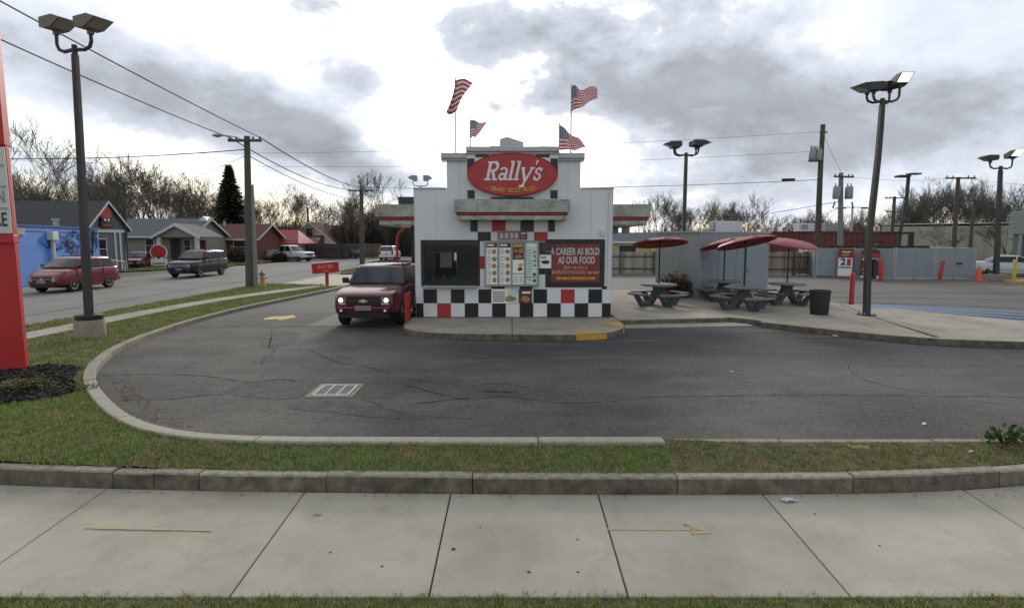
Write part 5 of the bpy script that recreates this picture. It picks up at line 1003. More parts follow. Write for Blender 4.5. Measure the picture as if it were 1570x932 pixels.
car('car', 'silver car half hidden behind the fence corner', (34.0, 47.0, 0), R(28), SIL, L=4.6, Wd=1.8, H=1.5, hood=.92, belt=.98, clear=.22, wr=.34, wsb=-.95, rf=-.2, rr=1.2, rb=1.9, kind='sedan', trunk=1.0, lower=PLASTIC, grille='bar', detail=1, rf_=1.0, drop=.1)
car('car', 'dark blue car parked behind the wooden fence', (-22.2, 77.3, 0), R(100), NAVY, L=4.6, Wd=1.9, H=1.9, hood=1.1, belt=1.2, clear=.3, wr=.4, lower=NAVY, detail=0)
car('car', 'small dark red car parked between the grey and tan houses', (-33.2, 52.4, 0), R(15), paint('wine_paint', (.12, .012, .018)), L=4.3, Wd=1.75, H=1.42, hood=.85, belt=.92, clear=.2, wr=.32, wsb=-.9, rf=-.2, rr=1.0, rb=1.7, kind='sedan', trunk=.95, detail=0)
# pickup: cab from the car builder with an open bed
pk = car('pickup_truck', 'white pickup truck parked on the lawn by the red awning', (-25.6, 68.0, 0), R(68), WHT, L=5.6, Wd=1.95, H=1.85, hood=1.12, belt=1.14, clear=.36, wr=.40, fo=.95, wb=3.5, wsb=-1.2, rf=-.55, rr=.75, rb=.95, kind='pickup', trunk=1.14, grille='bar', detail=1)
for a in ((-.86, .86, 1.0, 2.62, 1.165, 1.17),): MB().box(*a).build('bed_liner', TBLACK, pk)
for a in ((-.95, -.86, 1.0, 2.70, 1.12, 1.26), (.86, .95, 1.0, 2.70, 1.12, 1.26), (-.86, .86, 2.62, 2.70, 1.12, 1.26)): MB().box(*a).build('bed_rail', WHT, pk)
# ---------------------------------------------------------------- lamp posts
LAMPH = mat('lamp_housing', (.16, .155, .12), .55, vary=.15, vs_=5); LAMPD = mat('lamp_housing_dark', (.045, .042, .038), .55, vary=.15, vs_=5); LENS = mat('lamp_lens', (.3, .3, .27), .2, vary=.1); LENSLIT = mat('lamp_lens_lit', (.9, .95, .9), .3, emit=(.92, 1, .94), es=1.7)
def head(parent, p, az_, m, s=1.0, lit=False, tilt=0, name='lamp_head'):
    # wedge-shaped flood head; the lens is the sloping face at its front
    X = Matrix.Translation(p) @ Matrix.Rotation(az_, 4, 'Z') @ Matrix.Rotation(tilt, 4, 'Y') @ Matrix.Scale(s, 4)
    prof_ = [(-.30, .05), (-.12, 0), (.16, .0), (.60, .17), (.24, .30), (-.30, .30)]
    h = MB().prism(prof_, 'y', -.24, .24, X).build(name, m, parent, bevel=.012 * s)
    MB().prism([(.185, .006), (.575, .157), (.580, .151), (.19, -.001)], 'y', -.20, .20, X).build('lens', LENSLIT if lit else LENS, h)
    MB().box(-.06, .06, -.06, .06, -.12, .01, X).build('knuckle', m, h, bevel=.01); return h
def lamp_post(name, label, loc, path, r_, heads, m, hm, base=None, square=True, arm=.42, group=None, s=1.0):
    t = thing(name, label, 'lamp post', loc, 0, group); top = Vector(path[-1])
    MB().tube(path, [r_ * (1 - .25 * k / (len(path) - 1)) for k in range(len(path))], 4 if square else 10).build('pole', m, t, smooth=30); MB().cyl(top - Vector((0, 0, .05)), top + Vector((0, 0, .22 * s)), r_ * .6, n=10).build('neck', m, t)
    if base: base(t)
    for (az_, hz_, lit, aim, tl) in heads:
        d = Vector((math.cos(az_), math.sin(az_), 0)); b = top + Vector((0, 0, .12 * s)); e = b + d * arm * s
        MB().tube([b, b + d * arm * s * .6 + Vector((0, 0, -.03 * s)), b + d * arm * s * .9 + Vector((0, 0, .03 * s)), e + Vector((0, 0, .14 * s)), e + Vector((0, 0, hz_ * s))], .042 * s, 8).build('arm', m, t, smooth=60)
        head(t, e + Vector((0, 0, (hz_ + .10) * s)), aim, hm, .92 * s, lit, tl)
    return t
def conc_base(r_, h, z=0):
    def f(t):
        MB().lathe([(r_ * 1.02, z), (r_, h), (r_ * .95, h + .02), (.001, h + .02)], 24).build('concrete_base', KERBL, t, smooth=40); MB().lathe([(.30, h + .02), (.30, h + .13), (.27, h + .15), (.001, h + .15)], 18).build('base_cover', BMETAL, t, smooth=40); 
    return f
lamp_post('lamp_post', 'dark twin-head lamp post on a concrete base in the verge', (-10.5, 14.45, .085), [(0, 0, .5), (.05, 0, 2.5), (.12, 0, 5), (.16, 0, 6.75)], .105, [(R(165), .38, False, R(-25), 0), (R(-15), .30, False, R(-25), 0)], BRONZE, LAMPH, conc_base(.33, .42, -.05), arm=.52, group='lamp posts')
def plate_base(t):
    MB().box(-.2, .2, -.2, .2, 0, .03).build('base_plate', BMETAL, t, bevel=.006)
    for a in (-.15, .15):
        for b in (-.15, .15): MB().cyl((a, b, .03), (a, b, .09), .02, n=8).build('bolt', GMETAL, t)
    MB().box(.06, .17, -.10, .10, 1.15, 1.75).build('junction_box', BMETAL, t, bevel=.01)
lamp_post('lamp_post', 'bent dark four-head lamp post with one lit lens at the patio edge', (11.05, 18.15, .152), [(0, 0, 0), (-.06, 0, 1.5), (-.08, 0, 2.6), (-.02, 0, 3.7), (.03, 0, 4.8), (.05, 0, 5.7), (.05, 0, 6.35)], .115, [(R(205), .20, False, R(165), 0), (R(165), .26, False, R(190), 0), (R(35), .36, False, R(12), -.1), (R(-20), .42, True, R(-95), -.30)], BRONZE, LAMPD, plate_base, arm=.5, group='lamp posts', s=.85)
lamp_post('lamp_post', 'straight four-head lamp post behind the grey cooler', (9.0, 31.0, 0), [(0, 0, 0), (0, 0, 3), (0, 0, 6.7)], .14, [(R(190), .22, False, R(175), 0), (R(160), .22, False, R(250), 0), (R(20), .28, False, R(290), 0), (R(-10), .28, False, R(5), 0)], BRONZE, LAMPD, None, arm=.55, group='lamp posts', s=1.1)
def plinth(t): MB().prism([(-.75, 0), (.75, 0), (.55, .38), (-.55, .38)], 'y', -.4, .4).build('concrete_base', KERBL, t, bevel=.03)
lamp_post('lamp_post', 'dark twin-head lamp post with one lit lamp by the parked sedan', (29.62, 35.9, 0), [(0, 0, .3), (-.12, 0, 3), (-.3, 0, 6.6)], .17, [(R(180), .25, False, R(185), 0), (R(0), .42, True, R(-95), -.3)], BRONZE, LAMPD, plinth, arm=.55, group='lamp posts', s=1.2)
t = thing('lamp_post', 'thin dark flat-headed lamp post leaning behind the grey enclosure', 'lamp post', (26.6, 40.6, 0)); MB().tube([(0, 0, 0), (.05, 0, 3), (.32, 0, 5.2), (.35, 0, 6.75)], .12, 8).build('pole', BRONZE, t); MB().box(-.45, .35, -.3, .3, 6.68, 6.82).build('lamp_head', LAMPD, t, bevel=.03); MB().box(.3, 1.1, -.25, .25, 6.86, 6.96).build('lamp_head', LAMPD, t, bevel=.03)
t = thing('lamp_post', 'pale thin T-shaped lamp post behind the red building', 'lamp post', (34.4, 60, 0)); MB().cyl((0, 0, 0), (0, 0, 5.7), .10, n=8).build('pole', PIPE, t); MB().box(-1.3, 1.5, -.06, .06, 5.66, 5.74).build('arm', PIPE, t)
for x in (-1.2, 1.4): MB().box(x - .45, x + .45, -.2, .2, 5.56, 5.66).build('lamp_head', LAMPD, t)

# ---------------------------------------------------------------- utility poles and cables
def insul(t, x, y, z): MB().lathe([(.03, 0), (.06, .03), (.035, .07), (.06, .10), (.02, .14), (.001, .14)], 8).build('insulator', mat('insulator', (.2, .17, .15), .3), t, loc=(x, y, z))
def upole(label, loc, h, arms, r_=.16, m=WOOD, lean=(0, 0), bend=0.0, gp='utility poles'):
    t = thing('utility_pole', label, 'utility pole', loc, 0, gp); n = 6
    P_ = lambda k: Vector((lean[0] * k + bend * math.sin(math.pi * k), lean[1] * k, h * k)); MB().tube([P_(k / n) for k in range(n + 1)], [r_ * (1.1 - .35 * k / n) for k in range(n + 1)], 12).build('pole', m, t, smooth=50)
    for z, w, yy, ang in arms:
        c = P_(z / h); X = Matrix.Translation(c) @ Matrix.Rotation(ang, 4, 'Z'); MB().box(-w, w, -r_ - .12, -r_ - .01, -.06, .06, X).build('cross_arm', WOOD, t, bevel=.01)
        for q in (-w * .9, -w * .5, w * .5, w * .9):
            p_ = X @ Vector((q, -r_ - .06, .06)); insul(t, p_.x, p_.y, p_.z)
    return t
def xformer(t, p, s=1.0):
    o = MB().lathe([(.001, 0), (.26 * s, 0), (.28 * s, .05), (.28 * s, .85 * s), (.24 * s, .92 * s), (.001, .95 * s)], 16).build('transformer', GMETAL, t, smooth=40, loc=p)
    for a in (-.12, .12): MB().lathe([(.03, 0), (.05, .04), (.03, .08), (.05, .12), (.02, .22), (.001, .22)], 8).build('bushing', mat('insulator', (.2, .17, .15), .3), o, loc=(a, 0, .93 * s))
ua = upole('old wooden utility pole with a cross arm beside the fire hydrant', (-13.3, 29.7, 0), 7.55, [(7.30, .82, 0, 0)], .19, WOODG, (.22, 0))
MB().tube([(.1, .05, 7.35), (-.5, .1, 7.55), (-1.05, .1, 7.62)], .03, 8).build('lamp_arm', PIPE, ua); MB().lathe([(.001, -.10), (.10, -.06), (.20, 0), (.12, .07), (.001, .08)], 14, Matrix.Translation((-1.28, .1, 7.60)) @ Matrix.Diagonal((1.5, .8, 1, 1))).build('street_light', GMETAL, ua, smooth=60)
MB().box(.16, .42, -.05, .05, 0, 5.2).build('cable_guard', mat('pvc_grey', (.23, .22, .21), .6), ua)
upole('dark utility pole across the lot beyond the red sign', (-15.2, 59.7, 0), 7.8, [(7.3, 1.25, 0, 0)], .24, WOOD, (.1, 0))
upole('slim green pole standing on the lawn edge by the grey gabled shop', (-31.0, 47.2, 0), 6.95, [], .16, mat('green_pole', (.035, .05, .042), .6), (.3, 0))
upole('slim dark pole in front of the cream market house', (-29.6, 86, 0), 7.1, [], .18, WOOD)
upole('thin dark pole near the white house', (-22.5, 96, 0), 5.5, [], .15, WOOD)
r1 = upole('tall leaning utility pole with transformers behind the board fence', (23.2, 44.5, 0), 10.9, [], .22, WOOD, (-.25, 0), -.10)
for k in range(3): xformer(r1, (-.55 - .22 * k, -.15 + .3 * (k % 2), 8.3), .9)
MB().box(-1.2, -.1, -.05, .05, 8.2, 8.3).build('bracket', GMETAL, r1); MB().box(-.45, .1, -.04, .04, 10.3, 10.4).build('bracket', WOOD, r1)
r2 = upole('short silver utility pole with paired transformers by the fence end', (23.8, 42.6, 0), 7.2, [(6.9, .8, 0, R(12))], .2, mat('silver_wood', (.22, .22, .21), .8, vary=.2, vs_=8), (-.35, 0))
for a in (-.75, .12): xformer(r2, (a, -.32, 5.35), .95)
for a in (-.9, .55): MB().cyl((a, -.2, 4.7), (a + (.12 if a < 0 else -.12), -.2, 5.15), .05, n=8).build('fuse', BMETAL, r2)
upole('distant utility pole with stacked arms behind the red building', (45, 70, 0), 7.5, [(7.3, 1.3, 0, 0), (5.7, 1.0, 0, 0)], .22, WOOD)
upole('utility pole with one cross arm behind the grey enclosure', (34.1, 45.5, 0), 7.2, [(7.1, 1.15, 0, 0)], .17, WOOD, (-.1, 0))
upole('far utility pole in front of the brick-ended factory', (54.4, 70, 0), 7.2, [(7.0, 1.2, 0, 0)], .18, WOOD)
def wire(a, b, sag, r_, label, m=CABLE, n=26):
    a, b = Vector(a), Vector(b); pts = [a.lerp(b, k / n) - Vector((0, 0, sag * 4 * (k / n) * (1 - k / n))) for k in range(n + 1)]
    tag(MB().tube(pts, r_, 5).build('overhead_cable', m), label, 'cable', 'overhead cables')
PA, PB = Vector((-13.1, 29.6, 7.4)), Vector((-15.1, 59.6, 7.45))
wire((-12.6, -4, 10.1), PA + Vector((.75, 0, .05)), .35, .02, 'thick upper cable running along the road to the hydrant pole'); wire((-13.1, -4, 9.3), PA + Vector((-.75, 0, .05)), .45, .02, 'thick lower cable running along the road to the hydrant pole')
wire(PA + Vector((.75, 0, .05)), PB + Vector((1.1, 0, 0)), .55, .03, 'cable from the hydrant pole arm to the far roadside pole'); wire(PA + Vector((-.75, 0, .05)), PB + Vector((-1.1, 0, 0)), .55, .03, 'second cable from the hydrant pole arm to the far roadside pole'); wire(PA + Vector((.1, 0, -.8)), PB + Vector((0, 0, -1.0)), .5, .022, 'thin cable strung below the arms between the two roadside poles')
wire((-52, 42, 9.6), PA + Vector((0, 0, -.5)), .9, .025, 'cable crossing the road from behind the blue building to the hydrant pole')
wire((-75, 52, 11.5), (22.8, 44.5, 10.4), 1.6, .012, 'faint high cable spanning to the top of the leaning pole', CABLET); wire((-60, 50, 10.2), (22.8, 44.5, 9.0), 1.4, .012, 'faint cable spanning to the leaning pole transformers', CABLET)
wire(PB + Vector((0, 0, .2)), (22.8, 44.5, 6.9), .35, .022, 'black cable from the far roadside pole to the leaning pole')
sp_ = MB().cyl((20.3, 44.9, 6.93), (21.2, 44.75, 6.93), .11, n=8).build('cable_splice', CABLE); tag(sp_, 'black splice case hanging on the cable by the leaning pole', 'splice case')
wire((22.95, 44.4, 10.2), (23.6, 42.5, 6.9), .1, .012, 'short cable from the leaning pole down to the silver pole'); wire((14.5, 60, 3.8), (23.4, 42.5, 5.2), .25, .02, 'service cable from the low roof up to the silver pole'); wire((23.6, 42.6, 7.0), (34.0, 45.4, 7.2), .3, .010, 'thin cable between the silver pole and the enclosure pole', CABLET); wire((34.0, 45.4, 7.2), (60, 60, 8.5), .6, .010, 'thin cable leaving the enclosure pole toward the factory', CABLET)
wire((-31, 47.2, 5.6), (-13.15, 29.6, 6.6), .25, .012, 'service drop from the slim green pole to the hydrant pole', CABLET)

# ---------------------------------------------------------------- pylon sign at the lawn corner
PS = thing('pylon_sign', 'tall red steel pylon sign with white letter board in the mulch bed', 'sign', (-9.22, 10.66, .10), R(25))
PRED = mat('pylon_red', (.48, .018, .018), .45, vary=.12, vs_=2.5, dirt=((.36, .03, .03), 3, .58, .5))
for x in (0, -2.8): MB().box(x - .21, x + .21, -.10, .10, -.05, 8.2).build('post', PRED, PS, bevel=.012)
MB().box(-2.59, -.21, -.06, .06, .55, .78).build('crossbar', PRED, PS)
MB().box(-3.05, .215, -.17, .17, 4.05, 8.2).build('upper_cabinet', PRED, PS, bevel=.02); MB().box(-3.0, .19, -.185, -.171, 5.15, 8.1).build('upper_face', mat('faded_red_face', (.50, .16, .16), .5, vary=.15, vs_=2), PS)
lb = MB().box(-3.02, .20, -.15, .15, 2.50, 4.02).build('letter_board', mat('letter_board_white', (.60, .60, .57), .5, vary=.08, vs_=4), PS, bevel=.012)
for z in (2.95, 3.33, 3.70): MB().box(-3.0, .18, -.166, -.152, z - .012, z + .012).build('letter_rail', GMETAL, lb)
text('lettering', 'RE', .34, (.06, -.156, 2.74), TBLACK, lb, bold=.004, sx=.5); text('lettering', 'IN', .32, (.07, -.156, 3.14), mat('faded_letter', (.25, .2, .15), .6), lb, sx=.5)
MB().box(-3.05, .22, -.165, .165, 2.33, 2.48).build('red_trim', PRED, PS, bevel=.01)
# direction sign, hydrant
es = thing('direction_sign', 'red box-shaped entrance sign on a short post by the exit kerb', 'sign', (-10.1, 32.0, .09), R(20)); MB().box(-.09, .09, -.07, .07, -.1, .62).build('post', PRED, es, bevel=.01)
eb = MB().box(-.70, .70, -.15, .15, .60, 1.16).build('sign_box', PRED, es, bevel=.02); eb.rotation_euler = (0, R(-4), 0); MB().box(-.69, .69, -.14, .14, 1.161, 1.175).build('top_cap', SWHITE, eb)
text('lettering', 'ENTER', .27, (0, -.153, .93), mat('faded_lettering', (.68, .33, .30), .6), eb, bold=.003); MB().box(-.15, .15, -.156, -.151, .70, .74).build('underline', mat('faded_lettering', (.68, .33, .30), .6), eb)
hy = thing('fire_hydrant', 'yellow fire hydrant with a blue bonnet beside the old pole', 'fire hydrant', (-12.95, 30.4, .09)); HYY = mat('hydrant_yellow', (.60, .38, .05), .5, vary=.15, vs_=6); HYB = mat('hydrant_blue', (.06, .12, .26), .5)
MB().lathe([(.19, 0), (.19, .05), (.13, .06), (.12, .5), (.15, .52), (.15, .56), (.001, .56)], 18).build('barrel', HYY, hy, smooth=40); MB().lathe([(.15, .56), (.14, .64), (.08, .72), (.035, .74), (.035, .80), (.001, .80)], 18).build('bonnet', HYB, hy, smooth=40)
for a in (0, R(90), R(180)): MB().lathe([(.06, 0), (.06, .1), (.045, .13), (.001, .13)], 10, Matrix.Translation((0, 0, .42)) @ Matrix.Rotation(a - R(45), 4, 'Z') @ Matrix.Rotation(R(90), 4, 'Y') @ Matrix.Translation((0, 0, .10))).build('outlet', HYY, hy, smooth=40)

# ---------------------------------------------------------------- patio furniture
TBL = mat('cast_concrete_grey', (.10, .105, .107), .85, vary=.22, vs_=5, bump=.4, bs=40, dirt=((.08, .083, .085), 4, .54, .6)); TTOP = mat('table_top_worn', (.20, .198, .19), .8, vary=.15, vs_=6, bump=.3, bs=50)
def picnic(loc, rz, label):
    t = thing('picnic_table', label, 'table', loc, rz, 'round patio tables')
    MB().lathe([(.001, .70), (.60, .70), (.63, .715), (.63, .755), (.61, .77), (.001, .775)], 32).build('table_top', TTOP, t, smooth=40); MB().lathe([(.24, .30), (.20, .45), (.20, .60), (.26, .70), (.001, .70)], 16).build('pedestal', TBL, t, smooth=40)
    for k in range(4):
        X = Matrix.Rotation(R(90 * k), 4, 'Z'); pr_ = [(.10, .52), (.20, .56), (.46, .16), (.56, .14), (.66, .18), (.86, .40), (1.0, .40), (.98, .36), (.74, 0), (.40, 0), (.10, .32)]
        MB().prism(pr_, 'y', -.085, .085, X).build('leg', TBL, t, bevel=.02)
        a0, a1 = R(90 * k - 31), R(90 * k + 31); n = 10; pl = [(1.10 * math.cos(a0 + (a1 - a0) * i / n), 1.10 * math.sin(a0 + (a1 - a0) * i / n)) for i in range(n + 1)] + [(.76 * math.cos(a1 + (a0 - a1) * i / n), .76 * math.sin(a1 + (a0 - a1) * i / n)) for i in range(n + 1)]
        MB().prism(pl, 'z', .40, .455).build('seat', TTOP if k % 2 else TBL, t, bevel=.012)
    return t
UMB = mat('umbrella_red', (.24, .017, .024), .62, vary=.16, vs_=2.0, dirt=((.25, .05, .05), 2.2, .56, .5)); UMBF = mat('umbrella_faded', (.34, .07, .08), .55, vary=.14, vs_=2.0, dirt=((.44, .17, .17), 2.2, .54, .6))
def umbrella(loc, h, tilt, label, m=UMB, rad=.97):
    t = thing('umbrella', label, 'umbrella', loc, 0, 'rigid patio umbrellas'); MB().cyl((0, 0, .5), (0, 0, h), .026, n=10).build('pole', BMETAL, t)
    from mathutils import Euler
    X = Matrix.Translation((0, 0, h)) @ Euler(tilt).to_matrix().to_4x4(); n = 48; rings = [(0.0, .14), (.25, .13), (.5, .10), (.75, .05), (.92, .0), (1.0, -.04), (.99, -.075), (.93, -.06), (.75, .0), (.4, .04), (0.0, .06)]; v = []
    for r_, z in rings:
        for j in range(n):
            a = 2 * math.pi * j / n; rib = .030 * abs(math.cos(4 * a)) ** 10 * r_ * (1 if z > -.04 else 0); v.append(X @ Vector((rad * max(r_, .002) * math.cos(a), rad * max(r_, .002) * math.sin(a), z + rib)))
    c = MB().add(v, [(i * n + j, i * n + (j + 1) % n, (i + 1) * n + (j + 1) % n, (i + 1) * n + j) for i in range(len(rings) - 1) for j in range(n)]).build('canopy', m, t, smooth=50)
    bmx = bmesh.new(); bmx.from_mesh(c.data); bmesh.ops.recalc_face_normals(bmx, faces=bmx.faces); bmx.to_mesh(c.data); bmx.free()
    for k in range(8):
        a = R(45 * k); p0 = X @ Vector((.03 * math.cos(a), .03 * math.sin(a), .06)); p1 = X @ Vector((rad * .9 * math.cos(a), rad * .9 * math.sin(a), -.065)); MB().cyl(p0, p1, .010, n=5).build('rib', BMETAL, t)
    MB().lathe([(.05, 0), (.05, .12), (.001, .12)], 10).build('hub', BMETAL, t, loc=(0, 0, h - .08)); return t
for (x, y, rz, tl, h, lab, ul, m) in ((5.25, 20.95, 20, (R(-9), R(-2), 0), 2.24, 'round concrete table standing apart near the restaurant wall', 'dark red flat umbrella over the table near the restaurant wall', UMB),
                                      (8.2, 22.7, 38, (R(-10), R(-10), 0), 2.20, 'round concrete table against the grey cooler', 'tilted dark red umbrella partly hidden by its neighbour', UMB),
                                      (7.85, 19.8, 12, (R(-11), R(-9), 0), 2.26, 'round concrete table out in front of the others', 'tilted dark red umbrella overlapping another one', UMB),
                                      (10.05, 21.4, 30, (R(8), R(6), 0), 2.22, 'round concrete table nearest the black bin', 'faded pink umbrella showing its ribbed top', UMBF)):
    picnic((x, y, .15), R(rz), lab); umbrella((x, y, .15), h, tl, ul, m)
bn = thing('litter_bin', 'black open-topped litter bin on the patio', 'bin', (9.7, 18.4, .152)); MB().lathe([(.26, 0), (.27, .03), (.31, .70), (.325, .71), (.325, .76), (.295, .76), (.28, .70), (.24, .05), (.001, .05)], 12, None, R(15)).build('bin_body', PLASTIC, bn, smooth=20)
# cooler cabin
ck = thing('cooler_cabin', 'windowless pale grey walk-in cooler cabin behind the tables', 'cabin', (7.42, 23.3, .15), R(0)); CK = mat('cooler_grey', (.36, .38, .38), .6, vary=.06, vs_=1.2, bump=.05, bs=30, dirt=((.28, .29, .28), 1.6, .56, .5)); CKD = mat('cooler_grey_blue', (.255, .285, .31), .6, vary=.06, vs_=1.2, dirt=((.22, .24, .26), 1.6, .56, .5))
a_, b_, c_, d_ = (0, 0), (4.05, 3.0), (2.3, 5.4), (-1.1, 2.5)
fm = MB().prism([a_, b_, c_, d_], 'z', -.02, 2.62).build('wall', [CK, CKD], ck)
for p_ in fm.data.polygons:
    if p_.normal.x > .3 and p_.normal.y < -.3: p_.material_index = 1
MB().prism([(-.04, -.06), (4.13, 3.0), (2.3, 5.5), (-1.18, 2.5)], 'z', 2.62, 2.68).build('roof_edge', CAP, ck)
MB().tube([(.02, -.05, 0), (.02, -.05, 2.66), (.12, .0, 2.78), (.6, .6, 2.80)], .02, 6).build('conduit', PIPE, ck); MB().tube([(-.5, 1.0, 0), (-.505, .99, 2.6)], .008, 5).build('panel_seam', GMETAL, ck)
for q in (.25, .5, .75): MB().tube([(4.05 * q + .006, 3.0 * q - .008, 0), (4.05 * q + .006, 3.0 * q - .008, 2.6)], .007, 5).build('panel_seam', GMETAL, ck)
MB().prism([(2.55, 1.87), (2.6, 1.82), (3.25, 2.30), (3.2, 2.36)], 'z', .02, 2.1).build('cooler_door', CKD, ck)
MB().cbox((2.72, 1.88, 1.05), (.05, .05, .22)).build('latch', GMETAL, ck)
# bollards, cone
def bollard(loc, h, m, label, lean=0.0, r_=.085): 
    o = MB().lathe([(r_, -.05), (r_, h - .05), (r_ * .8, h - .01), (.001, h)], 16).build('bollard', m, smooth=40); o.location = loc; o.rotation_euler = (0, lean, 0); tag(o, label, 'bollard', 'pipe bollards')
bollard((12.5, 21.5, 0), 1.28, RMETAL, 'red pipe bollard beside the bent lamp post'); bollard((22.0, 35.0, 0), 1.35, RMETAL, 'red pipe bollard in front of the burger poster', 0, .11); bollard((26.4, 36.2, 0), 1.2, RMETAL, 'leaning red pipe bollard by the enclosure gate', R(7), .11)
YB = mat('bollard_yellow', (.55, .40, .06), .5, vary=.15, vs_=4); bollard((28.75, 33.6, 0), 1.35, YB, 'yellow pipe bollard near the white sedan', 0, .10); bollard((36.3, 48.5, 0), 1.5, YB, 'yellow pipe bollard against the grey building', 0, .14)
struct(MB().box(28.9, 34, 33.7, 34.5, -.05, .13).build('yellow_kerb', YPAINT, bevel=.02))
cn = thing('traffic_cone', 'orange traffic cone at the enclosure gate', 'traffic cone', (28.1, 35.3, 0), R(15)); OR_ = mat('cone_orange', (.75, .10, .03), .5, vary=.08); MB().box(-.24, .24, -.24, .24, 0, .05).build('base', OR_, cn, bevel=.01); MB().lathe([(.19, .05), (.05, .88), (.03, .90), (.001, .90)], 18).build('cone', OR_, cn, smooth=40); 
# grey enclosure with posters
GF = mat('enclosure_grey', (.27, .30, .315), .6, vary=.07, vs_=.8, dirt=((.22, .24, .25), 1.5, .56, .5)); en = thing('fence_enclosure', 'flat grey panelled bin enclosure with gates', 'fence', (0, 0, 0))
def panel_run(a, b, n, z0, z1, m=GF):
    a, b = Vector(a), Vector(b); d = (b - a) / n; ang = math.atan2(d.y, d.x)
    for k in range(n):
        p_ = a + d * k; X = Matrix.Translation((p_.x, p_.y, 0)) @ Matrix.Rotation(ang, 4, 'Z'); MB().box(.02, d.length - .02, -.03, .03, z0, z1, X).build('panel', m, en, bevel=.006)
    for k in range(n + 1):
        p_ = a + d * k; MB().cyl((p_.x, p_.y, 0), (p_.x, p_.y, z1 + .04), .06, n=8).build('post', PIPE if k % 2 == 0 else GF, en)
panel_run((20.4, 39.4), (24.05, 37.1), 4, .08, 1.92); panel_run((24.15, 37.05), (29.0, 36.9), 4, .10, 1.95); panel_run((29.1, 36.95), (31.2, 44), 3, .10, 1.95); panel_run((20.3, 39.5), (22.4, 46), 3, .08, 1.92)
MB().box(21.6, 28.6, 40.4, 40.6, 1.90, 2.06).build('rail', BMETAL, en); MB().box(27.2, 27.5, 40.4, 40.6, 2.06, 3.0).build('rail', BMETAL, en); MB().box(25.0, 27.2, 40.4, 40.6, 2.86, 3.0).build('rail', BMETAL, en)
MB().box(27.9, 28.2, 36.80, 36.86, .95, 1.05).build('latch', BMETAL, en)
po = thing('poster_banner', 'tall red and white price banner on the grey enclosure', 'banner', (21.62, 38.15, .05), R(-32)); MB().box(-.45, .45, -.04, 0, 0, 1.85).build('board', TRED, po); MB().box(-.40, .40, -.046, -.041, .08, 1.25).build('white_field', SWHITE, po); text('lettering', '2', .6, (-.12, -.05, .98), PLASTIC, po, bold=.02); MB().box(-.36, .36, -.05, -.047, .60, .68).build('print', PD, po); MB().box(.1, .32, -.05, -.047, .75, 1.2).build('print', TRED, po); menu_panel(-.38, .38, 1.3, 1.75, 5, -.0415).build('print', PM, po)
po = thing('poster_banner', 'arched burger picture banner on the grey enclosure', 'banner', (22.75, 37.35, .05), R(-32)); n = 10; arch = [(-.52, 0), (.52, 0), (.52, 1.6)] + [(.52 * math.cos(R(180 * k / n)), 1.6 + .28 * math.sin(R(180 * k / n))) for k in range(1, n)] + [(-.52, 1.6)]
MB().prism(arch, 'y', -.05, 0).build('board', mat('poster_brown', (.10, .03, .02), .5), po); MB().box(-.5, .5, -.056, -.051, 1.28, 1.55).build('print', TRED, po); MB().box(-.42, .42, -.056, -.051, 1.12, 1.25).build('print', SWHITE, po); MB().box(-.5, .5, -.056, -.051, .02, .14).build('print', SWHITE, po)
BUN = mat('print_bun', (.55, .30, .10), .5, vary=.3, vs_=9); MB().prism([(.36 * math.cos(R(180 * k / 10)), .72 + .34 * math.sin(R(180 * k / 10))) for k in range(11)], 'y', -.056, -.051).build('print', BUN, po)
for z, m in ((.60, TRED), (.48, PY), (.36, PD), (.22, BUN)): MB().box(-.40, .40, -.056, -.051, z, z + .10).build('print', m, po)
# board fence
def board_fence(label, a, b, h, cols, bw=.16, post_every=2.4, name='board_fence', top_vary=.05):
    a, b = Vector(a), Vector(b); L_ = (b - a).length; ang = math.atan2((b - a).y, (b - a).x); t = thing(name, label, 'fence', (a.x, a.y, 0), ang); mb = MB(); x = 0.0
    while x < L_:
        mb.box(x + .006, x + bw - .006, -.02 + random.uniform(-.008, .008), .006, .06 + random.uniform(0, .04), h + random.uniform(-top_vary, top_vary)); x += bw
    tag(mb.build('boards', fur(name + 'c%d' % int(a.x), cols, .9), t), kind='stuff')
    for z in (.4, h - .35): MB().box(0, L_, -.07, -.03, z - .05, z + .05).build('rail', WOOD, t)
    k = 0
    while k * post_every <= L_: MB().box(k * post_every - .05, k * post_every + .05, -.16, -.075, 0, h + .05).build('post', WOOD, t); k += 1
    return t
board_fence('weathered board fence in front of the yellow shop', (3.0, 42.6), (12.4, 42.2), 1.62, [(.25, .22, .185), (.36, .32, .28), (.45, .41, .36), (.20, .15, .12)]); board_fence('weathered board fence overgrown with brown vine', (12.6, 42.2), (23.0, 40.8), 1.62, [(.23, .18, .145), (.33, .27, .225), (.42, .35, .30), (.20, .12, .085)])
board_fence('dark wooden fence along the yard before the market house', (-26.4, 75.5), (-20.5, 74.0), 1.9, [(.05, .042, .036), (.075, .065, .055)], .14); board_fence('tan wooden fence panel joining the market house', (-26, 80), (-17.5, 79.5), 1.9, [(.14, .11, .08), (.16, .125, .09)], .14, top_vary=.01)
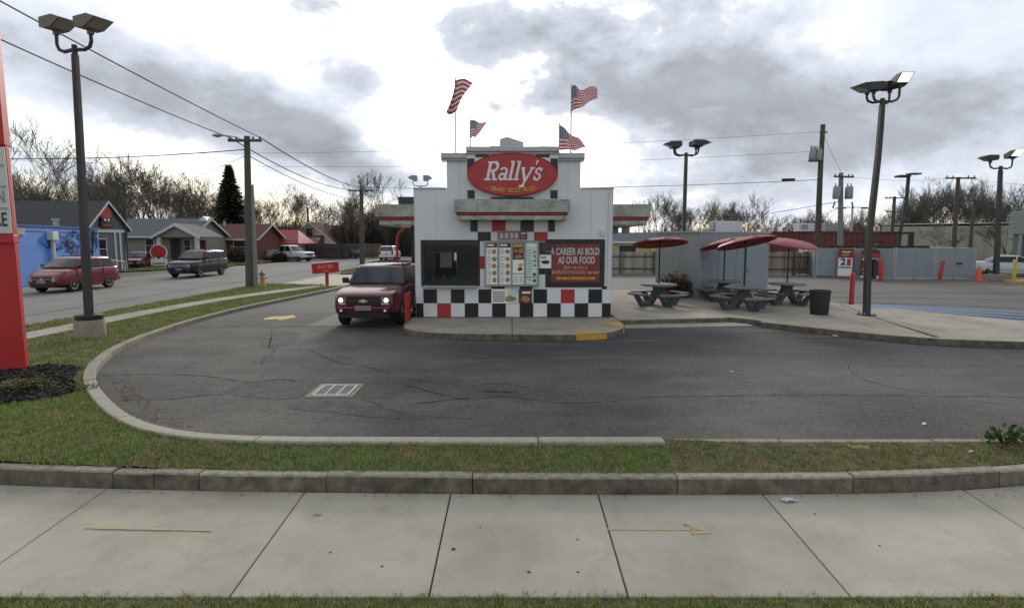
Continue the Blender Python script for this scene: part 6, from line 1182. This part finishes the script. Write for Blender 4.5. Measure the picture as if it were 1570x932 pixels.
def vine(label, x, y, w, h):
    t = thing('vine', label, 'plant', (x, y, 0)); mb = MB(); ml = MB()
    for k in range(26):
        p_ = [Vector((random.uniform(-w, w), -.08, 0))]
        for j in range(6): p_.append(p_[-1] + Vector((random.uniform(-.25, .25), random.uniform(-.06, .04), h / 6 * random.uniform(.6, 1.2))))
        mb.tube(p_, [.018, .016, .014, .012, .01, .008, .005], 4)
    mb.build('stem', mat('vine_stem', (.09, .055, .03), .9), t)
    for k in range(700):
        p_ = Vector((random.gauss(0, w * .55), random.uniform(-.35, -.05), random.random() ** .8 * h)); d = Vector((random.uniform(-1, 1), random.uniform(-1, .2), random.uniform(-.7, .6))).normalized() * .13; s_ = d.cross(Vector((0, .3, 1))).normalized() * .05; ml.add([p_, p_ + d * .5 + s_, p_ + d, p_ + d * .5 - s_], [(0, 1, 2, 3)])
    ml.build('foliage', fur('vine_leaf', [(.11, .06, .03), (.17, .10, .05), (.08, .06, .03)]), t)
vine('brown dead vine covering the end of the board fence', 21.2, 40.75, 1.6, 1.9); vine('thin brown vine on the board fence by the cooler', 13.9, 41.8, .5, 1.6); vine('narrow brown vine on a board fence post', 17.2, 41.4, .35, 1.7)
# ---------------------------------------------------------------- houses along the road
SID = lambda n, c: mat(n, c, .75, vary=.06, vs_=1.5, dirt=(tuple(x * .8 for x in c), 1.2, .56, .5))
WTRIM = mat('house_trim', (.62, .62, .60), .6, vary=.05); SHIN = mat('shingle_grey', (.13, .135, .14), .9, vary=.2, vs_=4, bump=.4, bs=14); SHIND = mat('shingle_dark', (.07, .068, .066), .9, vary=.2, vs_=4, bump=.4, bs=14); SHINR = mat('shingle_red', (.14, .045, .038), .9, vary=.2, vs_=4, bump=.4, bs=14); SHINB = mat('shingle_brown', (.15, .075, .048), .9, vary=.2, vs_=4, bump=.4, bs=14); BRICK = mat('brick_red', (.17, .065, .048), .9, vary=.2, vs_=9, bump=.3, bs=18)
def window(t, x, z, w, h, y=0.0, X=None, tm=None):
    X = X if X is not None else Matrix.Identity(4); f = MB()
    for a in ((x - w / 2 - .07, x + w / 2 + .07, y - .05, y - .002, z - .07, z), (x - w / 2 - .07, x + w / 2 + .07, y - .05, y - .002, z + h, z + h + .07), (x - w / 2 - .07, x - w / 2, y - .05, y - .002, z, z + h), (x + w / 2, x + w / 2 + .07, y - .05, y - .002, z, z + h), (x - w / 2, x + w / 2, y - .045, y - .002, z + h / 2 - .025, z + h / 2 + .025)): f.box(*a, X)
    o = f.build('window', tm or WTRIM, t)
    for a, b in ((0, h / 2 - .025), (h / 2 + .025, h)): MB().box(x - w / 2, x + w / 2, y - .02, y - .003, z + a, z + b, X).build('pane', WGLASS, o)
def door(t, x, z, w, h, m, y=0.0, X=None):
    X = X if X is not None else Matrix.Identity(4); o = MB().box(x - w / 2, x + w / 2, y - .05, y - .002, z, z + h, X).build('door', m, t); MB().cbox(X @ Vector((x + w * .36, y - .07, z + h * .47)), (.06, .06, .06)).build('handle', ALLOY, o)
def gable(t, x0, x1, y0, y1, eave, ridge, along, wm, rm, over=.35, z0=-.05, wall='wall', trim=True):
    # walls with gable ends, two roof slabs, fascia boards
    th = .12
    if along == 'x':
        ym = (y0 + y1) / 2; MB().prism([(y0, z0), (y1, z0), (y1, eave), (ym, ridge), (y0, eave)], 'x', x0, x1).build(wall, wm, t); s_ = (ridge - eave) / (ym - y0)
        for yo, sgn in ((y0, -1), (y1, 1)):
            ye = yo + sgn * over; ze = eave - s_ * over; MB().prism([(ye, ze + .02), (ym, ridge + .02), (ym, ridge + .02 + th), (ye, ze + .02 + th)], 'x', x0 - over, x1 + over).build('roof', rm, t)
            if trim: MB().box(x0 - over, x1 + over, *sorted((ye - sgn * .0, ye + sgn * .04)), ze - .06, ze + .13).build('fascia', WTRIM, t)
        if trim:
            for xo in (x0 - over - .03, x1 + over): 
                for sgn in (-1, 1): MB().prism([(ym + sgn * (ym - y0 + over), eave - s_ * over - .04), (ym, ridge - .04), (ym, ridge + .15), (ym + sgn * (ym - y0 + over), eave - s_ * over + .15)], 'x', xo, xo + .03).build('barge_board', WTRIM, t)
    else:
        xm = (x0 + x1) / 2; MB().prism([(x0, z0), (x1, z0), (x1, eave), (xm, ridge), (x0, eave)], 'y', y0, y1).build(wall, wm, t); s_ = (ridge - eave) / (xm - x0)
        for xo, sgn in ((x0, -1), (x1, 1)):
            xe = xo + sgn * over; ze = eave - s_ * over; MB().prism([(xe, ze + .02), (xm, ridge + .02), (xm, ridge + .02 + th), (xe, ze + .02 + th)], 'y', y0 - over, y1 + over).build('roof', rm, t)
            if trim:
                for yo in (y0 - over - .03,): MB().prism([(xe, ze - .04), (xm, ridge - .04), (xm, ridge + .15), (xe, ze + .15)], 'y', yo, yo + .03).build('barge_board', WTRIM, t)
# blue flat-roofed building
BLU = mat('blue_render', (.085, .24, .64), .7, vary=.10, vs_=.8, dirt=((.12, .26, .58), 1.2, .52, .6)); BLUD = mat('blue_dark', (.03, .06, .22), .7, vary=.1)
bb = thing('blue_building', 'low flat-roofed bright blue building across the road', 'building', (-26.1, 30.0, 0), R(106.5))
Lb = 13.2; MB().box(0, Lb, 0, 9, -.05, 3.2).build('wall', BLU, bb); MB().box(-.06, Lb + .06, -.06, 9.06, 3.2, 3.32).build('roof_edge', BLUD, bb); MB().box(0, Lb, -.02, -.001, 2.92, 2.97).build('band', BLUD, bb)
MB().box(8.3, 9.5, -.03, -.001, 0, 1.75).build('door', BLUD, bb); MB().tube([(5.6, -.14, 0), (5.6, -.14, 2.45)], .12, 8).build('downspout', WTRIM, bb); MB().box(5.2, 6.0, -.34, -.001, 2.45, 2.95).build('hopper', WTRIM, bb, bevel=.03); MB().box(1.7, 2.5, -.12, -.001, 2.75, 3.1).build('vent', mat('vent_tan', (.35, .33, .27), .6), bb); MB().cyl((9.7, 1.2, 3.32), (9.7, 1.2, 3.75), .16, n=10).build('roof_vent', PIPE, bb); MB().cyl((9.7, 1.2, 3.75), (9.7, 1.2, 3.85), .24, n=10).build('vent_cap', PIPE, bb)
vn = thing('vine', 'leafless black vine spread over the upper blue wall', 'plant', (-26.1, 30.0, 0), R(106.5)); mb = MB()
for k in range(46):
    p_ = [Vector((random.uniform(5.5, 12.8), -.05, random.uniform(1.9, 3.1)))]
    for j in range(7): p_.append(p_[-1] + Vector((random.uniform(-.45, .25), 0, random.uniform(-.22, .18))))
    mb.tube(p_, [.03, .028, .024, .02, .016, .012, .01, .006], 4)
mb.tube([(11.5, -.06, 0), (11.6, -.06, 1.2), (11.9, -.06, 2.4), (12.2, -.06, 3.1)], .05, 5); mb.build('stem', mat('vine_black', (.03, .03, .035), .9), vn)
# grey gabled shop
gs = thing('gabled_shop', 'dark grey gabled shop with white corner trim behind the blue building', 'building', (0, 0, 0)); GRY = SID('siding_grey', (.14, .142, .145)); gable(gs, -45, -30.9, 42.9, 47.3, 3.35, 5.25, 'x', GRY, SHIND, .3)
Xe = Matrix.Translation((-30.88, 42.9, 0)) @ Matrix.Rotation(R(90), 4, 'Z'); window(gs, 1.55, 1.05, .8, 1.45, 0, Xe); MB().box(.0, 4.4, -.06, -.003, 3.02, 3.24, Xe).build('frieze', WTRIM, gs)
for x in (.05, 3.0, 3.6, 4.25): MB().box(x - .09, x + .09, -.05, -.003, .05, 3.02, Xe).build('pilaster', WTRIM, gs)
MB().tube([Xe @ Vector((.9, -.7, 0)), Xe @ Vector((.9, -.7, 1.0)), Xe @ Vector((2.9, -.7, .75)), Xe @ Vector((2.9, -.7, 0))], .06, 6).build('handrail', WTRIM, gs)
sp = thing('wall_sign', 'rounded red sign with black base high on the grey gable', 'sign', (-30.80, 44.9, 3.40), R(90)); MB().lathe([(.62, 0), (.62, .1), (.001, .1)], 24, Matrix.Translation((0, 0, .98)) @ Matrix.Rotation(R(90), 4, 'X')).build('disc', TRED, sp); MB().box(-.66, .66, -.12, 0, .02, .30).build('base_board', PLASTIC, sp); MB().box(-.5, .5, -.13, -.121, .1, .22).build('lettering', TRED, sp); MB().box(-.55, .55, -.112, -.101, .42, .72).build('dark_band', PLASTIC, sp); MB().box(-.60, -.0, .001, .06, .3, 1.0).build('bracket', PLASTIC, sp)
for x in (-.2, .2): MB().lathe([(.11, 0), (.11, .02), (.001, .02)], 12, Matrix.Translation((x, -.112, .56)) @ Matrix.Rotation(R(90), 4, 'X')).build('white_spot', SWHITE, sp)
# tan house
th_ = thing('tan_house', 'tan sided bungalow with grey roof and gabled porch', 'house', (0, 0, 0)); TAN = SID('siding_tan', (.27, .25, .21)); gable(th_, -41, -31.6, 58, 65, 2.9, 4.5, 'x', TAN, SHIN, .45); 
for x in (-35.6, -38.5): window(th_, x, 1.25, .75, 1.3, 58)
window(th_, -31.9, 1.2, .6, 1.2, 58); door(th_, -33.1, .5, .9, 2.0, mat('door_dark', (.04, .025, .02), .5), 58)
MB().box(-33.6, -29.6, 55.6, 57.97, -.05, .48).build('porch_floor', KERBL, th_); MB().prism([(-33.6, 2.72), (-29.6, 2.72), (-31.6, 3.75)], 'y', 55.7, 58.0).build('porch_gable', TAN, th_)
for sgn in (-1, 1): MB().prism([(-31.6, 3.86), (-31.6, 3.98), (-31.6 + sgn * 2.3, 2.74), (-31.6 + sgn * 2.3, 2.62)], 'y', 55.4, 60).build('porch_roof', SHIN, th_); MB().prism([(-31.6, 3.70), (-31.6, 4.0), (-31.6 + sgn * 2.34, 2.76), (-31.6 + sgn * 2.34, 2.50)], 'y', 55.36, 55.4).build('barge_board', WTRIM, th_)
for x in (-33.4, -29.8): MB().box(x - .17, x + .17, 55.7, 56.0, .48, 2.72).build('column', WTRIM, th_, bevel=.02)
MB().tube([(-33.2, 55.8, 1.35), (-30.2, 55.8, 1.35), (-28.6, 55.0, .7)], .03, 6).build('handrail', BMETAL, th_); MB().box(-30.9, -30.1, 57.96, 57.99, .5, 2.4).build('door', mat('door_red', (.16, .02, .02), .5), th_)
MB().prism([(-32.2, 4.35), (-31.2, 4.35), (-31.7, 4.85)], 'y', 60.8, 62).build('dormer', WTRIM, th_)
ys = thing('yard_sign', 'round red and white lawn sign before the tan house', 'sign', (-31.3, 52.2, 0), R(12)); MB().lathe([(.70, 0), (.70, .06), (.001, .06)], 26, Matrix.Translation((0, 0, 1.35)) @ Matrix.Rotation(R(90), 4, 'X')).build('white_rim', SWHITE, ys); MB().lathe([(.62, 0), (.62, .02), (.001, .02)], 26, Matrix.Translation((0, -.061, 1.38)) @ Matrix.Rotation(R(90), 4, 'X')).build('red_disc', TRED, ys); MB().box(-.66, .66, -.09, -.01, .22, .78).build('white_board', SWHITE, ys); MB().box(-.5, .5, -.096, -.091, .32, .42).build('print', PD, ys); MB().box(-.45, .45, -.086, -.082, .80, .98).build('print', PLASTIC, ys)
for x in (-.45, .45): MB().cyl((x, 0, 0), (x, 0, .3), .05, n=6).build('leg', SWHITE, ys)
for x in (-.24, .24): MB().lathe([(.15, 0), (.15, .02), (.001, .02)], 12, Matrix.Translation((x, -.09, .78)) @ Matrix.Rotation(R(90), 4, 'X')).build('white_spot', SWHITE, ys)
# brick house
bh = thing('brick_house', 'red brick bungalow with a brown-red roof', 'house', (0, 0, 0)); gable(bh, -40, -28.6, 66, 73, 2.65, 4.15, 'x', BRICK, SHINR, .5); window(bh, -30.3, 1.0, 1.6, 1.3, 66); window(bh, -34.5, 1.0, 1.2, 1.3, 66); window(bh, -37.5, 1.0, 1.2, 1.3, 66); door(bh, -32.4, .2, .9, 2.0, mat('door_white', (.5, .5, .48), .5), 66)
MB().box(-36.2, -35.6, 70, 70.6, 3.8, 5.0).build('chimney', BRICK, bh); MB().cyl((-33.5, 69, 4.0), (-33.5, 69, 4.6), .12, n=8).build('vent_pipe', PIPE, bh); MB().box(-33.9, -27.9, 64.2, 65.97, -.05, .2).build('porch_floor', KERBL, bh)
# red awning store
ra_ = thing('awning_store', 'small store under a big sloping red awning roof', 'building', (0, 0, 0)); MB().box(-34.5, -26.6, 73.2, 79, -.05, 2.6).build('wall', SID('store_cream', (.40, .37, .31)), ra_); REDA = mat('awning_red', (.36, .05, .055), .6, vary=.1, vs_=1.5)
MB().add([(-34.8, 72.4, 2.0), (-26.2, 72.4, 2.0), (-27.3, 75.5, 3.7), (-34.8, 75.5, 3.7), (-34.8, 72.4, 1.75), (-26.2, 72.4, 1.75), (-26.2, 78.6, 1.75), (-34.8, 78.6, 1.75), (-26.2, 78.6, 2.0), (-34.8, 78.6, 2.0)], [(0, 1, 2, 3), (4, 5, 1, 0), (1, 8, 2), (2, 8, 9, 3), (5, 6, 8, 1), (4, 7, 6, 5), (7, 9, 8, 6), (4, 0, 3, 9, 7)]).build('awning', REDA, ra_)
for x in (-33, -31, -29): window(ra_, x, .7, 1.3, .95, 73.2)
# cream market house
cm = thing('market_house', 'cream gabled house with a brown roof and a market sign', 'house', (0, 0, 0)); CRM = SID('siding_cream', (.62, .58, .46)); gable(cm, -32.6, -25.6, 85, 93, 2.0, 4.85, 'y', CRM, SHINB, .3); gable(cm, -27.5, -22.6, 88.5, 94.5, 2.2, 4.55, 'x', CRM, SHINB, .25, wall='wing_wall')
window(cm, -29.1, 2.95, .95, 1.1, 85); window(cm, -31.2, .6, 1.0, 1.2, 85); window(cm, -26.9, .9, 1.0, 1.0, 85); Xr = Matrix.Translation((-22.58, 88.5, 0)) @ Matrix.Rotation(R(90), 4, 'Z'); window(cm, 2.6, .8, 1.1, 1.3, 0, Xr); MB().box(-24.6, -24.2, 88, 88.35, 4.0, 4.9).build('vent_stack', WTRIM, cm)
SGNM = mat('market_sign_maroon', (.20, .015, .045), .5, vary=.1); ms_ = MB().box(-30.9, -27.0, 84.8, 84.96, 1.75, 3.05).build('market_sign', SGNM, cm); text('lettering', 'Eldridge', .80, (-28.95, 84.795, 2.62), SWHITE, ms_, bold=.01, shear=.25); text('lettering', 'MARKET', .48, (-28.95, 84.795, 2.05), SWHITE, ms_, bold=.015, sx=1.25)
# white and grey houses farther on
wh = thing('white_house', 'plain white gabled cottage beyond the market house', 'house', (0, 0, 0)); gable(wh, -28.2, -22.4, 101, 109, 1.7, 3.95, 'y', SID('siding_white', (.58, .61, .63)), SHIN, .3); window(wh, -25.0, 1.2, .9, .7, 101); window(wh, -23.3, .5, .8, 1.0, 101)
gh = thing('grey_house', 'pale blue-grey house with a white porch awning', 'house', (0, 0, 0)); gable(gh, -23.5, -13.5, 104, 112, 2.0, 4.0, 'x', SID('siding_bluegrey', (.33, .37, .40)), SHIND, .4); MB().prism([(101.8, 2.0), (104, 2.6), (104, 2.75), (101.8, 2.3)], 'x', -22.5, -19.6).build('porch_awning', WTRIM, gh); window(gh, -18, .7, 1, 1.1, 104); window(gh, -15.5, .7, 1, 1.1, 104); door(gh, -21, 0, 1, 2, PLASTIC, 104)
for x in (-22.4, -19.7): MB().cyl((x, 101.9, 0), (x, 101.9, 2.05), .07, n=6).build('porch_post', WTRIM, gh)
gh2 = thing('grey_house', 'dark grey house with broad gable farther along the road', 'house', (0, 0, 0)); gable(gh2, -13, -3, 112, 120, 2.4, 5.0, 'y', SID('siding_slate', (.20, .22, .24)), SHIND, .4); window(gh2, -9, .8, 1, 1.2, 112); window(gh2, -6, .8, 1, 1.2, 112)
struct(MB().box(-25.5, -13.6, 97.2, 98.0, -.05, .35).build('low_wall', KERBL))
tag(MB().prism([(-.45, 0), (.45, 0), (.12, 1.0), (-.12, 1.0)], 'y', -.3, .3).build('marker', YB, loc=(-17.2, 79.5, 0)), 'small yellow road marker box near the white cottage', 'marker')

# ---------------------------------------------------------------- shops and sheds on the right
yb = thing('yellow_shop', 'yellow walled shop with grey metal mansard behind the fence', 'building', (0, 0, 0)); YW = SID('yellow_wall', (.56, .42, .19)); MR = mat('mansard_grey', (.17, .18, .19), .6, vary=.1, vs_=3); MB().box(2, 19.6, 48, 62, -.05, 2.3).build('wall', YW, yb); MB().prism([(47.7, 2.22), (47.7, 2.32), (48.4, 3.05), (62.2, 3.05), (62.2, 2.22)], 'x', 1.8, 19.8).build('mansard', MR, yb); MB().box(1.8, 19.8, 47.62, 47.69, 2.18, 2.34).build('gutter', WTRIM, yb)
for x in (6.0, 9.4, 15): window(yb, x, .9, 1.4, 1.1, 48)
MB().box(11.3, 12.1, 47.9, 47.98, 0, 2.15).build('yellow_panel', mat('yellow_bright', (.62, .50, .08), .6), yb)
ac = thing('roof_unit', 'white boxy air handler on the grey mansard roof', 'roof unit', (17.4, 50.5, 3.05)); MB().box(0, 2.2, 0, 1.6, .12, 1.0).build('casing', mat('unit_white', (.62, .63, .64), .5), ac, bevel=.02); MB().box(-.12, -.002, .2, 1.4, .2, .95).build('grille', GMETAL, ac); MB().box(.1, 2.1, .1, 1.5, 0, .12).build('base', GMETAL, ac); MB().box(-1.0, -.15, .3, .9, 0, .3).build('duct', GMETAL, ac)
ru = thing('roof_unit', 'small grey roof vent cluster beside the white air handler', 'roof unit', (14.6, 50.5, 3.05)); MB().box(0, .8, 0, .6, 0, .35).build('casing', GMETAL, ru, bevel=.02); MB().lathe([(.14, .35), (.14, .6), (.24, .62), (.2, .75), (.001, .78)], 12).build('vent_cap', PIPE, ru, loc=(.4, .3, 0))
rb_ = thing('red_building', 'long low dark red metal building behind the fence', 'building', (0, 0, 0)); RB = mat('red_metal_wall', (.15, .042, .033), .65, vary=.10, vs_=.6, dirt=((.16, .05, .04), .8, .55, .5)); MB().box(22.2, 38, 58, 72, -.05, 3.15).build('wall', RB, rb_); MB().box(22.1, 38.1, 57.9, 72.1, 3.15, 3.25).build('roof_edge', mat('red_trim', (.12, .03, .025), .6), rb_)
for k in range(30): MB().box(22.5 + k * .52, 22.54 + k * .52, 57.96, 57.999, .05, 3.1).build('rib', RB, rb_)
text('lettering', 'EAT', .75, (35.2, 57.95, 1.75), mat('yellow_letter', (.45, .30, .06), .6), rb_, shear=.3); MB().box(34.4, 36.6, 57.92, 57.99, 2.3, 2.75).build('dark_panel', PD, rb_)
for x, lab in ((30.6, 'pale roof unit on the red building behind the leaning pole'), (33.4, 'grey roof unit on the red building near the T-shaped lamp')):
    u = thing('roof_unit', lab, 'roof unit', (x, 63, 3.25)); MB().box(0, 1.6, 0, 1.4, .1, .95).build('casing', mat('unit_white', (.62, .63, .64), .5) if x < 32 else GMETAL, u, bevel=.02); MB().box(.1, 1.7, .1, 1.3, 0, .1).build('base', GMETAL, u); MB().box(.2, .9, -.02, -.002, .3, .8).build('grille', GMETAL, u)
fc = thing('factory', 'long cream industrial building with a brick end', 'building', (47.5, 76, 0), R(-38)); CRF = mat('factory_cream', (.42, .39, .30), .8, vary=.12, vs_=.5, dirt=((.30, .27, .2), .9, .54, .6)); MB().box(0, 14, 0, 16, -.05, 4.1).build('wall', CRF, fc); MB().box(14.002, 19, -.05, 16, -.05, 4.3).build('brick_wall', BRICK, fc); MB().box(19.002, 34, 0, 16, -.05, 4.2).build('wall', CRF, fc); MB().box(-.1, 34.1, -.1, 16.1, 4.31, 4.45).build('roof_edge', CAP, fc)
for k in range(4): MB().box(1.5 + k * 3.2, 2.2 + k * 3.2, -.06, -.002, 2.9, 3.15).build('vent', GMETAL, fc)
for k in range(5): MB().box(.3 + k * 3.4, .5 + k * 3.4, -.1, -.002, 0, 4.1).build('pilaster', CRF, fc)
gb = thing('grey_building', 'grey block building with ribbed metal fascia beside the sedan', 'building', (0, 0, 0)); GBW = mat('block_grey', (.17, .175, .175), .8, vary=.08, vs_=1); MB().box(37.0, 60, 34, 43.6, -.05, 3.4).build('wall', GBW, gb); FAS = mat('fascia_grey', (.26, .29, .28), .5, vary=.05)
for k in range(9): MB().box(36.75, 36.95, 33.7, 43.8, 2.9 + k * .18, 2.9 + k * .18 + .155).build('fascia_rib', FAS, gb)
MB().box(36.95, 60.1, 33.7, 43.8, 2.9, 4.55).build('fascia_core', FAS, gb); MB().box(36.6, 36.74, 34, 41.5, 2.62, 2.82).build('yellow_strip', YB, gb); MB().box(36.8, 36.99, 42.6, 42.9, 0, 2.88).build('column', GMETAL, gb)
cf = thing('chain_fence', 'dark chain-link fence run beside the grey building', 'fence', (31, 52, 0)); 
for k in range(6): MB().cyl((k * 1.6, 0, 0), (k * 1.6, 0, 1.9), .04, n=6).build('post', GMETAL, cf)
MB().cyl((0, 0, 1.88), (8, 0, 1.88), .03, n=6).build('rail', GMETAL, cf); mb = MB()
for k in range(60): mb.box(k * .135, k * .135 + .012, -.006, .006, .05, 1.86); 
tag(mb.build('mesh', GMETAL, cf), kind='stuff')

# ---------------------------------------------------------------- trees
def bare_tree(seed, h, spread=1.0, twig=3, dens_=3.2, maxd=6):
    rnd = random.Random(seed); tr_, cr_2 = MB(), MB()
    def grow(p, d, L_, r_, dep):
        n = 4 if dep < 2 else 3; pts = [p]; rs = [r_]; q = p.copy(); dd = d.copy()
        for k in range(n):
            dd = (dd + Vector((rnd.gauss(0, .13), rnd.gauss(0, .13), rnd.gauss(.05, .07)))).normalized(); q = q + dd * L_ / n; pts.append(q.copy()); rs.append(r_ * (1 - .5 * (k + 1) / n))
        (tr_ if dep < 2 else cr_2).tube(pts, rs, 7 if dep == 0 else 5 if dep == 1 else 3, False)
        if dep >= maxd: return
        nc = max(2, int(rnd.gauss(dens_ + (1.4 if dep == 0 else 0), .7)))
        for k in range(nc):
            f = rnd.uniform(.45 if dep == 0 else .3, 1.0) if k else 1.0; i = min(n - 1, int(f * n)); b = pts[i].lerp(pts[i + 1], f * n - i); a = rnd.uniform(0, 6.28); side = Vector((math.cos(a), math.sin(a), rnd.uniform(-.1, .5))); nd = (dd * rnd.uniform(.7, 1.2) + side * rnd.uniform(.45, .95) * spread).normalized()
            grow(b, nd, L_ * rnd.uniform(.55, .82), max(r_ * (1 - .5 * f) * rnd.uniform(.5, .75), .020), dep + 1)
    grow(Vector((0, 0, -.1)), Vector((rnd.gauss(0, .04), rnd.gauss(0, .04), 1)), h * .36, h * .019, 0); return tr_, cr_2
BARK = mat('bark', (.052, .044, .038), .95, vary=.3, vs_=5); BARK2 = mat('bark_pale', (.10, .088, .076), .95, vary=.3, vs_=5); TWIG = mat('twigs', (.105, .085, .068), .95, vary=.2, vs_=2); TWIG2 = mat('twigs_pale', (.145, .122, .10), .95, vary=.2, vs_=2); TWIGP = mat('twigs_hazed', (.135, .115, .095), .95, vary=.25, vs_=2); TWIGG = mat('twigs_tan', (.17, .125, .06), .95, vary=.3, vs_=2)  # TWIGP: distance haze mixed into the twig colour of the right-hand woods
protos = []
for k, (s, h, sp2, d_) in enumerate(((1, 13, .75, 3.3), (2, 13, .85, 3.2), (3, 14, .6, 3.4), (4, 12, .95, 3.3), (5, 13, .7, 3.4), (6, 11, .6, 3.3), (7, 12, .85, 3.3))):
    a, b = bare_tree(s, h, sp2, dens_=d_); tm = a.v, a.f; protos.append((a, b, h))
meshes = []
for k, (a, b, h) in enumerate(protos):
    o1 = a.build('trunk', BARK if k % 2 == 0 else BARK2, smooth=60); o2 = b.build('crown', TWIG if k % 2 == 0 else TWIG2); zmax = max(v.co.z for v in o2.data.vertices); meshes.append((o1.data, o2.data, zmax)); bpy.data.objects.remove(o1); bpy.data.objects.remove(o2)
def tree(k, x, y, h, label, group, rz=None, crown_mat=None, wide=1.0):
    t = thing('bare_tree', label, 'tree', (x, y, -.06), random.uniform(0, 6.28) if rz is None else rz, group); s = h / meshes[k][2]; t.scale = (s * wide, s * wide, s); link('trunk', meshes[k][0], t); c = link('crown', meshes[k][1], t)
    if crown_mat: c.material_slots[0].link = 'OBJECT'; c.material_slots[0].material = crown_mat
    return t
tree(3, -50.5, 63, 15.5, 'large spreading bare tree behind the blue building', 'trees behind the houses', .5); tree(1, -46.5, 68, 13.5, 'slender bare tree rising behind the grey shop roof', 'trees behind the houses'); tree(2, -40.5, 70, 13.4, 'tall bare tree rising behind the tan house roof', 'trees behind the houses', 1.0, wide=1.15); tree(0, -46.5, 76, 12.5, 'bare tree between the grey shop and the tall tree', 'trees behind the houses')
tree(4, -30.5, 112, 15.5, 'tall dark bare tree with thick trunk behind the white cottage', 'tall trees behind the cottage', 2.0, wide=1.05); tree(0, -25.5, 113, 15.8, 'tall crooked bare tree over the blue-grey house', 'tall trees behind the cottage', 2.3, wide=1.0); tree(6, -38.5, 100, 12.2, 'tree with a few tan leaves left above the red awning', 'trees behind the houses', .2, TWIGG)
tree(5, -33, 56.5 + 20, 6.0, 'small bare tree by the red awning store', 'trees behind the houses')
for k in range(110):
    px = random.uniform(-30, 655); Y = random.uniform(80, 128); X = (px - 785) / 900 * Y; h = (14.4 if px < 330 else 11.2 if px < 480 else 10.5) * random.uniform(.72, 1.06) * Y / 104 
    tree(random.randrange(7), X, Y, h, 'bare brown tree in the wood behind the houses', 'wood behind the houses')
for k in range(34):
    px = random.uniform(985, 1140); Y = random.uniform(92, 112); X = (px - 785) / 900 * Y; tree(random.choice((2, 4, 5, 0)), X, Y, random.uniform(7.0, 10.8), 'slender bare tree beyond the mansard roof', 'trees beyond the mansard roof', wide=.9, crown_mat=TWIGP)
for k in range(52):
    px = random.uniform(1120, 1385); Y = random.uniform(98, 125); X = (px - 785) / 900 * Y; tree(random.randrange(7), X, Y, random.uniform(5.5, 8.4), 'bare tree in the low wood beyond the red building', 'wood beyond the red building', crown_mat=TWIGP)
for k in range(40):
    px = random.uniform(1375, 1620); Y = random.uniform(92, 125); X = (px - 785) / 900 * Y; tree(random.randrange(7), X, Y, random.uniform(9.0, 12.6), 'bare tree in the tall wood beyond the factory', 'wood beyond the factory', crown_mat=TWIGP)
tree(3, 44.5, 62, 4.6, 'small bushy tree in front of the cream factory', 'small trees by the factory', wide=1.5); tree(6, 48.5, 58, 4.6, 'low spreading tree by the brick factory end', 'small trees by the factory', wide=1.6)
# conifer
cf_ = thing('conifer', 'dark pointed conifer standing behind the brick house', 'tree', (-36.0, 76, -.05)); MB().tube([(0, 0, 0), (0, 0, 6), (.05, 0, 12.0)], [.28, .17, .02], 8).build('trunk', BARK, cf_); mb = MB()
for k in range(5200):
    z = 1.5 + 10.4 * random.random() ** 1.2; rm_ = (12.1 - z) / 10.6 * 4.4 * 1.0; a = random.uniform(0, 6.28); rm_ *= (.42 + .62 * abs(math.sin(z * 2.6 + 1.7 * math.sin(3 * a + z)) * math.cos(2.5 * a + 1.3 * z)) ** .5) * random.uniform(.75, 1.15); r_ = rm_ * random.uniform(.25, 1.05); c = Vector((r_ * math.cos(a), r_ * math.sin(a), z - r_ * .28)); o_ = Vector((math.cos(a), math.sin(a), random.uniform(-.5, .15))).normalized()
    l = random.uniform(.55, 1.15); s_ = o_.cross(Vector((0, 0, 1))).normalized() * l * .22; dn = Vector((0, 0, -random.uniform(.05, .2)))
    mb.add([c - o_ * l * .5, c + s_ + dn, c + o_ * l * .5, c - s_ + dn], [(0, 1, 2, 3)])
mb.build('crown', fur('conifer_needles', [(.022, .034, .018), (.038, .054, .028), (.060, .075, .042)]), cf_)
# brush under the woods: nobody could count it
def brush(name, label, px0, px1, y0, y1, n, h0, h1, cols):
    r = np.random.RandomState(5); px = r.uniform(px0, px1, n); y = r.uniform(y0, y1, n); x = (px - 785) / 900 * y; h = r.uniform(h0, h1, n) * (.65 + .35 * np.sin(x * .35) * np.sin(x * .13 + 1)); a = r.uniform(0, 6.28, n); w = r.uniform(.02, .055, n); lx = r.normal(0, .22, n) * h; ly = r.normal(0, .15, n) * h; z0 = np.where(r.rand(n) < .35, 0, r.uniform(0, .5, n) * h) - .06
    V = np.empty((n, 3, 3)); V[:, 0] = np.stack([x - w * np.cos(a), y - w * np.sin(a), z0], 1); V[:, 1] = np.stack([x + w * np.cos(a), y + w * np.sin(a), z0], 1); V[:, 2] = np.stack([x + lx, y + ly, np.maximum(h, z0 + .3)], 1)
    me = bpy.data.meshes.new(name); me.vertices.add(n * 3); me.vertices.foreach_set('co', V.ravel()); me.loops.add(n * 3); me.loops.foreach_set('vertex_index', np.arange(n * 3)); me.polygons.add(n); me.polygons.foreach_set('loop_start', np.arange(0, n * 3, 3)); me.update(); me.materials.append(fur(name + '_twig', cols, .95)); tag(link(name, me), label, 'brush', kind='stuff')
brush('brush', 'dense brown undergrowth of the wood behind the houses', -60, 660, 86, 140, 120000, 3.5, 8.5, [(.030, .025, .020), (.050, .042, .034), (.075, .060, .046)])
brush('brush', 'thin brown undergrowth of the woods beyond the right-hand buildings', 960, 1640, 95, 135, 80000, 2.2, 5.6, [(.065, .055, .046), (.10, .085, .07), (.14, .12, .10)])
